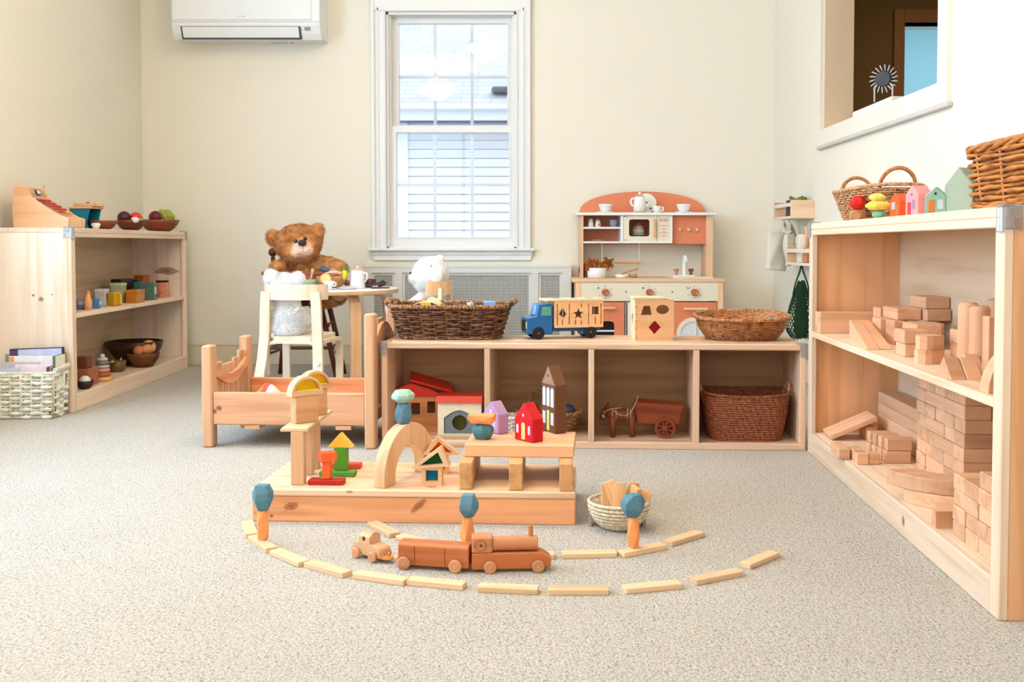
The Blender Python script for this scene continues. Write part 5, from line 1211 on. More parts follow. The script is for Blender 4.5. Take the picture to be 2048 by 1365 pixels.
solo('play_mushroom',G().ball((0,0,0),(.010,.009,.008)),paint('mush_cream',(226,206,190)),'cream play mushroom next to the black tongs','play food',(tp(747,4.56).x,4.585,TH_+.008))
# ================================================================ TOY KITCHEN
YK=5.13; YKB=5.475; YHU=5.30
kc=(at(1298,560,YK).x); K=Vector((kc,YK,0))
def kx(x,Y=YK): return at(x,560,Y).x-kc
def kz(y,Y=YK): return at(1298,y,Y).z
M_peach=paint('peach_paint',(226,136,98),rough=.5,var=.01); M_kc=paint('kitchen_cream',(236,228,206),rough=.5,var=.01); M_kw=paint('kitchen_white',(244,243,240),rough=.4,var=.01); M_kp=wood('kitchen_pine',(242,206,168),'X',dark=.88,streak=.4); M_kpz=wood('kitchen_pine',(242,202,166),'Z',dark=.88,streak=.4)
t=thing('toy_kitchen','peach and cream wooden play kitchen against the back wall','play kitchen',K)
ct=kz(557.5); dk=YKB-YK
obj('worktop',G().box(kx(1143.5),kx(1452),0,dk,ct-.02,ct,.003),M_kp,t)
obj('control_panel',G().box(kx(1162),kx(1436),.006,.02,kz(603),ct-.02,.001),M_kc,t)
for a,b_ in ((1151,1162.5),(1435.5,1447)):
    for y in (.004,dk-.03): obj('leg',G().box(kx(a),kx(b_),y,y+.026,0,ct-.02,.002),M_kpz,t)
obj('side_panel',G().box(kx(1447)-.012,kx(1447)-.002,.03,dk-.03,.10,ct-.02,.001),M_kpz,t); obj('side_panel',G().box(kx(1151)+.002,kx(1151)+.012,.03,dk-.03,.10,ct-.02,.001),M_kpz,t)
obj('base_board',G().box(kx(1162),kx(1436),.006,dk-.02,.05,.07,.001),M_kp,t)
for a,b_,nm in ((1163,1249,'oven'),(1349,1434,'washer')):
    x0,x1=kx(a),kx(b_); z0,z1=.075,kz(605)
    if nm=='oven':
        wx0,wx1=kx(1166),kx(1229); wz=kz(643); r=.02
        hole=[(wx0,.16),(wx1,.16)]+[(wx1-r+r*cos(q),wz-r+r*sin(q)) for q in (0,pi/6,pi/3,pi/2)]+[(wx0+r-r*sin(q),wz-r+r*cos(q)) for q in (0,pi/6,pi/3,pi/2)]
        d=obj('oven_door',G().plate([(x0,z0),(x1,z0),(x1,z1),(x0,z1)],[hole],.002,.014),M_peach,t)
        obj('oven_glass',G().box(wx0-.003,wx1+.003,.015,.018,.157,wz+.003,0),paint('oven_dark',(34,30,32),rough=.15,spec=.6),d)
        obj('oven_rack',G().box(wx0,wx1,.008,.012,kz(664),kz(661),0),M_kw,d)
        obj('handle',G().cyl((kx(1190),-.018,kz(616.5)),(kx(1230.5),-.018,kz(616.5)),.0065,seg=12,bev=.002),M_kp,d)
    else:
        cx_,cz_=kx(1386),kz(668)
        ring=[(cx_+.083*cos(2*pi*i/40),cz_+.083*sin(2*pi*i/40)) for i in range(40)]
        ring2=[(cx_+.062*cos(2*pi*i/40),cz_+.062*sin(2*pi*i/40)) for i in range(40)]
        d=obj('washer_door',G().plate([(x0,z0),(x1,z0),(x1,z1),(x0,z1)],[],.002,.014),M_peach,t)
        obj('porthole_ring',G().plate(ring,[ring2],-.006,.002),M_kc,d)
        obj('porthole_glass',G().plate(ring2,[],-.001,.0019),paint('porthole_white',(226,228,232),rough=.2),d)
        obj('porthole_bar',G().tube([(cx_+.01,-.004,cz_-.04),(cx_+.016,-.004,cz_),(cx_+.012,-.004,cz_+.055)],.005,6),M_kc,d)
        obj('handle',G().cyl((kx(1367),-.018,kz(618)),(kx(1415),-.018,kz(618)),.0065,seg=12,bev=.002),M_kp,d)
obj('inner_panel',G().box(kx(1251),kx(1347),.006,.014,.075,kz(605),.001),M_kw,t)
obj('hinge_strip',G().box(kx(1252),kx(1255),.002,.006,.075,kz(605),0),paint('hinge_dark',(90,90,94)),t)
for x,y in ((1210.5,585),(1299,585),(1389,585)):
    k=obj('knob',G().cyl((kx(x),-.016,kz(y)),(kx(x),.006,kz(y)),.0185,seg=24,bev=.003),wood('knob_alder',(190,110,72),'X'),t)
    obj('pointer_dot',G().cyl((kx(x+4),-.0168,kz(y+2)),(kx(x+4),-.0158,kz(y+2)),.003,seg=10),M_kw,k)
g=G()
for x in (1252.5,1345): g.cyl((kx(x),.0045,kz(584)),(kx(x),.0065,kz(584)),.004,seg=10)
for x in (1197,1286.5):
    g.plate([(kx(x-2.3),kz(578)),(kx(x+2.3),kz(578)),(kx(x),kz(573.5))],[],.0052,.0062)
x=1377; g.box(kx(x-3),kx(x+3),.0052,.0062,kz(578),kz(577),0); g.box(kx(x-3),kx(x-2),.0052,.0062,kz(578),kz(574),0); g.box(kx(x+2),kx(x+3),.0052,.0062,kz(578),kz(574),0)
for kx_ in (1210.5,1299,1389):
    for dx_,dy_ in ((0,-11.5),(11.5,-7),(11.5,7),(-11.5,6),(0,11.5)): g.box(kx(kx_+dx_-2),kx(kx_+dx_+2),.0052,.0062,kz(585+dy_+.4),kz(585+dy_-.2),0)
obj('dial_marks',g,paint('mark_dark',(84,82,84)),t)
# hutch
def hx(x): return at(x,450,YHU).x-kc
def hz_(y): return at(1298,y,YHU).z
hy=YHU-YK; hb=YKB-YK
for a,b_ in ((1160,1167),(1413,1426.5)): obj('upright',G().box(hx(a),hx(b_),hy,hb,ct,hz_(431),.001),M_kpz,t)
shz=hz_(431); sht=hz_(425.5)
obj('hutch_shelf',G().box(hx(1151.5),hx(1431),hy-.02,hb,shz,sht,.002),M_kw,t)
xa,xb=hx(1161.5),hx(1420.5); xc=(xa+xb)/2; n=32
arc=[(xc+(xb-xa)/2*cos(pi*i/n),sht+(hz_(380)-sht)*1.0*sin(pi*i/n)**.82) for i in range(n+1)]
obj('arched_back',G().plate(arc,[],hb-.012,hb-.002),M_peach,t)
zb_=hz_(483)
obj('hutch_back',G().box(hx(1167),hx(1413),hb-.010,hb-.003,hz_(489),shz,0),M_peach,t)
obj('pegboard',G().box(hx(1345),hx(1413),hy+.03,hy+.036,hz_(488.5),shz,.001),M_peach,t)
for x in (1361.5,1378.5,1395.5): obj('hanging_peg',G().cyl((hx(x),hy+.012,hz_(459.5)),(hx(x),hy+.03,hz_(459.5)),.0085,seg=14,bev=.002),wood('peg_birch',(238,206,180),'Y'),t)
g=G(); g.box(hx(1167),hx(1344.5),hy-.004,hb-.01,hz_(487),zb_,.001); obj('box_bottom',g,M_kw,t)
for a,b_,nm in ((1241.5,1246.5,'box_divider'),(1341,1344.8,'box_side')): obj(nm,G().box(hx(a),hx(b_),hy-.004,hb-.01,zb_,shz,.001),M_kw,t)
obj('box_shelf',G().box(hx(1167),hx(1241.5),hy,hb-.01,hz_(457.8),hz_(454.2),.001),M_kw,t)
rr=.012; wx0,wx1,wz0,wz1=hx(1258),hx(1299),hz_(473),hz_(439)
def rrect(x0,x1,z0,z1,r):
    o=[]
    for cx2,cz2,a0 in ((x1-r,z1-r,0),(x0+r,z1-r,pi/2),(x0+r,z0+r,pi),(x1-r,z0+r,3*pi/2)):
        for k in range(5): a=a0+pi/2*k/4; o.append((cx2+r*cos(a),cz2+r*sin(a)))
    return o
mw=obj('microwave_door',G().plate([(hx(1247),zb_),(hx(1313.5),zb_),(hx(1313.5),shz),(hx(1247),shz)],[rrect(wx0,wx1,wz0,wz1,rr)],hy-.002,hy+.008),M_kc,t)
obj('handle',G().cyl((hx(1309),hy-.016,hz_(475)),(hx(1309),hy-.016,hz_(438)),.0068,seg=12,bev=.002),wood('handle_tan',(226,176,128),'Z'),mw)
g=G(); g.box(hx(1247.5),hx(1254),hy-.0028,hy-.002,hz_(434),hz_(432),0); g.box(hx(1247.5),hx(1254),hy-.0028,hy-.002,hz_(481),hz_(479.5),0); obj('hinge_plate',g,paint('hinge_blue_grey',(150,162,178)),mw)
mp=obj('microwave_keypad',G().box(hx(1314.2),hx(1341),hy-.002,hy+.008,zb_,shz,.0005),M_kc,t)
g=G(); F2=M_red=paint('print_red',(214,104,86)); 
fr=rrect(hx(1319),hx(1336),hz_(443.5),hz_(437.5),.002); fi=rrect(hx(1320),hx(1335),hz_(442.6),hz_(438.4),.001); g.plate(fr,[fi],hy-.0026,hy-.002)
for k,x in enumerate((1321.5,1323.8,1327.2,1329.6,1332)): g.box(hx(x),hx(x+1.4),hy-.0026,hy-.002,hz_(441.8),hz_(439.2),0)
obj('clock_print',g,M_red,mp)
g=G()
for r_,y in enumerate((451.5,458.5,465.5,472)):
    o1=[(hx(1327.5)+.0062*cos(2*pi*i/16),hz_(y)+.0062*sin(2*pi*i/16)) for i in range(16)]; o2=[(hx(1327.5)+.0040*cos(2*pi*i/16),hz_(y)+.0040*sin(2*pi*i/16)) for i in range(16)]
    g.plate(o1,[o2],hy-.0026,hy-.002)
    for dx_ in ((-6,6) if r_ in(3,) else ((-8,-4.5,4.5,8) if r_!=1 else (-4.5,4.5))): g.cyl((hx(1327.5+dx_),hy-.0026,hz_(y)),(hx(1327.5+dx_),hy-.002,hz_(y)),.0028,seg=8)
obj('key_print',g,M_red,mp)
g=G()
for x in (1205,1280): g.cyl((hx(x),hy+.05,hz_(487)),(hx(x+1),hy+.05,hz_(524)),.0022,seg=6)
obj('rail_string',g,M_kw,t); obj('hanging_rail',G().cyl((hx(1206),hy+.05,hz_(524)),(hx(1283),hy+.05,hz_(525)),.0075,seg=12,bev=.002),wood('rail_birch',(236,186,146),'X'),t)
obj('kitchen_back',G().box(hx(1167),hx(1413),hb-.008,hb-.003,ct,hz_(489),0),paint('kitchen_back_cream',(232,224,204),var=.005),t)
obj('sink_rim',G().box(kx(1341,YK+.15),kx(1421,YK+.15),.05,.22,ct,ct+.004,.002),M_kw,t)
fy=.20; fx=kx(1368.5,YK+fy); 
g=G(); g.box(kx(1346,YK+fy),kx(1389,YK+fy),fy-.02,fy+.02,ct+.004,ct+.012,.002); obj('tap_base',g,M_kw,t)
g=G(); zt2=at(1368,514,YK+fy).z; g.cyl((fx,fy,ct+.012),(fx,fy,zt2-.012),.011,seg=14); g.tube([(fx,fy,zt2-.02),(fx,fy-.003,zt2-.006),(fx,fy-.02,zt2),(fx,fy-.045,zt2-.004),(fx,fy-.055,zt2-.018),(fx,fy-.055,zt2-.03)],.011,10); obj('tap_spout',g,M_kw,t)
for x,c_ in ((1352.5,(204,134,110)),(1381.5,(140,80,60))):
    X=kx(x,YK+fy); g=G(); g.cyl((X,fy,ct+.012),(X,fy,ct+.03),.0075,seg=12); g.cyl((X,fy,ct+.03),(X,fy,ct+.046),.0125,.0145,seg=14,bev=.002); obj('tap_handle',g,paint('tap_%d'%c_[0],c_),t)
# crockery
def kp(x,Y,z): return Vector((at(x,450,Y).x,Y,z))
def cup_saucer(p,lab):
    t=thing('teacup',lab,'teacup',p)
    obj('saucer',G().lathe([(0,0),(.03,0),(.047,.004),(.047,.007),(0,.004)],28),M_por,t)
    obj('cup',G().lathe([(0,.005),(.018,.006),(.029,.016),(.037,.036),(.0378,.046),(.035,.046),(.030,.02),(0,.01)],28),M_por,t)
    g=G()
    for k in range(14): a=2*pi*k/14; g.ball((.0362*cos(a),.0362*sin(a),.034),(.0022,.0022,.0022),6,4)
    obj('dot_print',g,paint('dot_brown',(90,80,80)),t)
cup_saucer(kp(1211,YHU+.06,sht),'dotted white cup on a saucer at the left end of the kitchen hutch')
cup_saucer(kp(1367,YHU+.06,sht),'dotted white cup on a saucer at the right end of the kitchen hutch')
p=kp(1279,YHU+.05,sht); t=thing('coffee_pot','white toy coffee pot with peach base and lid on the kitchen hutch','coffee pot',p)
obj('body',G().lathe([(0,0),(.034,0),(.031,.06),(.026,.088),(.0,.088)],26),M_por,t); obj('base_band',G().cyl((0,0,0),(0,0,.007),.0345,seg=26),M_peach,t); obj('lid',G().lathe([(.0265,.088),(.02,.094),(0,.096)],24),M_peach,t); obj('lid_knob',G().ball((0,0,.103),.009),M_por,t)
obj('handle',G().tube([(-.026,0,.078),(-.042,0,.074),(-.048,0,.058),(-.042,0,.044),(-.03,0,.034)],.0055,8),M_por,t); obj('spout',G().tube([(.026,0,.03),(.042,0,.042),(.054,0,.054)],[.009,.008,.007],9),M_por,t)
g=G(); 
for k in range(8): a=2*pi*k/8; g.ball((.0325*cos(a),.0325*sin(a),.017),(.0022,.0022,.0022),6,4)
obj('dot_print',g,paint('dot_brown',(90,80,80)),t)
p=kp(1293,YHU+.115,sht); t=thing('wall_clock','round white plate with grey print leaning behind the coffee pot','plate',p,rot=(radians(-8),0,0)); t.name='leaning_plate'
obj('dish',G().cyl((0,0,.054),(0,-.006,.054),.054,seg=36,bev=.002),M_por,t)
g=G(); g.plate([(.0,.04),(.012,.046),(.006,.062),(-.004,.06)],[],-.0072,-.006); g.plate([(.014,.018),(.030,.022),(.026,.032),(.015,.03)],[],-.0072,-.006); obj('leaf_print',g,paint('leaf_grey',(120,124,122)),t)
p=kp(1314,YHU+.04,sht); t=thing('toy_mug','plain white toy mug right of the coffee pot','mug',p); obj('cup',G().lathe([(0,0),(.018,0),(.022,.032),(.0225,.036),(.020,.036),(.016,.004),(0,.003)],24),M_por,t); obj('handle',G().tube([(.02,0,.031),(.033,0,.028),(.032,0,.014),(.017,0,.010)],.0045,8),M_por,t)
zs=hz_(454.2)
for x,c_,lb in ((1181.5,(200,206,216),'white salt shaker with pale top in the kitchen hutch'),(1196,(222,120,96),'white pepper shaker with coral top and heart print')):
    t=thing('shaker',lb,'shaker',kp(x,YHU+.05,zs)); obj('body',G().lathe([(0,0),(.0165,0),(.012,.034),(0,.034)],20),M_por,t); obj('top',G().ball((0,0,.036),(.0115,.0115,.010)),paint('shaker_top_%d'%c_[1],c_),t)
    if c_[0]==222: obj('heart_print',G().cyl((.004,-.0155,.014),(.004,-.0145,.014),.006,seg=12),M_red,t)
p=kp(1226,YHU+.06,zs); solo('toy_saucer',G().lathe([(0,0),(.02,0),(.033,.003),(0,.003)],24),paint('saucer_pink',(236,206,192)),'pale pink saucer under the grey cup in the hutch','saucer',p)
t=thing('toy_mug','grey toy cup on the pink saucer in the hutch','mug',(p.x+.002,p.y,p.z+.0032)); obj('cup',G().lathe([(0,0),(.012,0),(.021,.012),(.0225,.036),(.02,.036),(.018,.012),(0,.004)],24),paint('grey_enamel',(152,158,164)),t)
solo('play_baguette',G().ball((0,0,0),(.033,.016,.005)),wood('baguette_board',(222,164,108),'X'),'tan oval wooden slice on the lowest hutch shelf','play food',kp(1195,YHU+.06,zb_+.005))
t=thing('nesting_bowls','stack of muted nesting bowls upside down in the toy microwave','bowls',kp(1277,YHU+.09,zb_))
z=0
for r_,h_,c_ in ((.043,.014,(96,112,128)),(.040,.010,(70,88,120)),(.038,.012,(160,166,160)),(.034,.010,(222,206,190)),(.030,.012,(206,186,150)),(.022,.012,(190,110,92))):
    h_*=1.5
    obj('bowl',G().lathe([(r_,z),(r_-.002,z+h_*.7),(r_*.86,z+h_),(0,z+h_)],28),paint('nest_%d_%d'%(c_[0],c_[1]),c_),t); z+=h_-.001
# pot with leaves, pans
yp=YK+.13
p=Vector((at(1193.5,550,yp).x,yp,ct)); t=thing('toy_pot','white toy cooking pot holding brown autumn leaves','pot',p)
obj('pot',G().lathe([(0,0),(.045,0),(.049,.004),(.050,.052),(.047,.053),(.046,.006),(0,.004)],36),M_por,t); obj('handle',G().cbox((.062,-.002,.040),(.028,.016,.008),bev=.003),wood('pot_handle_tan',(190,130,84),'X'),t)
rnd=random.Random(5)
def leaf(base,d,ln,nm_lab,c_):
    g=G(); pts=[]
    lobes=[(0,0),(.25,.14),(.18,.42),(.42,.34),(.40,.60),(.62,.50),(.50,.80),(.22,.78),(0,1.12)]
    out=[(x*.8,y) for x,y in lobes]+[(-x*.8,y) for x,y in lobes[-2:0:-1]]
    X=Vector(d).normalized(); S=X.cross(Vector((0,1,.2))).normalized(); Nn=X.cross(S)
    for lift in (0,.0008): 
        pass
    top=[Vector(base)+X*(y*ln)+S*(x*ln)+Nn*(.12*ln*sin(x*5)*1+.15*ln*y*y) for x,y in out]; bot=[q+Nn*.0012 for q in top]
    n=len(top); g.add(top+bot,[tuple(range(n)),tuple(range(n,2*n))[::-1]]+[(i,(i+1)%n,n+(i+1)%n,n+i) for i in range(n)])
    g.tube([Vector(base)-X*ln*.3,Vector(base),Vector(base)+X*ln*.5],.0012,5)
    solo('dry_leaf',g,paint('leaf_%d'%c_[0],c_,rough=.7,var=.2,bscale=60),nm_lab,'leaf')
bz=Vector((p.x,p.y,p.z+.045))
leaf(bz+Vector((-.020,-.01,0)),(-.35,0,1),.062,'rust brown leaf pointing up at the left of the white pot',(168,84,32))
leaf(bz+Vector((-.002,.0,0)),(.12,.1,1),.052,'upright ochre leaf in the middle of the white pot',(176,98,36))
leaf(bz+Vector((.020,-.01,0)),(.85,0,.75),.082,'long olive brown leaf reaching right out of the white pot',(150,90,34))
leaf(bz+Vector((.012,-.02,0)),(.45,-.2,.7),.055,'crumpled orange leaf at the front right of the white pot',(190,106,40))
leaf(bz+Vector((-.022,-.02,0)),(-.9,-.2,.45),.05,'dull copper leaf hanging over the left rim of the white pot',(160,80,40))
solo('pan_cover',G().cyl((0,0,.038),(-.006,0,.038),.038,seg=28,bev=.002),paint('dark_copper',(110,62,40),rough=.3),'dark copper pan lid leaning left of the white pot','lid',(at(1170,550,yp+.02).x,yp+.06,ct),rz=radians(50))
p=Vector((at(1244,550,yp-.03).x,yp-.03,ct)); t=thing('toy_frying_pan','small white frying pan with tan wooden handle on the play worktop','frying pan',p)
obj('pan',G().lathe([(0,0),(.032,0),(.038,.018),(.036,.019),(.030,.004),(0,.003)],30),M_por,t); obj('handle',G().tube([(.037,0,.012),(.06,0,.010),(.078,0,.012)],[.006,.007,.0085],8),wood('pan_handle',(206,140,104),'X'),t)
solo('toy_spatula',G().tube([(-.03,0,-.012),(-.012,0,-.004),(.02,0,.006),(.055,0,.016)],[.010,.008,.007,.010],9,flat=.5),wood('spatula_alder',(214,144,102),'X'),'tan wooden spoon resting over the white frying pan','spatula',(p.x+.028,p.y,p.z+.033))

# ================================================================ WALL RACKS
M_rk=paint('rack_white_birch',(240,228,212),rough=.5,var=.02); M_rki=wood('rack_birch_in',(232,196,160),'X')
def rack(lab,y0,y1,z0,z1,xo,solid_end=True):
    t=thing('wall_rack',lab,'wall rack',(XR,0,0))
    d=xo
    obj('end_panel',G().box(-d,0,y0,y0+.012,z0,z1,.002),wood('rack_end_birch',(236,206,176),'X',dark=.92,streak=.4),t); obj('end_panel',G().box(-d,0,y1-.012,y1,z0,z1,.002),M_rki,t)
    obj('bottom_panel',G().box(-d,0,y0+.012,y1-.012,z0,z0+.012,.001),M_rk,t); obj('back_panel',G().box(-.008,0,y0+.012,y1-.012,z0+.012,z1,.001),M_rki,t)
    obj('front_rail',G().box(-d,-d+.010,y0+.012,y1-.012,z1-.030,z1-.012,.001),M_rk,t)
    return t
q=at(1582,437,4.70); r0=XR-(q.x); 
rack('small birch box rack on the right wall holding a plant',4.69,5.02,at(1600,437,4.69).z,at(1600,400,4.69).z,.112)
zr=at(1600,437,4.69).z
solo('rack_pot',G().box(-.04,.04,-.05,.05,0,.078,.003),paint('pot_charcoal',(40,44,48)),'charcoal planter box inside the upper wall rack','planter',(XR-.058,4.79,zr+.0125))
g=G(); rnd=random.Random(9)
for k in range(26): g.ball((rnd.uniform(-.035,.03),rnd.uniform(-.05,.05),rnd.uniform(0,.018)),(.010,.010,.008),7,5)
solo('succulent_plant',g,paint('succulent_green',(120,130,50),var=.3,bscale=60),'low yellow-green succulent on top of the upper wall rack','plant',(XR-.058,4.79,zr+.085))
z2=at(1590,530,4.72).z
rack('lower birch rack on the right wall, partly behind the tall bookshelf',4.36,4.77,z2,z2+.088,.112)
solo('white_box',G().box(-.025,.025,-.03,.03,0,.13,.003),paint('white_carton',(240,230,214)),'white carton standing in the lower wall rack','carton',(XR-.06,4.66,z2+.0125))
t=thing('dish_brush','wooden dish brush in the lower wall rack','brush',(XR-.075,4.53,z2+.0125)); obj('brush_head',G().cyl((0,0,0),(0,0,.07),.022,seg=14,bev=.004),wood('brush_alder',(206,130,90),'Z'),t); obj('brush_handle',G().tube([(0,0,.07),(-.004,.0,.12),(-.006,.0,.165)],[.012,.009,.012],9),wood('brush_handle_birch',(236,188,146),'Z'),t)
# canvas bags
M_cv=paint('natural_canvas',(226,220,206),rough=.9,bump=.3,bscale=300); M_cv2=paint('canvas_strap',(206,196,178),rough=.9)
def cbag(lab,hook,dx,yaw,w=.15,h=.185,tilt=0):
    t=thing('canvas_bag',lab,'canvas bag',hook,rot=(0,tilt,yaw))
    g=G()
    n=24; vs=[];fs=[]; rows=9
    for j in range(rows):
        f=j/(rows-1); z=-.058-h*f; ww=w/2*(1-.18*f+.02*sin(6*f)); dd=.016+.010*sin(pi*min(f*1.2,1))
        for i in range(n):
            a=2*pi*i/n; vs.append((ww*cos(a)+dx+.004*sin(5*a+f*4), dd*sin(a)*(1+.2*sin(3*a+f*5)), z+.004*cos(a)))
    for j in range(rows-1):
        for i in range(n): k=(i+1)%n; fs.append((j*n+i,(j+1)*n+i,(j+1)*n+k,j*n+k))
    fs.append(tuple((rows-1)*n+i for i in range(n))); g.add(vs,fs,sm=True); o=obj('bag',g,M_cv,t); o.modifiers.new('thick','SOLIDIFY').thickness=.0015
    g=G(); strap(g,[(dx+.05,-.010,-.075),(dx+.03,-.008,-.045),(.004,0,-.012),(.0,0,0),(-.006,0,-.012),(dx+.0,.008,-.045),(dx-.02,.010,-.075)],.020,.002,(0,1,.2)); obj('strap',g,M_cv2,t)
    return t
ha=at(1575,442,4.90); hb2=at(1585,441,4.80)
for k,(hh,lb) in enumerate(((ha,'far'),(hb2,'near'))):
    X=XR-.085; z=at(1580,441,hh.y).z
    t=thing('wall_hook','small metal hook under the upper wall rack, the %s one of two'%lb,'hook',(X,hh.y,z)); obj('hook',G().tube([(0,0,.022),(0,0,.006),(-.005,0,-.004),(-.012,0,.0),(-.012,0,.007)],.0016,6),paint('steel_hook',(150,150,150),metal=1,rough=.3),t)
cbag('cream canvas bag hanging on the far hook below the upper wall rack',(XR-.090,4.90,at(1575,443,4.9).z),-.012,radians(25),w=.14,tilt=radians(9))
cbag('beige canvas bag hanging on the near hook, right of the other bag',(XR-.090,4.80,at(1585,443,4.8).z),.005,radians(60),w=.12,h=.15,tilt=radians(-2))
# green net bag
hg=Vector((XR-.062,4.68,z2-.002)); t=thing('mesh_bag','dark green net bag hanging below the lower wall rack','mesh bag',hg)
M_gn=paint('bottle_green_cotton',(34,66,42),rough=.9); g=G(); rnd=random.Random(4)
def bagp(a,f):
    r=.012+.050*sin(min(f*1.15,1)*pi/2)*(1 if f<.85 else 1-.5*((f-.85)/.15)); return (r*cos(a)*1.15,r*sin(a)*.8,-.075-f*.27+.006*sin(3*a))
nr,nc=26,26
for s_ in (1,-1):
    for k in range(nc):
        g.tube([bagp(2*pi*k/nc+s_*f*2.2,f) for f in [q/16 for q in range(17)]],.0017,5)
obj('net',g,M_gn,t)
g=G(); vs=[];fs=[]
for j in range(9):
    for i in range(16):
        x,y,z=bagp(2*pi*i/16,.12+.86*j/8); vs.append((x*.5,y*.5,z))
for j in range(8):
    for i in range(16): k=(i+1)%16; fs.append((j*16+i,j*16+k,(j+1)*16+k,(j+1)*16+i))
g.add(vs,fs,sm=True); obj('net_fold',g,M_gn,t)
for s_ in (-1,1): obj('strap',G().tube([(s_*.002,0,.0),(s_*.008,0,-.03),(s_*.020,0,-.06),(s_*.030,0,-.09),(s_*.040,0,-.14)],[.006,.007,.006,.006,.005],7,flat=.6),M_gn,t)
# ================================================================ BLOCKS ON THE RIGHT SHELF
SZB,SZM,SZT=.067,.388,.727
M_ub={a:wood('maple_unit_block',(230,182,146),a,dark=.84,streak=.5,rnd=.16) for a in 'XYZ'}
_bm={}
def blk(label,x0,y0,z,sx,sy,sz,rz=-.037,group=None,centre=False,name='wooden_block',m=None,rot=None,cat='wooden block'):
    """block with its corner nearest the viewer-left at (x0,y0), size sx (right), sy (away), sz (up)"""
    key=(round(sx,4),round(sy,4),round(sz,4),m.name if m else 0)
    if key not in _bm:
        ax='XYZ'[[sx,sy,sz].index(max(sx,sy,sz))]; _bm[key]=G().box(0,sx,0,sy,0,sz,.0018).mesh('block',m or M_ub[ax])
    o=bpy.data.objects.new(name,_bm[key]); C.objects.link(o); o.location=(x0,y0,z+.0002); o.rotation_euler=rot or (0,0,rz)
    o['label']=label; o['category']=cat
    if group: o['group']=group
    return o
ordn=['bottom','second','third','fourth','fifth','sixth','seventh','eighth','ninth']
# tall wall of blocks at the back
U=.0625; rows=[[1,1,1,1,1],[1,2,2],[1,1,1,1,1],[1,1,2,1],[1,2,1,1],[1,1,1,1,1],[1,2,2],[1,1,1,1,1],[2,2,1]]
cols=['farthest','second farthest','middle','second nearest','nearest']
Y0w=2.566; X0w=.985; rh=.0325; rnd=random.Random(8)
for r_,row in enumerate(rows):
    u=0
    for n_ in row:
        y1=Y0w-u*U; y0=y1-n_*U; cen=u+(n_-1)/2
        nm=cols[min(4,int(cen))] if n_==1 else ('far' if u<2 else 'near')
        lab='%s block in the %s row of the tall block wall, %s'%(nm,ordn[r_],'end grain showing' if n_==1 else 'laid lengthwise')
        j=rnd.uniform(-.002,.002)
        dx=-(Y0w-y0)*math.tan(.037)
        blk(lab,X0w+dx+j,y0+.0008,SZB+r_*rh,(.125 if n_==1 else U)-.001,n_*U-.0016,rh-.0006,group='tall wall of unit blocks')
        if n_==2 and u+n_==5: blk('hidden-side block behind the %s row near end of the tall block wall'%ordn[r_],X0w+dx+j+U+.001,y0+.0008,SZB+r_*rh,U-.001,n_*U-.0016,rh-.0006,group='tall wall of unit blocks')
        u+=n_
# lower stack by the stile
for ci,(y1,nr) in enumerate(((2.030,4),(1.966,4),(1.902,5))):
    for r_ in range(nr):
        blk('%s block of the %s column in the low stack beside the near shelf post'%(ordn[r_],('far','middle','near')[ci]),.853-(2.03-y1)*.037+rnd.uniform(-.0015,.0015),y1-U+.0008,SZB+r_*.032,.125,U-.0016,.0315,group='low stack of unit blocks')
# long planks at the back
for r_ in range(4): blk('%s long plank of the stack against the shelf back'%ordn[r_],1.050,2.60,SZB+r_*.0345,.066,.50,.034,group='long planks at the back')
# plank leaning at the far end
g=G().box(0,.150,0,.105,0,.016,.002)
solo('wooden_plank',g,M_ub['X'],'wide flat plank leaning up to the right at the far end of the bottom shelf','wooden plank',(.898,3.005,SZB+.002),rot=(0,radians(-24),radians(-4)))
blk('short block propping up the leaning plank',1.005,3.02,SZB,.032,.07,.040,group=None)
# small cubes
cu=.031
pc=fl(1713.8,930.5,SZB)
for i,(dx_,dy_,lb) in enumerate(((0,0,'nearest cube on the left of the small cube group'),(cu+.001,.004,'right cube beside the nearest small cube'),(-.030,.062,'second cube back in the left row of small cubes'),(-.028,.096,'third cube back in the left row of small cubes'),(-.024,.130,'farthest cube in the left row of small cubes'),(.006,.050,'cube behind the nearest one in the small cube group'),(.010,.090,'cube farther back on the right of the small cube group'))):
    blk(lb,pc.x+dx_,pc.y+dy_,SZB,cu,cu,cu-.001,group='small wooden cubes',name='wooden_cube',cat='wooden cube')
# double layer of bars
pb_=fl(1772,927.5,SZB)
for L_ in range(2):
    for k in range(4):
        blk('%s bar, %s from the front, in the double row left of the tall block wall'%(('lower','upper')[L_],('first','second','third','fourth')[k]),pb_.x+.004*L_-.004*k,pb_.y+.004*L_+k*.0335,SZB+L_*.0325,.067,.032,.032,group='double row of short bars')
# curved blocks
def arcblk(r0,r1,a0,a1,h,n=14):
    o=[(r1*cos(a0+(a1-a0)*i/n),r1*sin(a0+(a1-a0)*i/n)) for i in range(n+1)]+[(r0*cos(a0+(a1-a0)*i/n),r0*sin(a0+(a1-a0)*i/n)) for i in range(n,-1,-1)]
    Mx=Matrix(((1,0,0,0),(0,0,-1,0),(0,1,0,0),(0,0,0,1)))
    return G().plate([(x,z) for x,z in o],[],0,-h,M=Matrix(((1,0,0,0),(0,0,1,0),(0,-1,0,0),(0,0,0,1))),bev=.0015)
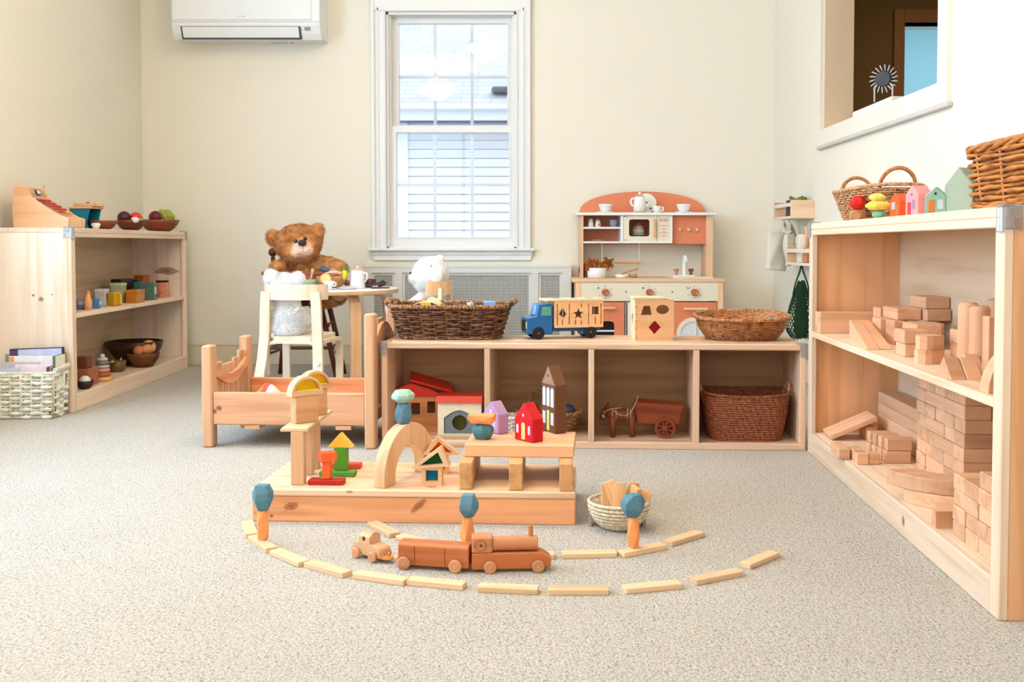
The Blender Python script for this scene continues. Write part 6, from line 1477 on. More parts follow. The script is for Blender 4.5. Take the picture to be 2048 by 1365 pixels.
# the profile lies flat: x,y in plan, thickness up
def flatten(g):
    return g
q1=fl(1855,1028.6,SZB)
solo('curved_block',arcblk(.09,.155,radians(196),radians(262),.032),M_ub['X'],'lower curved block on the bottom shelf in front of the tall wall','curved block',(q1.x+.135,q1.y+.150,SZB+.0002))
solo('curved_block',arcblk(.09,.165,radians(190),radians(262),.033),M_ub['X'],'upper concave curved block jutting over the edge of the bottom shelf','curved block',(q1.x+.125,q1.y+.180,SZB+.0326))
q2=fl(1867.6,1058,SZB)
qq=[(0,0),(.070,0),(.070,.045)]+[(.070*(1-cos(pi/2*(1-i/8))) if 0 else .070-.070*sin(pi/2*i/8),.045*cos(pi/2*i/8)) for i in range(1,8)]
solo('quarter_block',G().plate([(x,y) for x,y in qq],[],0,-.035,M=Matrix(((1,0,0,0),(0,0,1,0),(0,-1,0,0),(0,0,0,1))),bev=.001) if 0 else G().add(*(lambda P:( [(x,y,0) for x,y in P]+[(x,y,.036) for x,y in P],[tuple(range(len(P)))[::-1],tuple(range(len(P),2*len(P)))]+[(i,(i+1)%len(P),len(P)+(i+1)%len(P),len(P)+i) for i in range(len(P))]))([(0,.012),(.004,.0),(.08,.0),(.08,.05),(.045,.048),(.02,.036)])),M_ub['X'],'small rounded wedge block at the front edge of the bottom shelf','quarter block',(q2.x,q2.y,SZB))

# ---- middle shelf ---------------------------------------------------------------
blk('long block lying against the far end panel of the middle shelf',.874,3.06,SZM,.245,.062,.064)
def wedge(label,p,L,w,h,rz):
    g=G(); pr=[(0,0),(0,.004),(L,h),(L,0)]
    g.plate(pr,[],-0,w,M=Matrix(((0,1,0,0),(1,0,0,0),(0,0,1,0),(0,0,0,1))),bev=.001)
    return solo('ramp_block',g,M_ub['Y'],label,'ramp block',p,rz,group='pair of ramp blocks')
w0=fl(1734,700,SZM)
wedge('left ramp block of the pair on the middle shelf',(w0.x,w0.y,SZM),.30,.0315,.056,radians(-9)); wedge('right ramp block of the pair on the middle shelf',(w0.x+.034,w0.y+.002,SZM),.30,.0315,.055,radians(-7.5))
blk('half block standing behind the ramp blocks',.985,2.82,SZM,.05,.07,.062); blk('pale block end peeking out behind the pyramid of blocks',1.02,2.95,SZM,.05,.07,.085)
# pyramid
G1_='pyramid of blocks on the middle shelf'
blk('topmost block of the pyramid on the middle shelf',1.060,2.712,SZM+.0975,.066,.125,.032,group=G1_)
blk('block right under the topmost one of the pyramid',1.060,2.700,SZM+.065,.066,.125,.032,group=G1_)
blk('upper left block of the pyramid on the middle shelf',.992,2.735,SZM+.065,.066,.125,.032,group=G1_)
blk('left standing block under the pyramid, far side',.965,2.79,SZM,.032,.075,.0645,group=G1_); blk('second standing block under the pyramid on its left side',.975,2.71,SZM,.032,.075,.0645,group=G1_)
blk('front square block of the pyramid, standing upright',.990,2.586,SZM,.064,.115,.0645,group=G1_)
blk('narrow block right of the front square block',1.057,2.62,SZM,.018,.07,.0645,group=G1_); blk('short block low at the right of the front square block',1.078,2.56,SZM,.020,.04,.030,group=G1_)
G2_='stack of two half blocks'
pbb=fl(1809,714.6,SZM); blk('lower half block of the pair in front of the pyramid',pbb.x-.000,pbb.y,SZM,.064,.066,.032,group=G2_); blk('upper half block of the pair in front of the pyramid',pbb.x-.003,pbb.y-.004,SZM+.0325,.066,.075,.032,group=G2_)
# rounded pair
def halfround(label,p,rz,s=1.0):
    P=[(0,0),(.046,0),(.046,.040)]+[(.046-.062*sin(pi/2*i/7)*1.0,.040*cos(pi/2*i/7)+.0) for i in range(1,7)]
    P=[(x*s,y*s) for x,y in [(0,0),(.042,0),(.042,.046),(.020,.052),(0,.048),(-.016,.036),(-.022,.02),(-.014,.006)]]
    g=G(); n=len(P); b=.001; g.add([(x,y,0) for x,y in P]+[(x,y,.032) for x,y in P],[tuple(range(n))[::-1],tuple(range(n,2*n))]+[(i,(i+1)%n,n+(i+1)%n,n+i) for i in range(n)])
    return solo('rounded_block',g,M_ub['X'],label,'rounded block',p,rz,group='pair of rounded blocks')
pr_=fl(1863.5,729.3,SZM); halfround('lower rounded block of the pair on the middle shelf',(pr_.x,pr_.y,SZM+.0002),radians(28)); halfround('upper rounded block of the pair on the middle shelf',(pr_.x+.004,pr_.y+.004,SZM+.0325),radians(33),.97)
# pair with a curved seam
blk('lower block of the pair left of the round columns',1.012,2.33,SZM,.10,.11,.034,group='pair beside the columns'); blk('upper block of the pair left of the round columns',1.012,2.335,SZM+.0345,.10,.11,.032,group='pair beside the columns')
# triangular prisms
def prism_blk(label,p,rz,b=.078,h=.043,w=.031):
    g=G().plate([(0,0),(b,0),(b/2,h)],[],0,w,M=Matrix(((0,1,0,0),(1,0,0,0),(0,0,1,0),(0,0,0,1))),bev=.001)
    return solo('triangle_block',g,M_ub['X'],label,'triangle block',p,rz,group='triangle blocks')
t0=fl(1903,761,SZM)
prism_blk('left triangle block on the middle shelf',(t0.x,t0.y,SZM),radians(2)); prism_blk('middle triangle block on the middle shelf',(t0.x+.0325,t0.y-.001,SZM),radians(1)); prism_blk('right triangle block, partly behind the curved arch block',(t0.x+.068,t0.y+.055,SZM),radians(6))
# round columns
for x,y,h_,lb in ((.955,2.20,.145,'left round column block on the middle shelf'),(.945,2.12,.142,'right round column block on the middle shelf'),(1.04,2.25,.150,'round column block in the back near the shelf post')):
    solo('column_block',G().cyl((0,0,0),(0,0,h_),.021,seg=30,bev=.005),M_ub['Z'],lb,'column block',(x,y,SZM),group='round column blocks')
blk('short upright block standing before the round columns, beside the shelf post',.925,2.035,SZM,.032,.032,.125)
# quarter ring by the post
g=G(); o=[(.03+.075*(1-cos(pi/2*i/10)),.095*sin(pi/2*i/10)) for i in range(11)]+[(.03+.075-.045*cos(pi/2*i/10),.060*sin(pi/2*i/10)) for i in range(10,-1,-1)]
g.plate(o,[],0,.030,M=Matrix(((0,1,0,0),(1,0,0,0),(0,0,1,0),(0,0,0,1))) if 0 else Matrix(((0,1,0,0),(-1,0,0,0),(0,0,1,0),(0,0,0,1))),bev=.001)
qr=fl(1975,787,SZM); 
g=G(); o=[(.095*cos(pi/2*i/12),.098*sin(pi/2*i/12)) for i in range(13)]+[(.058*cos(pi/2*i/12),.060*sin(pi/2*i/12)) for i in range(12,-1,-1)]
g.plate([(-x,z) for x,z in o],[],0,.032,bev=.001)
solo('curved_block',g,M_ub['X'],'quarter ring block standing beside the near post of the middle shelf','curved block',(qr.x+.095-.002,qr.y+.0,SZM),radians(4))

# ================================================================ ON TOP OF THE RIGHT SHELF
def TX(px_,X): return 2000*X/(px_-1070.0)
def stone_pts(w,d,h,seed,top=.7,bot=.7,n=6,tw=0.0,mid=.5):
    """faceted pebble: an angular girdle of uneven height between a flat crown and a flat foot"""
    r=random.Random(seed); P=[]; tw+=seed*.7
    for k in range(n):
        a=2*pi*(k+.5)/n+tw; q=r.uniform(.95,1.05); m_=mid+r.uniform(-.07,.07)
        for zf in (m_-.13,m_+.13): P.append((w/2*cos(a)*1.06*q,d/2*sin(a)*1.06*q,h*zf))
    k4=max(4,n-2)
    for k in range(k4):
        a=2*pi*k/k4+tw+.3; P.append((w/2*top*cos(a)*r.uniform(.92,1.08),d/2*top*sin(a)*r.uniform(.92,1.08),h))
        P.append((w/2*bot*cos(a+.4)*r.uniform(.92,1.08),d/2*bot*sin(a+.4)*r.uniform(.92,1.08),0))
    return P
def stone(label,p,w,d,h,c_,seed,rz=0,rot=None,**k):
    return solo('balancing_stone',G().hull(stone_pts(w,d,h,seed,**k),.0012),paint('stone_%d_%d_%d'%c_,c_,rough=.6,spec=.25,var=.05,bscale=150,bump=.1),label,'wooden stone',p,rz,rot=rot)
# willow basket with two handles
M_nw=wicker('natural_willow_tan',(214,166,122),(150,98,64),(60,60,200))
t=thing('handled_basket','long natural wicker basket with two cane handles on the right bookshelf','basket',(.985,2.895,SZT),radians(-92.15))
obj('basket_body',woven(.165,.062,.215,.092,.086,n=3,rows=13,stakes=40,r=.0031,amp=.0026,jit=.5),M_nw,t); obj('rim',rim_g(.218,.095,3,.089,.005,turns=80,amp=.2,wav=.006),M_nw,t)
for s_ in (-1,1): obj('handle',G().tube([(s_*(.190+.012*sin(pi*i/14)),-.048*cos(pi*i/14),.088+.052*sin(pi*i/14)) for i in range(15)],.0055,8),wicker('cane_handle',(206,140,84),(140,84,48),(200,200,60)),t)
ys=TX(1712,.885)
stone('brown six-sided wooden stone under the red one on the right bookshelf',(.888,ys,SZT),.046,.044,.029,(182,128,86),3,top=.85,bot=.9)
stone('bright red faceted wooden stone balanced on the right bookshelf',(.888,ys,SZT+.0295),.044,.042,.038,(220,38,34),5,top=.5,bot=.5,n=7)
ys=TX(1757,.885)
stone('mint green faceted stone at the bottom of the yellow stack',(.885,ys,SZT),.036,.036,.0215,(128,186,152),9,top=.5,bot=.6,n=6)
stone('flat pale yellow stone in the middle of the yellow stack',(.882,ys,SZT+.022),.066,.044,.0225,(240,216,96),12,top=.7,bot=.7,n=7)
stone('small pale yellow stone on top of the yellow stack',(.884,ys+.012,SZT+.045),.042,.036,.021,(242,222,110),14,top=.55,bot=.6,n=6)
def house(label,p,w,d,eave,apex,c_,rz,front=None,nm='house_block',bev=.002,rough=.55):
    t=thing(nm,label,'toy house',p,rz)
    m=paint('house_%d_%d_%d'%c_,c_,rough=rough,spec=.25,bump=.15,bscale=250,var=.04)
    obj('body',G().plate([(-w/2,0),(w/2,0),(w/2,eave),(0,apex),(-w/2,eave)],[],0,d,bev=bev),m,t)
    for nm2,pts,cc in (front or []):
        obj(nm2,G().plate(pts,[],-.0006,.0002),paint('hp_%d_%d_%d'%cc,cc,rough=.5),t)
    return t
def rc(x0,x1,z0,z1): return [(x0,z0),(x1,z0),(x1,z1),(x0,z1)]
def archp(x0,x1,z0,z1,n=8):
    r=(x1-x0)/2; return [(x0,z0),(x1,z0)]+[((x0+x1)/2+r*cos(pi*i/n),z1-r+r*sin(pi*i/n)) for i in range(n+1)]
def circ(x,z,r,n=14): return [(x+r*cos(2*pi*i/n),z+r*sin(2*pi*i/n)) for i in range(n)]
# small row houses: front faces the room (-X) turned to the camera
y=TX(1807,.93); house('orange house block between the yellow stones and the pink house',(.905,y,SZT),.044,.042,.044,.064,(236,92,44),radians(-78),[('window_print',rc(-.012,.004,.022,.040),(190,170,190)),('door_print',rc(.008,.018,.002,.032),(180,110,70))])
y=TX(1840,.915); house('pink house block beside the orange house',(.893,y,SZT),.046,.044,.053,.0755,(240,156,158),radians(-72),[('window_print',circ(0,.052,.003),(120,110,130)),('door_print',rc(-.014,-.002,.002,.034),(206,60,60)),('window_print',rc(.002,.012,.018,.040),(160,130,150))])
y=TX(1877,.870); house('small teal house block with an orange door',(.860,y-.004,SZT),.044,.030,.038,.0585,(142,180,158),radians(-33),[('door_print',rc(-.014,-.002,.001,.030),(214,120,40)),('window_print',rc(.004,.016,.010,.030),(196,206,200)),('window_print',circ(0,.043,.003),(40,50,50))])
t=house('tall sage green house block beside the big wicker basket',(.893,2.115,SZT),.072,.05,.060,.098,(158,170,146),radians(-62))
house('yellow pointed block behind the tall sage house',(.975,2.13,SZT),.07,.05,.10,.150,(238,196,60),radians(-60))
# big wicker basket at the frame edge
M_bw=wicker('honey_willow',(212,138,66),(140,76,30),(30,30,140),rough=.45,spec=.4)
t=thing('wicker_basket','big honey coloured wicker basket at the right edge on the bookshelf','basket',(.996,1.835,SZT),radians(-92.15))
obj('basket_body',woven(.215,.110,.222,.120,.118,n=14,rows=12,stakes=12,r=.0054,amp=.0062,jit=.3,flat=.8),M_bw,t)
g=G(); 
for k,zz in enumerate((.004,.010)): 
    lp=loop(.216+.003*k,.111+.003*k,14,80); g.tube([(x,y,zz+.003*sin(i*.8+k)) for i,(x,y,_,_2) in enumerate(lp)],.0045,6,closed=True)
obj('base_rope',g,M_bw,t)
g=G()
for k in range(3):
    lp=loop(.224,.122,14,90); g.tube([(x+nx*.005*cos(i*.45+k*2.1),y+ny*.005*cos(i*.45+k*2.1),.124+.005*sin(i*.45+k*2.1)) for i,(x,y,nx,ny) in enumerate(lp)],.0048,6,closed=True)
obj('rim',g,M_bw,t)
# ================================================================ PLATFORM AND THE BUILDING ON IT
A=fl(505,1043); B=fl(1150.5,1051.5); prz=atan2(B.y-A.y,B.x-A.x); PL=hypot(B.x-A.x,B.y-A.y); PD=.30; PZ=.0790
t=thing('hollow_block_platform','long low pine box platform in the middle of the carpet','platform',(A.x,A.y,0),prz)
pk=[(.060,0,.026,.018,.02,.009),(.082 if 0 else .028,0,.014,.005,.02,.004),(.312,0,.046,.016,.02,.009)]
pk=[(.094,0,.037,.021,.02,.011,.25),(.046,0,.013,.006,.02,.005,0),(.400,0,.042,.028,.02,.009,.75)]
obj('box_front',G().box(0,PL,0,.018,0,.0615,.0018),wood('platform_pine',(234,170,122),'X',knots=pk,kcol=(138,74,44),dark=.82,streak=.5),t)
obj('box_back',G().box(0,PL,PD-.018,PD,0,.0615,.0018),wood('platform_pine_b',(238,174,122),'X'),t)
for x in (0,PL-.018): obj('box_end',G().box(x,x+.018,.018,PD-.018,0,.0615,.0018),wood('platform_pine_b',(238,174,122),'Y'),t)
obj('top_board',G().box(-.002,PL+.001,-.003,PD,.0618,PZ,.003),wood('platform_top_pine',(242,206,172),'X',knots=[(.235,-.003,.074,.010,.01,.004),(.425,.035,PZ,.018,.010,.01)],kcol=(176,104,60),dark=.84,streak=.6),t)
M_tb=wood('tower_block_maple',(224,180,140),'Z',dark=.8,streak=.6,rnd=.08); M_tbx=wood('tower_block_maple',(232,192,148),'X',dark=.82,streak=.6,rnd=.06)
# tower of uprights and a board
def onp(px_,py_): return fl(px_,py_,PZ)
p1=onp(581.8,971.4); p2=onp(599.5,951.5); p3=onp(613,939.5)
for p,lb in ((p1,'front upright plank of the left tower on the platform'),(p2,'middle upright plank of the left tower, behind the front one'),(p3,'rear upright plank of the left tower on the platform')):
    solo('upright_block',G().box(0,.0315,0,.030,0,.1295,.0015),M_tb,lb,'wooden block',(p.x,p.y,PZ+.0002),radians(2),group='uprights of the left tower')
solo('wooden_plank',G().box(0,.066,0,.275,0,.0078,.001),wood('plank_maple',(236,200,158),'Y',dark=.85,streak=.5),'flat board lying across the uprights of the left tower','wooden plank',(-.6145,2.398,PZ+.1300),radians(-1))
TZ=PZ+.138
f1=fl(592,849,TZ); f2=fl(637,843.5,TZ); wrz=atan2(f2.y-f1.y,f2.x-f1.x)
def tw(dy,lab):
    c_,s_=cos(wrz),sin(wrz)
    solo('wooden_block',G().box(0,.062,0,.030,0,.068,.0015),wood('window_block_maple',(222,172,126),'X',dark=.88,streak=.5),lab+' upright square block of the left tower','wooden block',(f1.x,f1.y+dy,TZ+.0002),wrz,group='square blocks on the left tower')
    t=thing('arch_window_block',lab+' half-round block with yellow window on the left tower','window block',(f1.x+.031*c_,f1.y+dy+.031*s_,TZ+.0685),wrz)
    R_=.0425; H_=.048
    o=[(R_*cos(pi*i/24),H_*sin(pi*i/24)) for i in range(25)]; i_=[(.0335*cos(pi*i/20),.0115+.0295*sin(pi*i/20)) for i in range(21)]
    obj('frame',G().plate(o,[i_],-.002,.028),wood('arch_frame_maple',(226,184,144),'X',dark=.88,streak=.4),t)
    obj('yellow_pane',G().plate([(x*1.02,.0115+(z-.0115)*1.02-.0005) for x,z in i_],[],.010,.014),glassy('yellow_acrylic',(255,214,40),alpha=.6,rough=.08),t)
    obj('pane_edge',G().box(-.032,.032,.0,.010,.0117,.0140,.0).box(-.026,.026,.0145,.024,.0117,.0138,0),paint('yellow_edge',(250,230,60),rough=.2),t)
tw(0,'front'); tw(.105,'rear')
# coloured blocks
def cb(lab,p,sx,sy,sz,c_,rz=prz,group=None,bev=.0015):
    return solo('coloured_block',G().box(0,sx,0,sy,0,sz,bev),paint('block_%d_%d_%d'%c_,c_,rough=.5,spec=.3,var=.03,bscale=120),lab,'coloured block',p,rz,group=group)
d0=onp(615.5,971.3); cb('dark red flat block under the orange T',(d0.x,d0.y,PZ+.0002),.086,.032,.0125,(176,34,22))
d1=onp(638,954.3); cb('green flat block under the green tower',(d1.x,d1.y,PZ+.0002),.089,.032,.0125,(88,150,52))
d2=onp(650,938.5); cb('orange-red flat block behind the green tower',(d2.x,d2.y,PZ+.0002),.092,.028,.013,(226,84,54))
u1=fl(644.3,959.3,PZ+.0127); cb('orange upright post of the T shape',(u1.x,u1.y-.0,PZ+.0129),.0200,.019,.0420,(238,100,40))
cb('orange crosspiece on top of the T shape',(u1.x+.000,u1.y-.012,PZ+.0551),.040,.026,.0235,(238,104,52),rz=radians(30))
v1=fl(668.2,941.6,PZ+.0127); cb('green upright block under the yellow roof',(v1.x,v1.y,PZ+.0129),.0315,.026,.0575,(84,152,40),rz=radians(-3))
solo('roof_block',G().plate([(-.0325,0),(.0325,0),(0,.036)],[],-.0,.028,bev=.001),paint('block_yellow_roof',(240,196,72),rough=.5),'yellow triangle roof on the green block','coloured block',(v1.x+.0145,v1.y-.001,PZ+.0706),radians(-4))
# big arch
a0=onp(769,978.5); a1=Vector((a0.x+.0985,a0.y+.2145,PZ)); arz=atan2(a1.y-a0.y,a1.x-a0.x)
t=thing('wooden_arch','large plain wooden half-round arch made of two halves','wooden arch',(a0.x,a0.y,PZ+.0002),arz)
Ro,Ri,base=.118,.068,.017
for s_,lab in ((1,'arch_half'),(-1,'arch_half')):
    o=[];i2=[]
    for i in range(17):
        q=pi/2*i/16; o.append((Ro+(-s_)*Ro*cos(q),base+Ro*1.03*sin(q))); i2.append((Ro+(-s_)*Ri*cos(q),base+Ri*1.0*sin(q)))
    pts=[(Ro-s_*Ro,0)]+o+i2[::-1]+[(Ro-s_*Ri,0)]
    if s_>0: pts=[(min(x,Ro-.0003),z) for x,z in pts]
    else: pts=[(max(x,Ro+.0003),z) for x,z in pts]
    obj(lab,G().plate(pts,[],0,.031,bev=.0012),wood('arch_maple',(230,190,148),'Z',dark=.86,streak=.4),t)
ar_top=Vector((a0.x+Ro*cos(arz)-.015*sin(arz),a0.y+Ro*sin(arz)+.015*cos(arz),PZ+base+Ro*1.03))
stone('teal stone standing on the crown of the big arch',(ar_top.x-.004,ar_top.y-.008,ar_top.z),.044,.040,.0505,(90,132,152),21,top=.80,bot=.78,n=6,mid=.45)
stone('mint green stone on top of the teal one over the arch',(ar_top.x-.004,ar_top.y-.008,ar_top.z+.0508),.058,.048,.0325,(160,200,180),27,top=.62,bot=.5,n=7,rz=.3)
# window blocks shaped like a little house
hb0=onp(843.4,971.4)
def wblock(lab,p,rz,c_,w=.049,h=.046,d=.028,frame=(228,186,140)):
    t=thing('square_window_block',lab,'window block',p,rz); m=wood('winblock_maple',frame,'X',dark=.88,streak=.4)
    e=.0095; obj('frame',G().plate(rc(0,w,0,h),[rc(e,w-e,e,h-e)],0,d),m,t)
    obj('colour_pane',G().box(e-.001,w-e+.001,d*.55,d*.62,e-.001,h-e+.001,0),glassy('pane_%d_%d_%d'%c_,c_,alpha=.5,rough=.1),t); return t
def tblock(lab,p,rot,pts,c_,d=.028,q=.25):
    t=thing('triangle_window_block',lab,'window block',p,rot=rot); cx=sum(x for x,_ in pts)/3; cz=sum(z for _,z in pts)/3
    inn=[(cx+(x-cx)*(1-q*1.55),cz+(z-cz)*(1-q*1.55)) for x,z in pts]
    obj('frame',G().plate(pts,[inn],0,d),wood('winblock_maple2',(234,198,156),'X',dark=.88,streak=.4),t)
    obj('colour_pane',G().plate([(cx+(x-cx)*1.04,cz+(z-cz)*1.04) for x,z in inn],[],d*.55,d*.62),glassy('pane_%d_%d_%d'%c_,c_,alpha=.5,rough=.1),t); return t
wblock('square block with a blue window standing before the big arch',(hb0.x,hb0.y,PZ+.0002),prz,(30,150,200))
s_=2.40/2000
tz=PZ+.0475
def tri_px(pts,Y,x0,z0): return [(at(a,b_,Y).x-x0,at(a,b_,Y).z-z0) for a,b_ in pts]
tp3=[(0,0),(.094,.012),(.074,.052)]
tblock('slanted triangle block with a green window on the blue-window block',(hb0.x-.026,hb0.y-.004,tz-.0055),(0,0,prz),[(0,-.0015),(.094,.0060),(.0725,.0530)],(20,110,40))
hb1=fl(853,949,PZ)
wblock('square block with an orange window behind the blue-window block',(hb1.x+.006,hb1.y+.004,PZ+.0002),radians(4),(250,140,40),w=.05,h=.046)
tblock('triangle block with an orange window, behind the green one',(hb1.x-.012,hb1.y+.006,PZ+.0470),(0,0,radians(3)),[(0,0),(.096,.0),(.040,.046)],(250,120,20))
# bridge
bA=fl(928.8,914,PZ+.0655); bx0,by0=bA.x,bA.y
for k,(px_,py_,lb) in enumerate(((918,980,'left'),(1018,982,'middle'),(1119,983.6,'right'))):
    p=onp(px_,py_); solo('bridge_pillar',G().box(0,.0315,0,.262,0,.0650,.0018),wood('pillar_maple',(214,164,110),'Y',dark=.76,streak=.8,rnd=.1),'%s long block holding up the bridge slab'%lb,'wooden block',(p.x,p.y,PZ+.0002),radians(-1.2),group='three blocks under the bridge slab')
bB=fl(1147.8,917,PZ+.0655)
solo('bridge_slab',G().box(0,hypot(bB.x-bx0,bB.y-by0),0,.182,0,.030,.0018),wood('slab_maple',(234,182,138),'X',dark=.85,streak=.5),'thick flat slab bridging the three blocks with toy houses on it','wooden block',(bx0,by0,PZ+.0656),atan2(bB.y-by0,bB.x-bx0))
BZ=PZ+.0959
sp=fl(965,880,BZ); stone('teal stone on the left of the bridge slab',(sp.x,sp.y+.012,BZ),.054,.046,.0375,(78,124,136),33,top=.72,bot=.72,n=7,mid=.55)
solo('balancing_stone',G().hull([(-.026,-.012,.003),(.022,-.014,0),(.026,.012,.001),(-.02,.014,.001),(-.037,-.004,.014),(-.034,.012,.020),(.034,-.006,.010),(.037,.010,.018),(-.035,-.014,.0245),(.028,-.018,.021),(.034,.008,.0255),(-.03,.016,.0245),(0,-.021,.010)],.001),paint('stone_orange',(244,158,96),rough=.6,spec=.25),'flat orange stone balanced on the teal one on the bridge','wooden stone',(sp.x-.002,sp.y+.010,BZ+.0378),radians(3))
c0=fl(1064.6,887,BZ); fdir=radians(-49)
# front faces lower left: local -y normal
def corner_house(lab,corner,w,d,eave,apex,c_,ang,front,bev=.002):
    # corner = front-right bottom corner; front width runs back-left from it
    ux,uy=cos(ang),sin(ang)   # local +x direction (towards the corner)
    p=(corner.x-ux*w/2,corner.y-uy*w/2,BZ+.0002)
    return house(lab,p,w,d,eave,apex,c_,ang,front,bev=bev)
W_=(206,202,214); Yl=(240,204,120)
corner_house('red house block with a cream arched door on the bridge slab',c0,.070,.036,.056,.095,(206,22,34),radians(-50),[('door_print',archp(-.007,.007,.004,.046),(244,208,130)),('window_print',archp(-.027,-.018,.018,.040),W_),('window_print',archp(.018,.027,.018,.040),W_),('window_print',circ(0,.064,.004),(240,190,180)),('door_line',rc(-.0004,.0004,.005,.045),(120,90,60))])
c1=fl(996.8,870,BZ)
corner_house('lilac house block behind the flat orange stone',c1,.064,.034,.050,.082,(182,144,186),radians(-50),[('window_print',rc(-.004,.005,.050,.060),(226,200,206)),('window_print',archp(.010,.020,.012,.036),(206,190,220))])
c2=fl(1109.7,869,BZ)
BW=(206,216,232)
fr=[('gable_print',[(-.036,.124),(.036,.124),(0,.171)],(160,122,98)),('window_print',circ(0,.146,.0035),(60,44,44))]
for x in (-.023,0,.023): fr.append(('window_print',archp(x-.0085,x+.0085,.066,.116),BW)); fr.append(('window_bar',rc(x-.0004,x+.0004,.066,.112),(90,90,110))); fr.append(('window_bar',rc(x-.009,x+.009,.0655,.0668),(60,50,60)))
for x in (-.023,.023): fr.append(('window_print',rc(x-.008,x+.008,.020,.052),BW)); fr.append(('window_bar',rc(x-.0004,x+.0004,.02,.052),(90,90,110)))
fr.append(('door_print',rc(-.0065,.0065,.004,.056),(232,214,120)))
ttb=corner_house('tall brown narrow house block with arched blue windows on the bridge slab',c2,.076,.034,.124,.172,(110,70,44),radians(-64),fr)

# ================================================================ TRACK
M_tr=wood('track_plank_pine',(232,198,158),'X',dark=.80,streak=1.0,rnd=.10)
tm=G().box(-.0575,.0575,-.0135,.0135,0,.0108,.001).mesh('plank',M_tr)
outer=[((494,1041),(504,1068)),((509,1072),(541,1094)),((552,1099.5),(606,1122)),((620,1123),(691,1143)),((714,1144),(810,1158)),((822,1156.5),(925.8,1166.5)),((959.6,1170),(1074,1175)),((1096.6,1175.5),(1215.8,1175.5)),((1249.7,1174),(1357.6,1163.5)),((1386.6,1157),(1476.9,1139.5)),((1491,1126.5),(1547.8,1103))]
inner=[((745,1043),(789.7,1066)),((802,1070),(870,1088)),((885,1090),(985,1102)),((1000,1103),(1111,1106.5)),((1125.6,1105),(1231,1102.5)),((1240,1104),(1327,1087)),((1338,1081.5),(1398,1063))]
ords=['first','second','third','fourth','fifth','sixth','seventh','eighth','ninth','tenth','eleventh']
track={}
def planks(lst,nm):
    for k,(a,b_) in enumerate(lst):
        p=fl(a[0],a[1],.0108); q=fl(b_[0],b_[1],.0108); m=(p+q)/2; L_=hypot(q.x-p.x,q.y-p.y); ang=atan2(q.y-p.y,q.x-p.x)
        # every plank has the same real length; keep the centre
        o=bpy.data.objects.new('track_plank',tm); C.objects.link(o); o.location=(m.x,m.y,0); o.rotation_euler=(0,0,ang); o['label']='%s plank from the left in the %s curve of the toy track'%(ords[k],nm); o['category']='track plank'; o['group']='planks of the %s track curve'%nm
        track[nm,k]=(m,ang)
planks(outer,'outer'); planks(inner,'inner')
# stone towers on the track
def orange(label,px_,py_,w,h,seed,rz):
    p=fl(px_,py_,.0108); r=random.Random(seed); P=[]
    for zf,s_ in ((0,.66),(.45,1.0),(1,.66)):
        for k in range(4): a=2*pi*(k+(.5 if zf==.45 else 0))/4+seed; P.append((w/2*s_*cos(a)*r.uniform(.95,1.05),w/2*s_*sin(a)*r.uniform(.95,1.05),h*(zf if zf!=.45 else .45+r.uniform(-.14,.14))))
    solo('balancing_stone',G().hull(P,.001),paint('stone_orange',(244,150,84),rough=.6,spec=.25),label,'wooden stone',(p.x,p.y+.008,.0109),rz); return p
p=orange('tall orange stone on the left track under a teal stone',524,1082,.034,.0655,3,.5)
stone('teal stone atop the orange one at the left end of the track',(p.x,p.y+.008,.0768),.046,.042,.0560,(90,134,148),41,top=.76,bot=.66,n=5,mid=.55)
p=orange('orange stone standing behind the train under a teal stone',934.5,1097,.034,.0655,6,.9)
stone('blue-teal stone atop the orange one behind the train',(p.x+.002,p.y+.008,.0768),.046,.042,.0480,(96,138,156),47,top=.74,bot=.6,n=5,mid=.5,rz=.5)
p=orange('orange stone on the right track beside the rope bowl',1267.5,1098,.034,.0660,9,.2)
stone('blue-teal stone atop the orange one on the right track',(p.x-.001,p.y+.008,.0773),.052,.044,.0490,(88,132,150),53,top=.74,bot=.6,n=5,mid=.5,rz=.3)

# ================================================================ ROPE BOWL WITH PLANKS
bc=Vector((fl(1236,1050,0).x,2.315,0))
t=thing('rope_bowl','cream coiled rope bowl on the carpet filled with wooden planks','bowl',bc)
g=G(); M_rope=wicker('cream_rope',(232,220,196),(190,170,136),(160,160,160),rough=.8)
pr=[];nc=9
for k in range(nc):
    f=k/(nc-1); r_=.034+.036*sin(pi/2*f)**.9; z=.004+.058*f**1.25; g.tube([(r_*cos(a),r_*sin(a),z) for a in [2*pi*i/60 for i in range(60)]],[.0042*(1+.10*cos(i*2.4+k)) for i in range(60)],7,closed=True)
g.lathe([(0,.004),(.032,.004),(.048,.018),(.062,.038),(.068,.060),(.066,.060),(.060,.038),(.046,.02),(.03,.008),(0,.007)],40)
obj('coil',g,M_rope,t)
hc_=solo('grey_felt_ring',G().lathe([(.0630,0),(.0655,0),(.0655,.044),(.0630,.044),(.0630,0)],40,sm=False),paint('grey_felt',(170,158,160),rough=.9),'grey felt band standing on the carpet round the rope bowl','felt band',(bc.x-.002,bc.y+.012,0)); hc_.hide_render=True
bpy.data.objects.remove(hc_)
for dx,lb in ((-.0655,'left'),(.0600,'right')):
    solo('felt_tab',G().box(-.0035,.0035,-.016,.016,0,.046,.001),paint('grey_felt',(170,158,160),rough=.9),'grey upright tab on the carpet at the %s of the rope bowl'%lb,'felt tab',(bc.x+dx,bc.y+.022,0))
pm2=G().box(-.0135,.0135,-.0054,.0054,0,.098,.001).mesh('plank_up',wood('basket_plank_pine',(238,190,138),'Z',dark=.72,streak=1.0,rnd=.12))
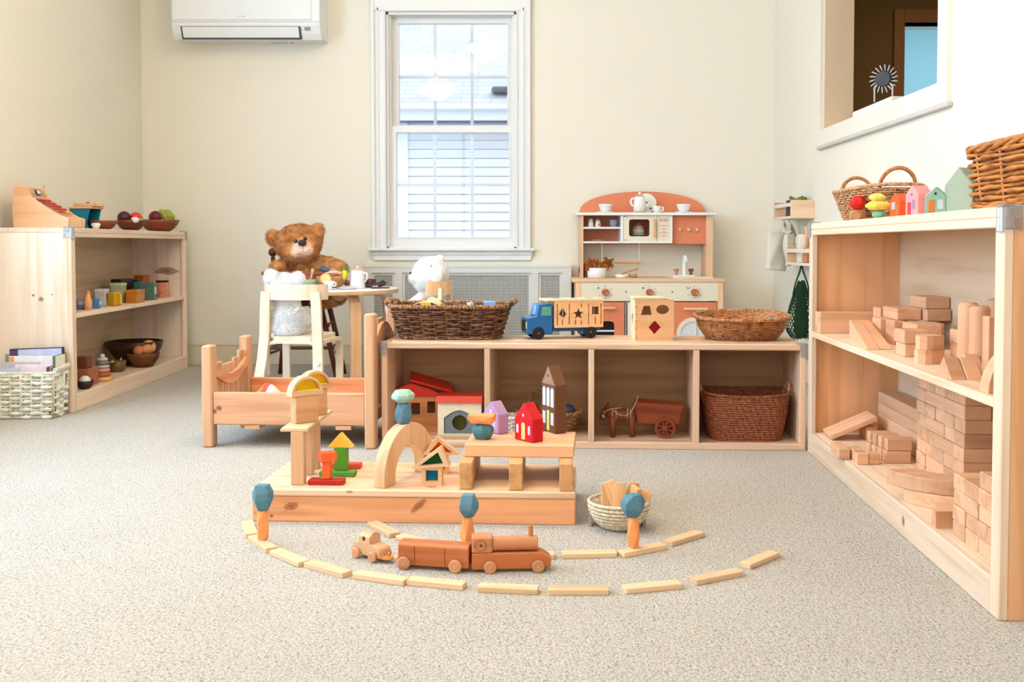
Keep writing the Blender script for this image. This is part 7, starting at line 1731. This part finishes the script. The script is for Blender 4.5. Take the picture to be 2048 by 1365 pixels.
for k,(dx,dy,dz,rx,ry,rz_,lb) in enumerate(((-.030,-.012,.010,-8,-2,10,'upright plank at the left of the rope bowl'),(-.012,-.018,.008,-14,4,-8,'pale plank right of the leftmost one in the rope bowl'),(-.002,-.030,.012,-16,2,4,'low plank in the middle of the rope bowl'),(.010,-.018,.026,-14,-19,8,'tallest plank leaning left in the rope bowl'),(.022,.010,.010,6,10,20,'plank behind the tallest one in the rope bowl'),(.030,.0,.008,0,16,-60,'thin edge-on plank at the right of the rope bowl'),(.036,.012,-.0,10,26,-20,'short looking plank at the far right of the rope bowl'),(-.018,.018,.004,10,-6,0,'plank at the back of the rope bowl'))):
    o=bpy.data.objects.new('wooden_plank',pm2); C.objects.link(o); o.location=(bc.x+dx*.8,bc.y+dy*.8,dz*.6+.002); o.rotation_euler=(radians(rx*.7),radians(ry),radians(rz_)); o['label']=lb; o['category']='wooden plank'; o['group']='planks in the rope bowl'

# ================================================================ TRAIN
M_t1=wood('cherry_toy',(190,112,66),'X',dark=.66,rough=.4,streak=.7); M_t2=wood('cherry_toy_light',(202,134,90),'X',dark=.8,rough=.4,streak=.4); M_wh=wood('wheel_beech',(206,146,104),'X',dark=.8,streak=.4); M_gr=paint('groove_dark',(92,44,24)); M_tl=wood('truck_beech',(226,178,138),'X',dark=.85,rough=.45,streak=.4)
e=fl(978.6,1150.6); e2=fl(1076,1148.5); erz=atan2(e2.y-e.y,e2.x-e.x)
k=1.978/2000
def wheels(t,xs,w,r,m=M_wh,pin=False):
    for x in xs:
        for y in (-w/2-.0095,w/2+.002):
            wl=obj('wheel',G().cyl((x,y,r),(x,y+.0075,r),r,seg=28,bev=.0025),m,t)
            if y<0: obj('axle_pin',G().cyl((x,y-.0008,r),(x,y+.001,r),.0022,seg=10),wood('pin_beech',(222,170,130),'Y'),wl)
t=thing('toy_locomotive','cherry wood toy steam locomotive leading the train to the right','toy train',(e.x,e.y+.030,0),erz)
ew=.036
g=G().plate([(-.037,.006),(.100,.006),(.122,.010),(.1235,.026),(.115,.033),(.104,.0395),(-.0,.0395),(-.037,.0395)],[],-ew/2,ew/2,bev=.002); obj('chassis',g,M_t1,t)
obj('cab',G().box(-.037,.005,-ew/2,ew/2,.0395,.0725,.003),M_t2,t)
obj('boiler',G().cyl((.005,0,.0545),(.097,0,.0545),.0148,seg=32,bev=.0015),M_t2,t)
obj('chimney',G().cyl((.0825,0,.066),(.0825,0,.0905),.0052,seg=20,bev=.0015),M_t2,t)
g=G(); o=[(-.0185+.0115*cos(2*pi*i/28),.0555+.0115*sin(2*pi*i/28)) for i in range(28)]; i2=[(-.0185+.0106*cos(2*pi*i/28),.0555+.0106*sin(2*pi*i/28)) for i in range(28)]; g.plate(o,[i2],-ew/2-.0003,-ew/2+.0005); g.cyl((-.0185,-ew/2-.0004,.0555),(-.0185,-ew/2+.0005,.0555),.0026,seg=14); obj('window_ring',g,M_gr,t)
wheels(t,(0,.0965),ew,.0127)
obj('tow_bar',G().box(-.058,-.034,-.006,.006,.008,.015,.002),M_t1,t)
c1_=fl(812,1142); c2_=fl(915,1149); crz=atan2(c2_.y-c1_.y,c2_.x-c1_.x)
t=thing('toy_boxcar','cherry wood toy goods wagon in the middle of the train','toy train wagon',(c1_.x,c1_.y+.030,0),crz)
bw=.040; L_=hypot(c2_.x-c1_.x,c2_.y-c1_.y)
T90=Matrix(((0,1,0,0),(1,0,0,0),(0,0,1,0),(0,0,0,1)))
g=G().plate([(-bw/2,.008),(bw/2,.008),(bw/2,.048),(bw/2-.006,.054),(-bw/2+.006,.054),(-bw/2,.048)],[],-.0145,L_+.026,M=T90,bev=.0015); obj('body',g,M_t1,t)
g=G(); 
for x in (.021,.085): g.box(x-.0006,x+.0006,-bw/2-.0003,-bw/2+.001,.009,.0475,0)
obj('groove',g,M_gr,t); wheels(t,(0,L_),bw,.0135)
obj('coupling',G().cyl((-.022,0,.014),(-.022,0,.020),.008,seg=20,bev=.001),M_tl,t); obj('coupling_arm',G().box(-.022,-.014,-.005,.005,.014,.020,.001),M_tl,t)
h1=fl(712,1118.4); h2=fl(752.6,1130); hrz=atan2(h2.y-h1.y,h2.x-h1.x)
t=thing('toy_car','pale beech toy tow car at the tail of the train','toy car',(h1.x+.012,h1.y+.022,0),hrz)
cw=.032
g=G().plate([(-.014,.008),(.066,.008),(.066,.026),(.062,.031),(.032,.034),(.032,.034),(.006,.035),(-.012,.033),(-.014,.030)],[],-cw/2,cw/2,bev=.0015); obj('body',g,M_tl,t)
g=G(); ro=[(-cw/2,.033)]+[(-cw/2+cw*i/10,.048+.009*sin(pi*i/10)) for i in range(11)]+[(cw/2,.033)]
g.plate(ro,[],.002,.036,M=T90,bev=.001); obj('cabin',g,M_tl,t)
obj('window_hole',G().cyl((.019,-cw/2-.0004,.0435),(.019,-cw/2+.001,.0435),.0046,seg=18),M_gr,t)
wheels(t,(0,.050),cw,.0112)
g=G().add(*seat_slab(.020,.014,0,.008,.0125,24,1.0)); obj('tow_plate',G().add(*(lambda vf:([(x+.070,y,z) for x,y,z in vf[0]],vf[1]))(seat_slab(.018,.013,0,.0085,.0130,24,1.0))),wood('tow_orange',(226,150,92),'X'),t)
obj('tow_pin',G().cyl((.078,0,.0125),(.078,0,.022),.003,seg=12,bev=.001),M_wh,t)
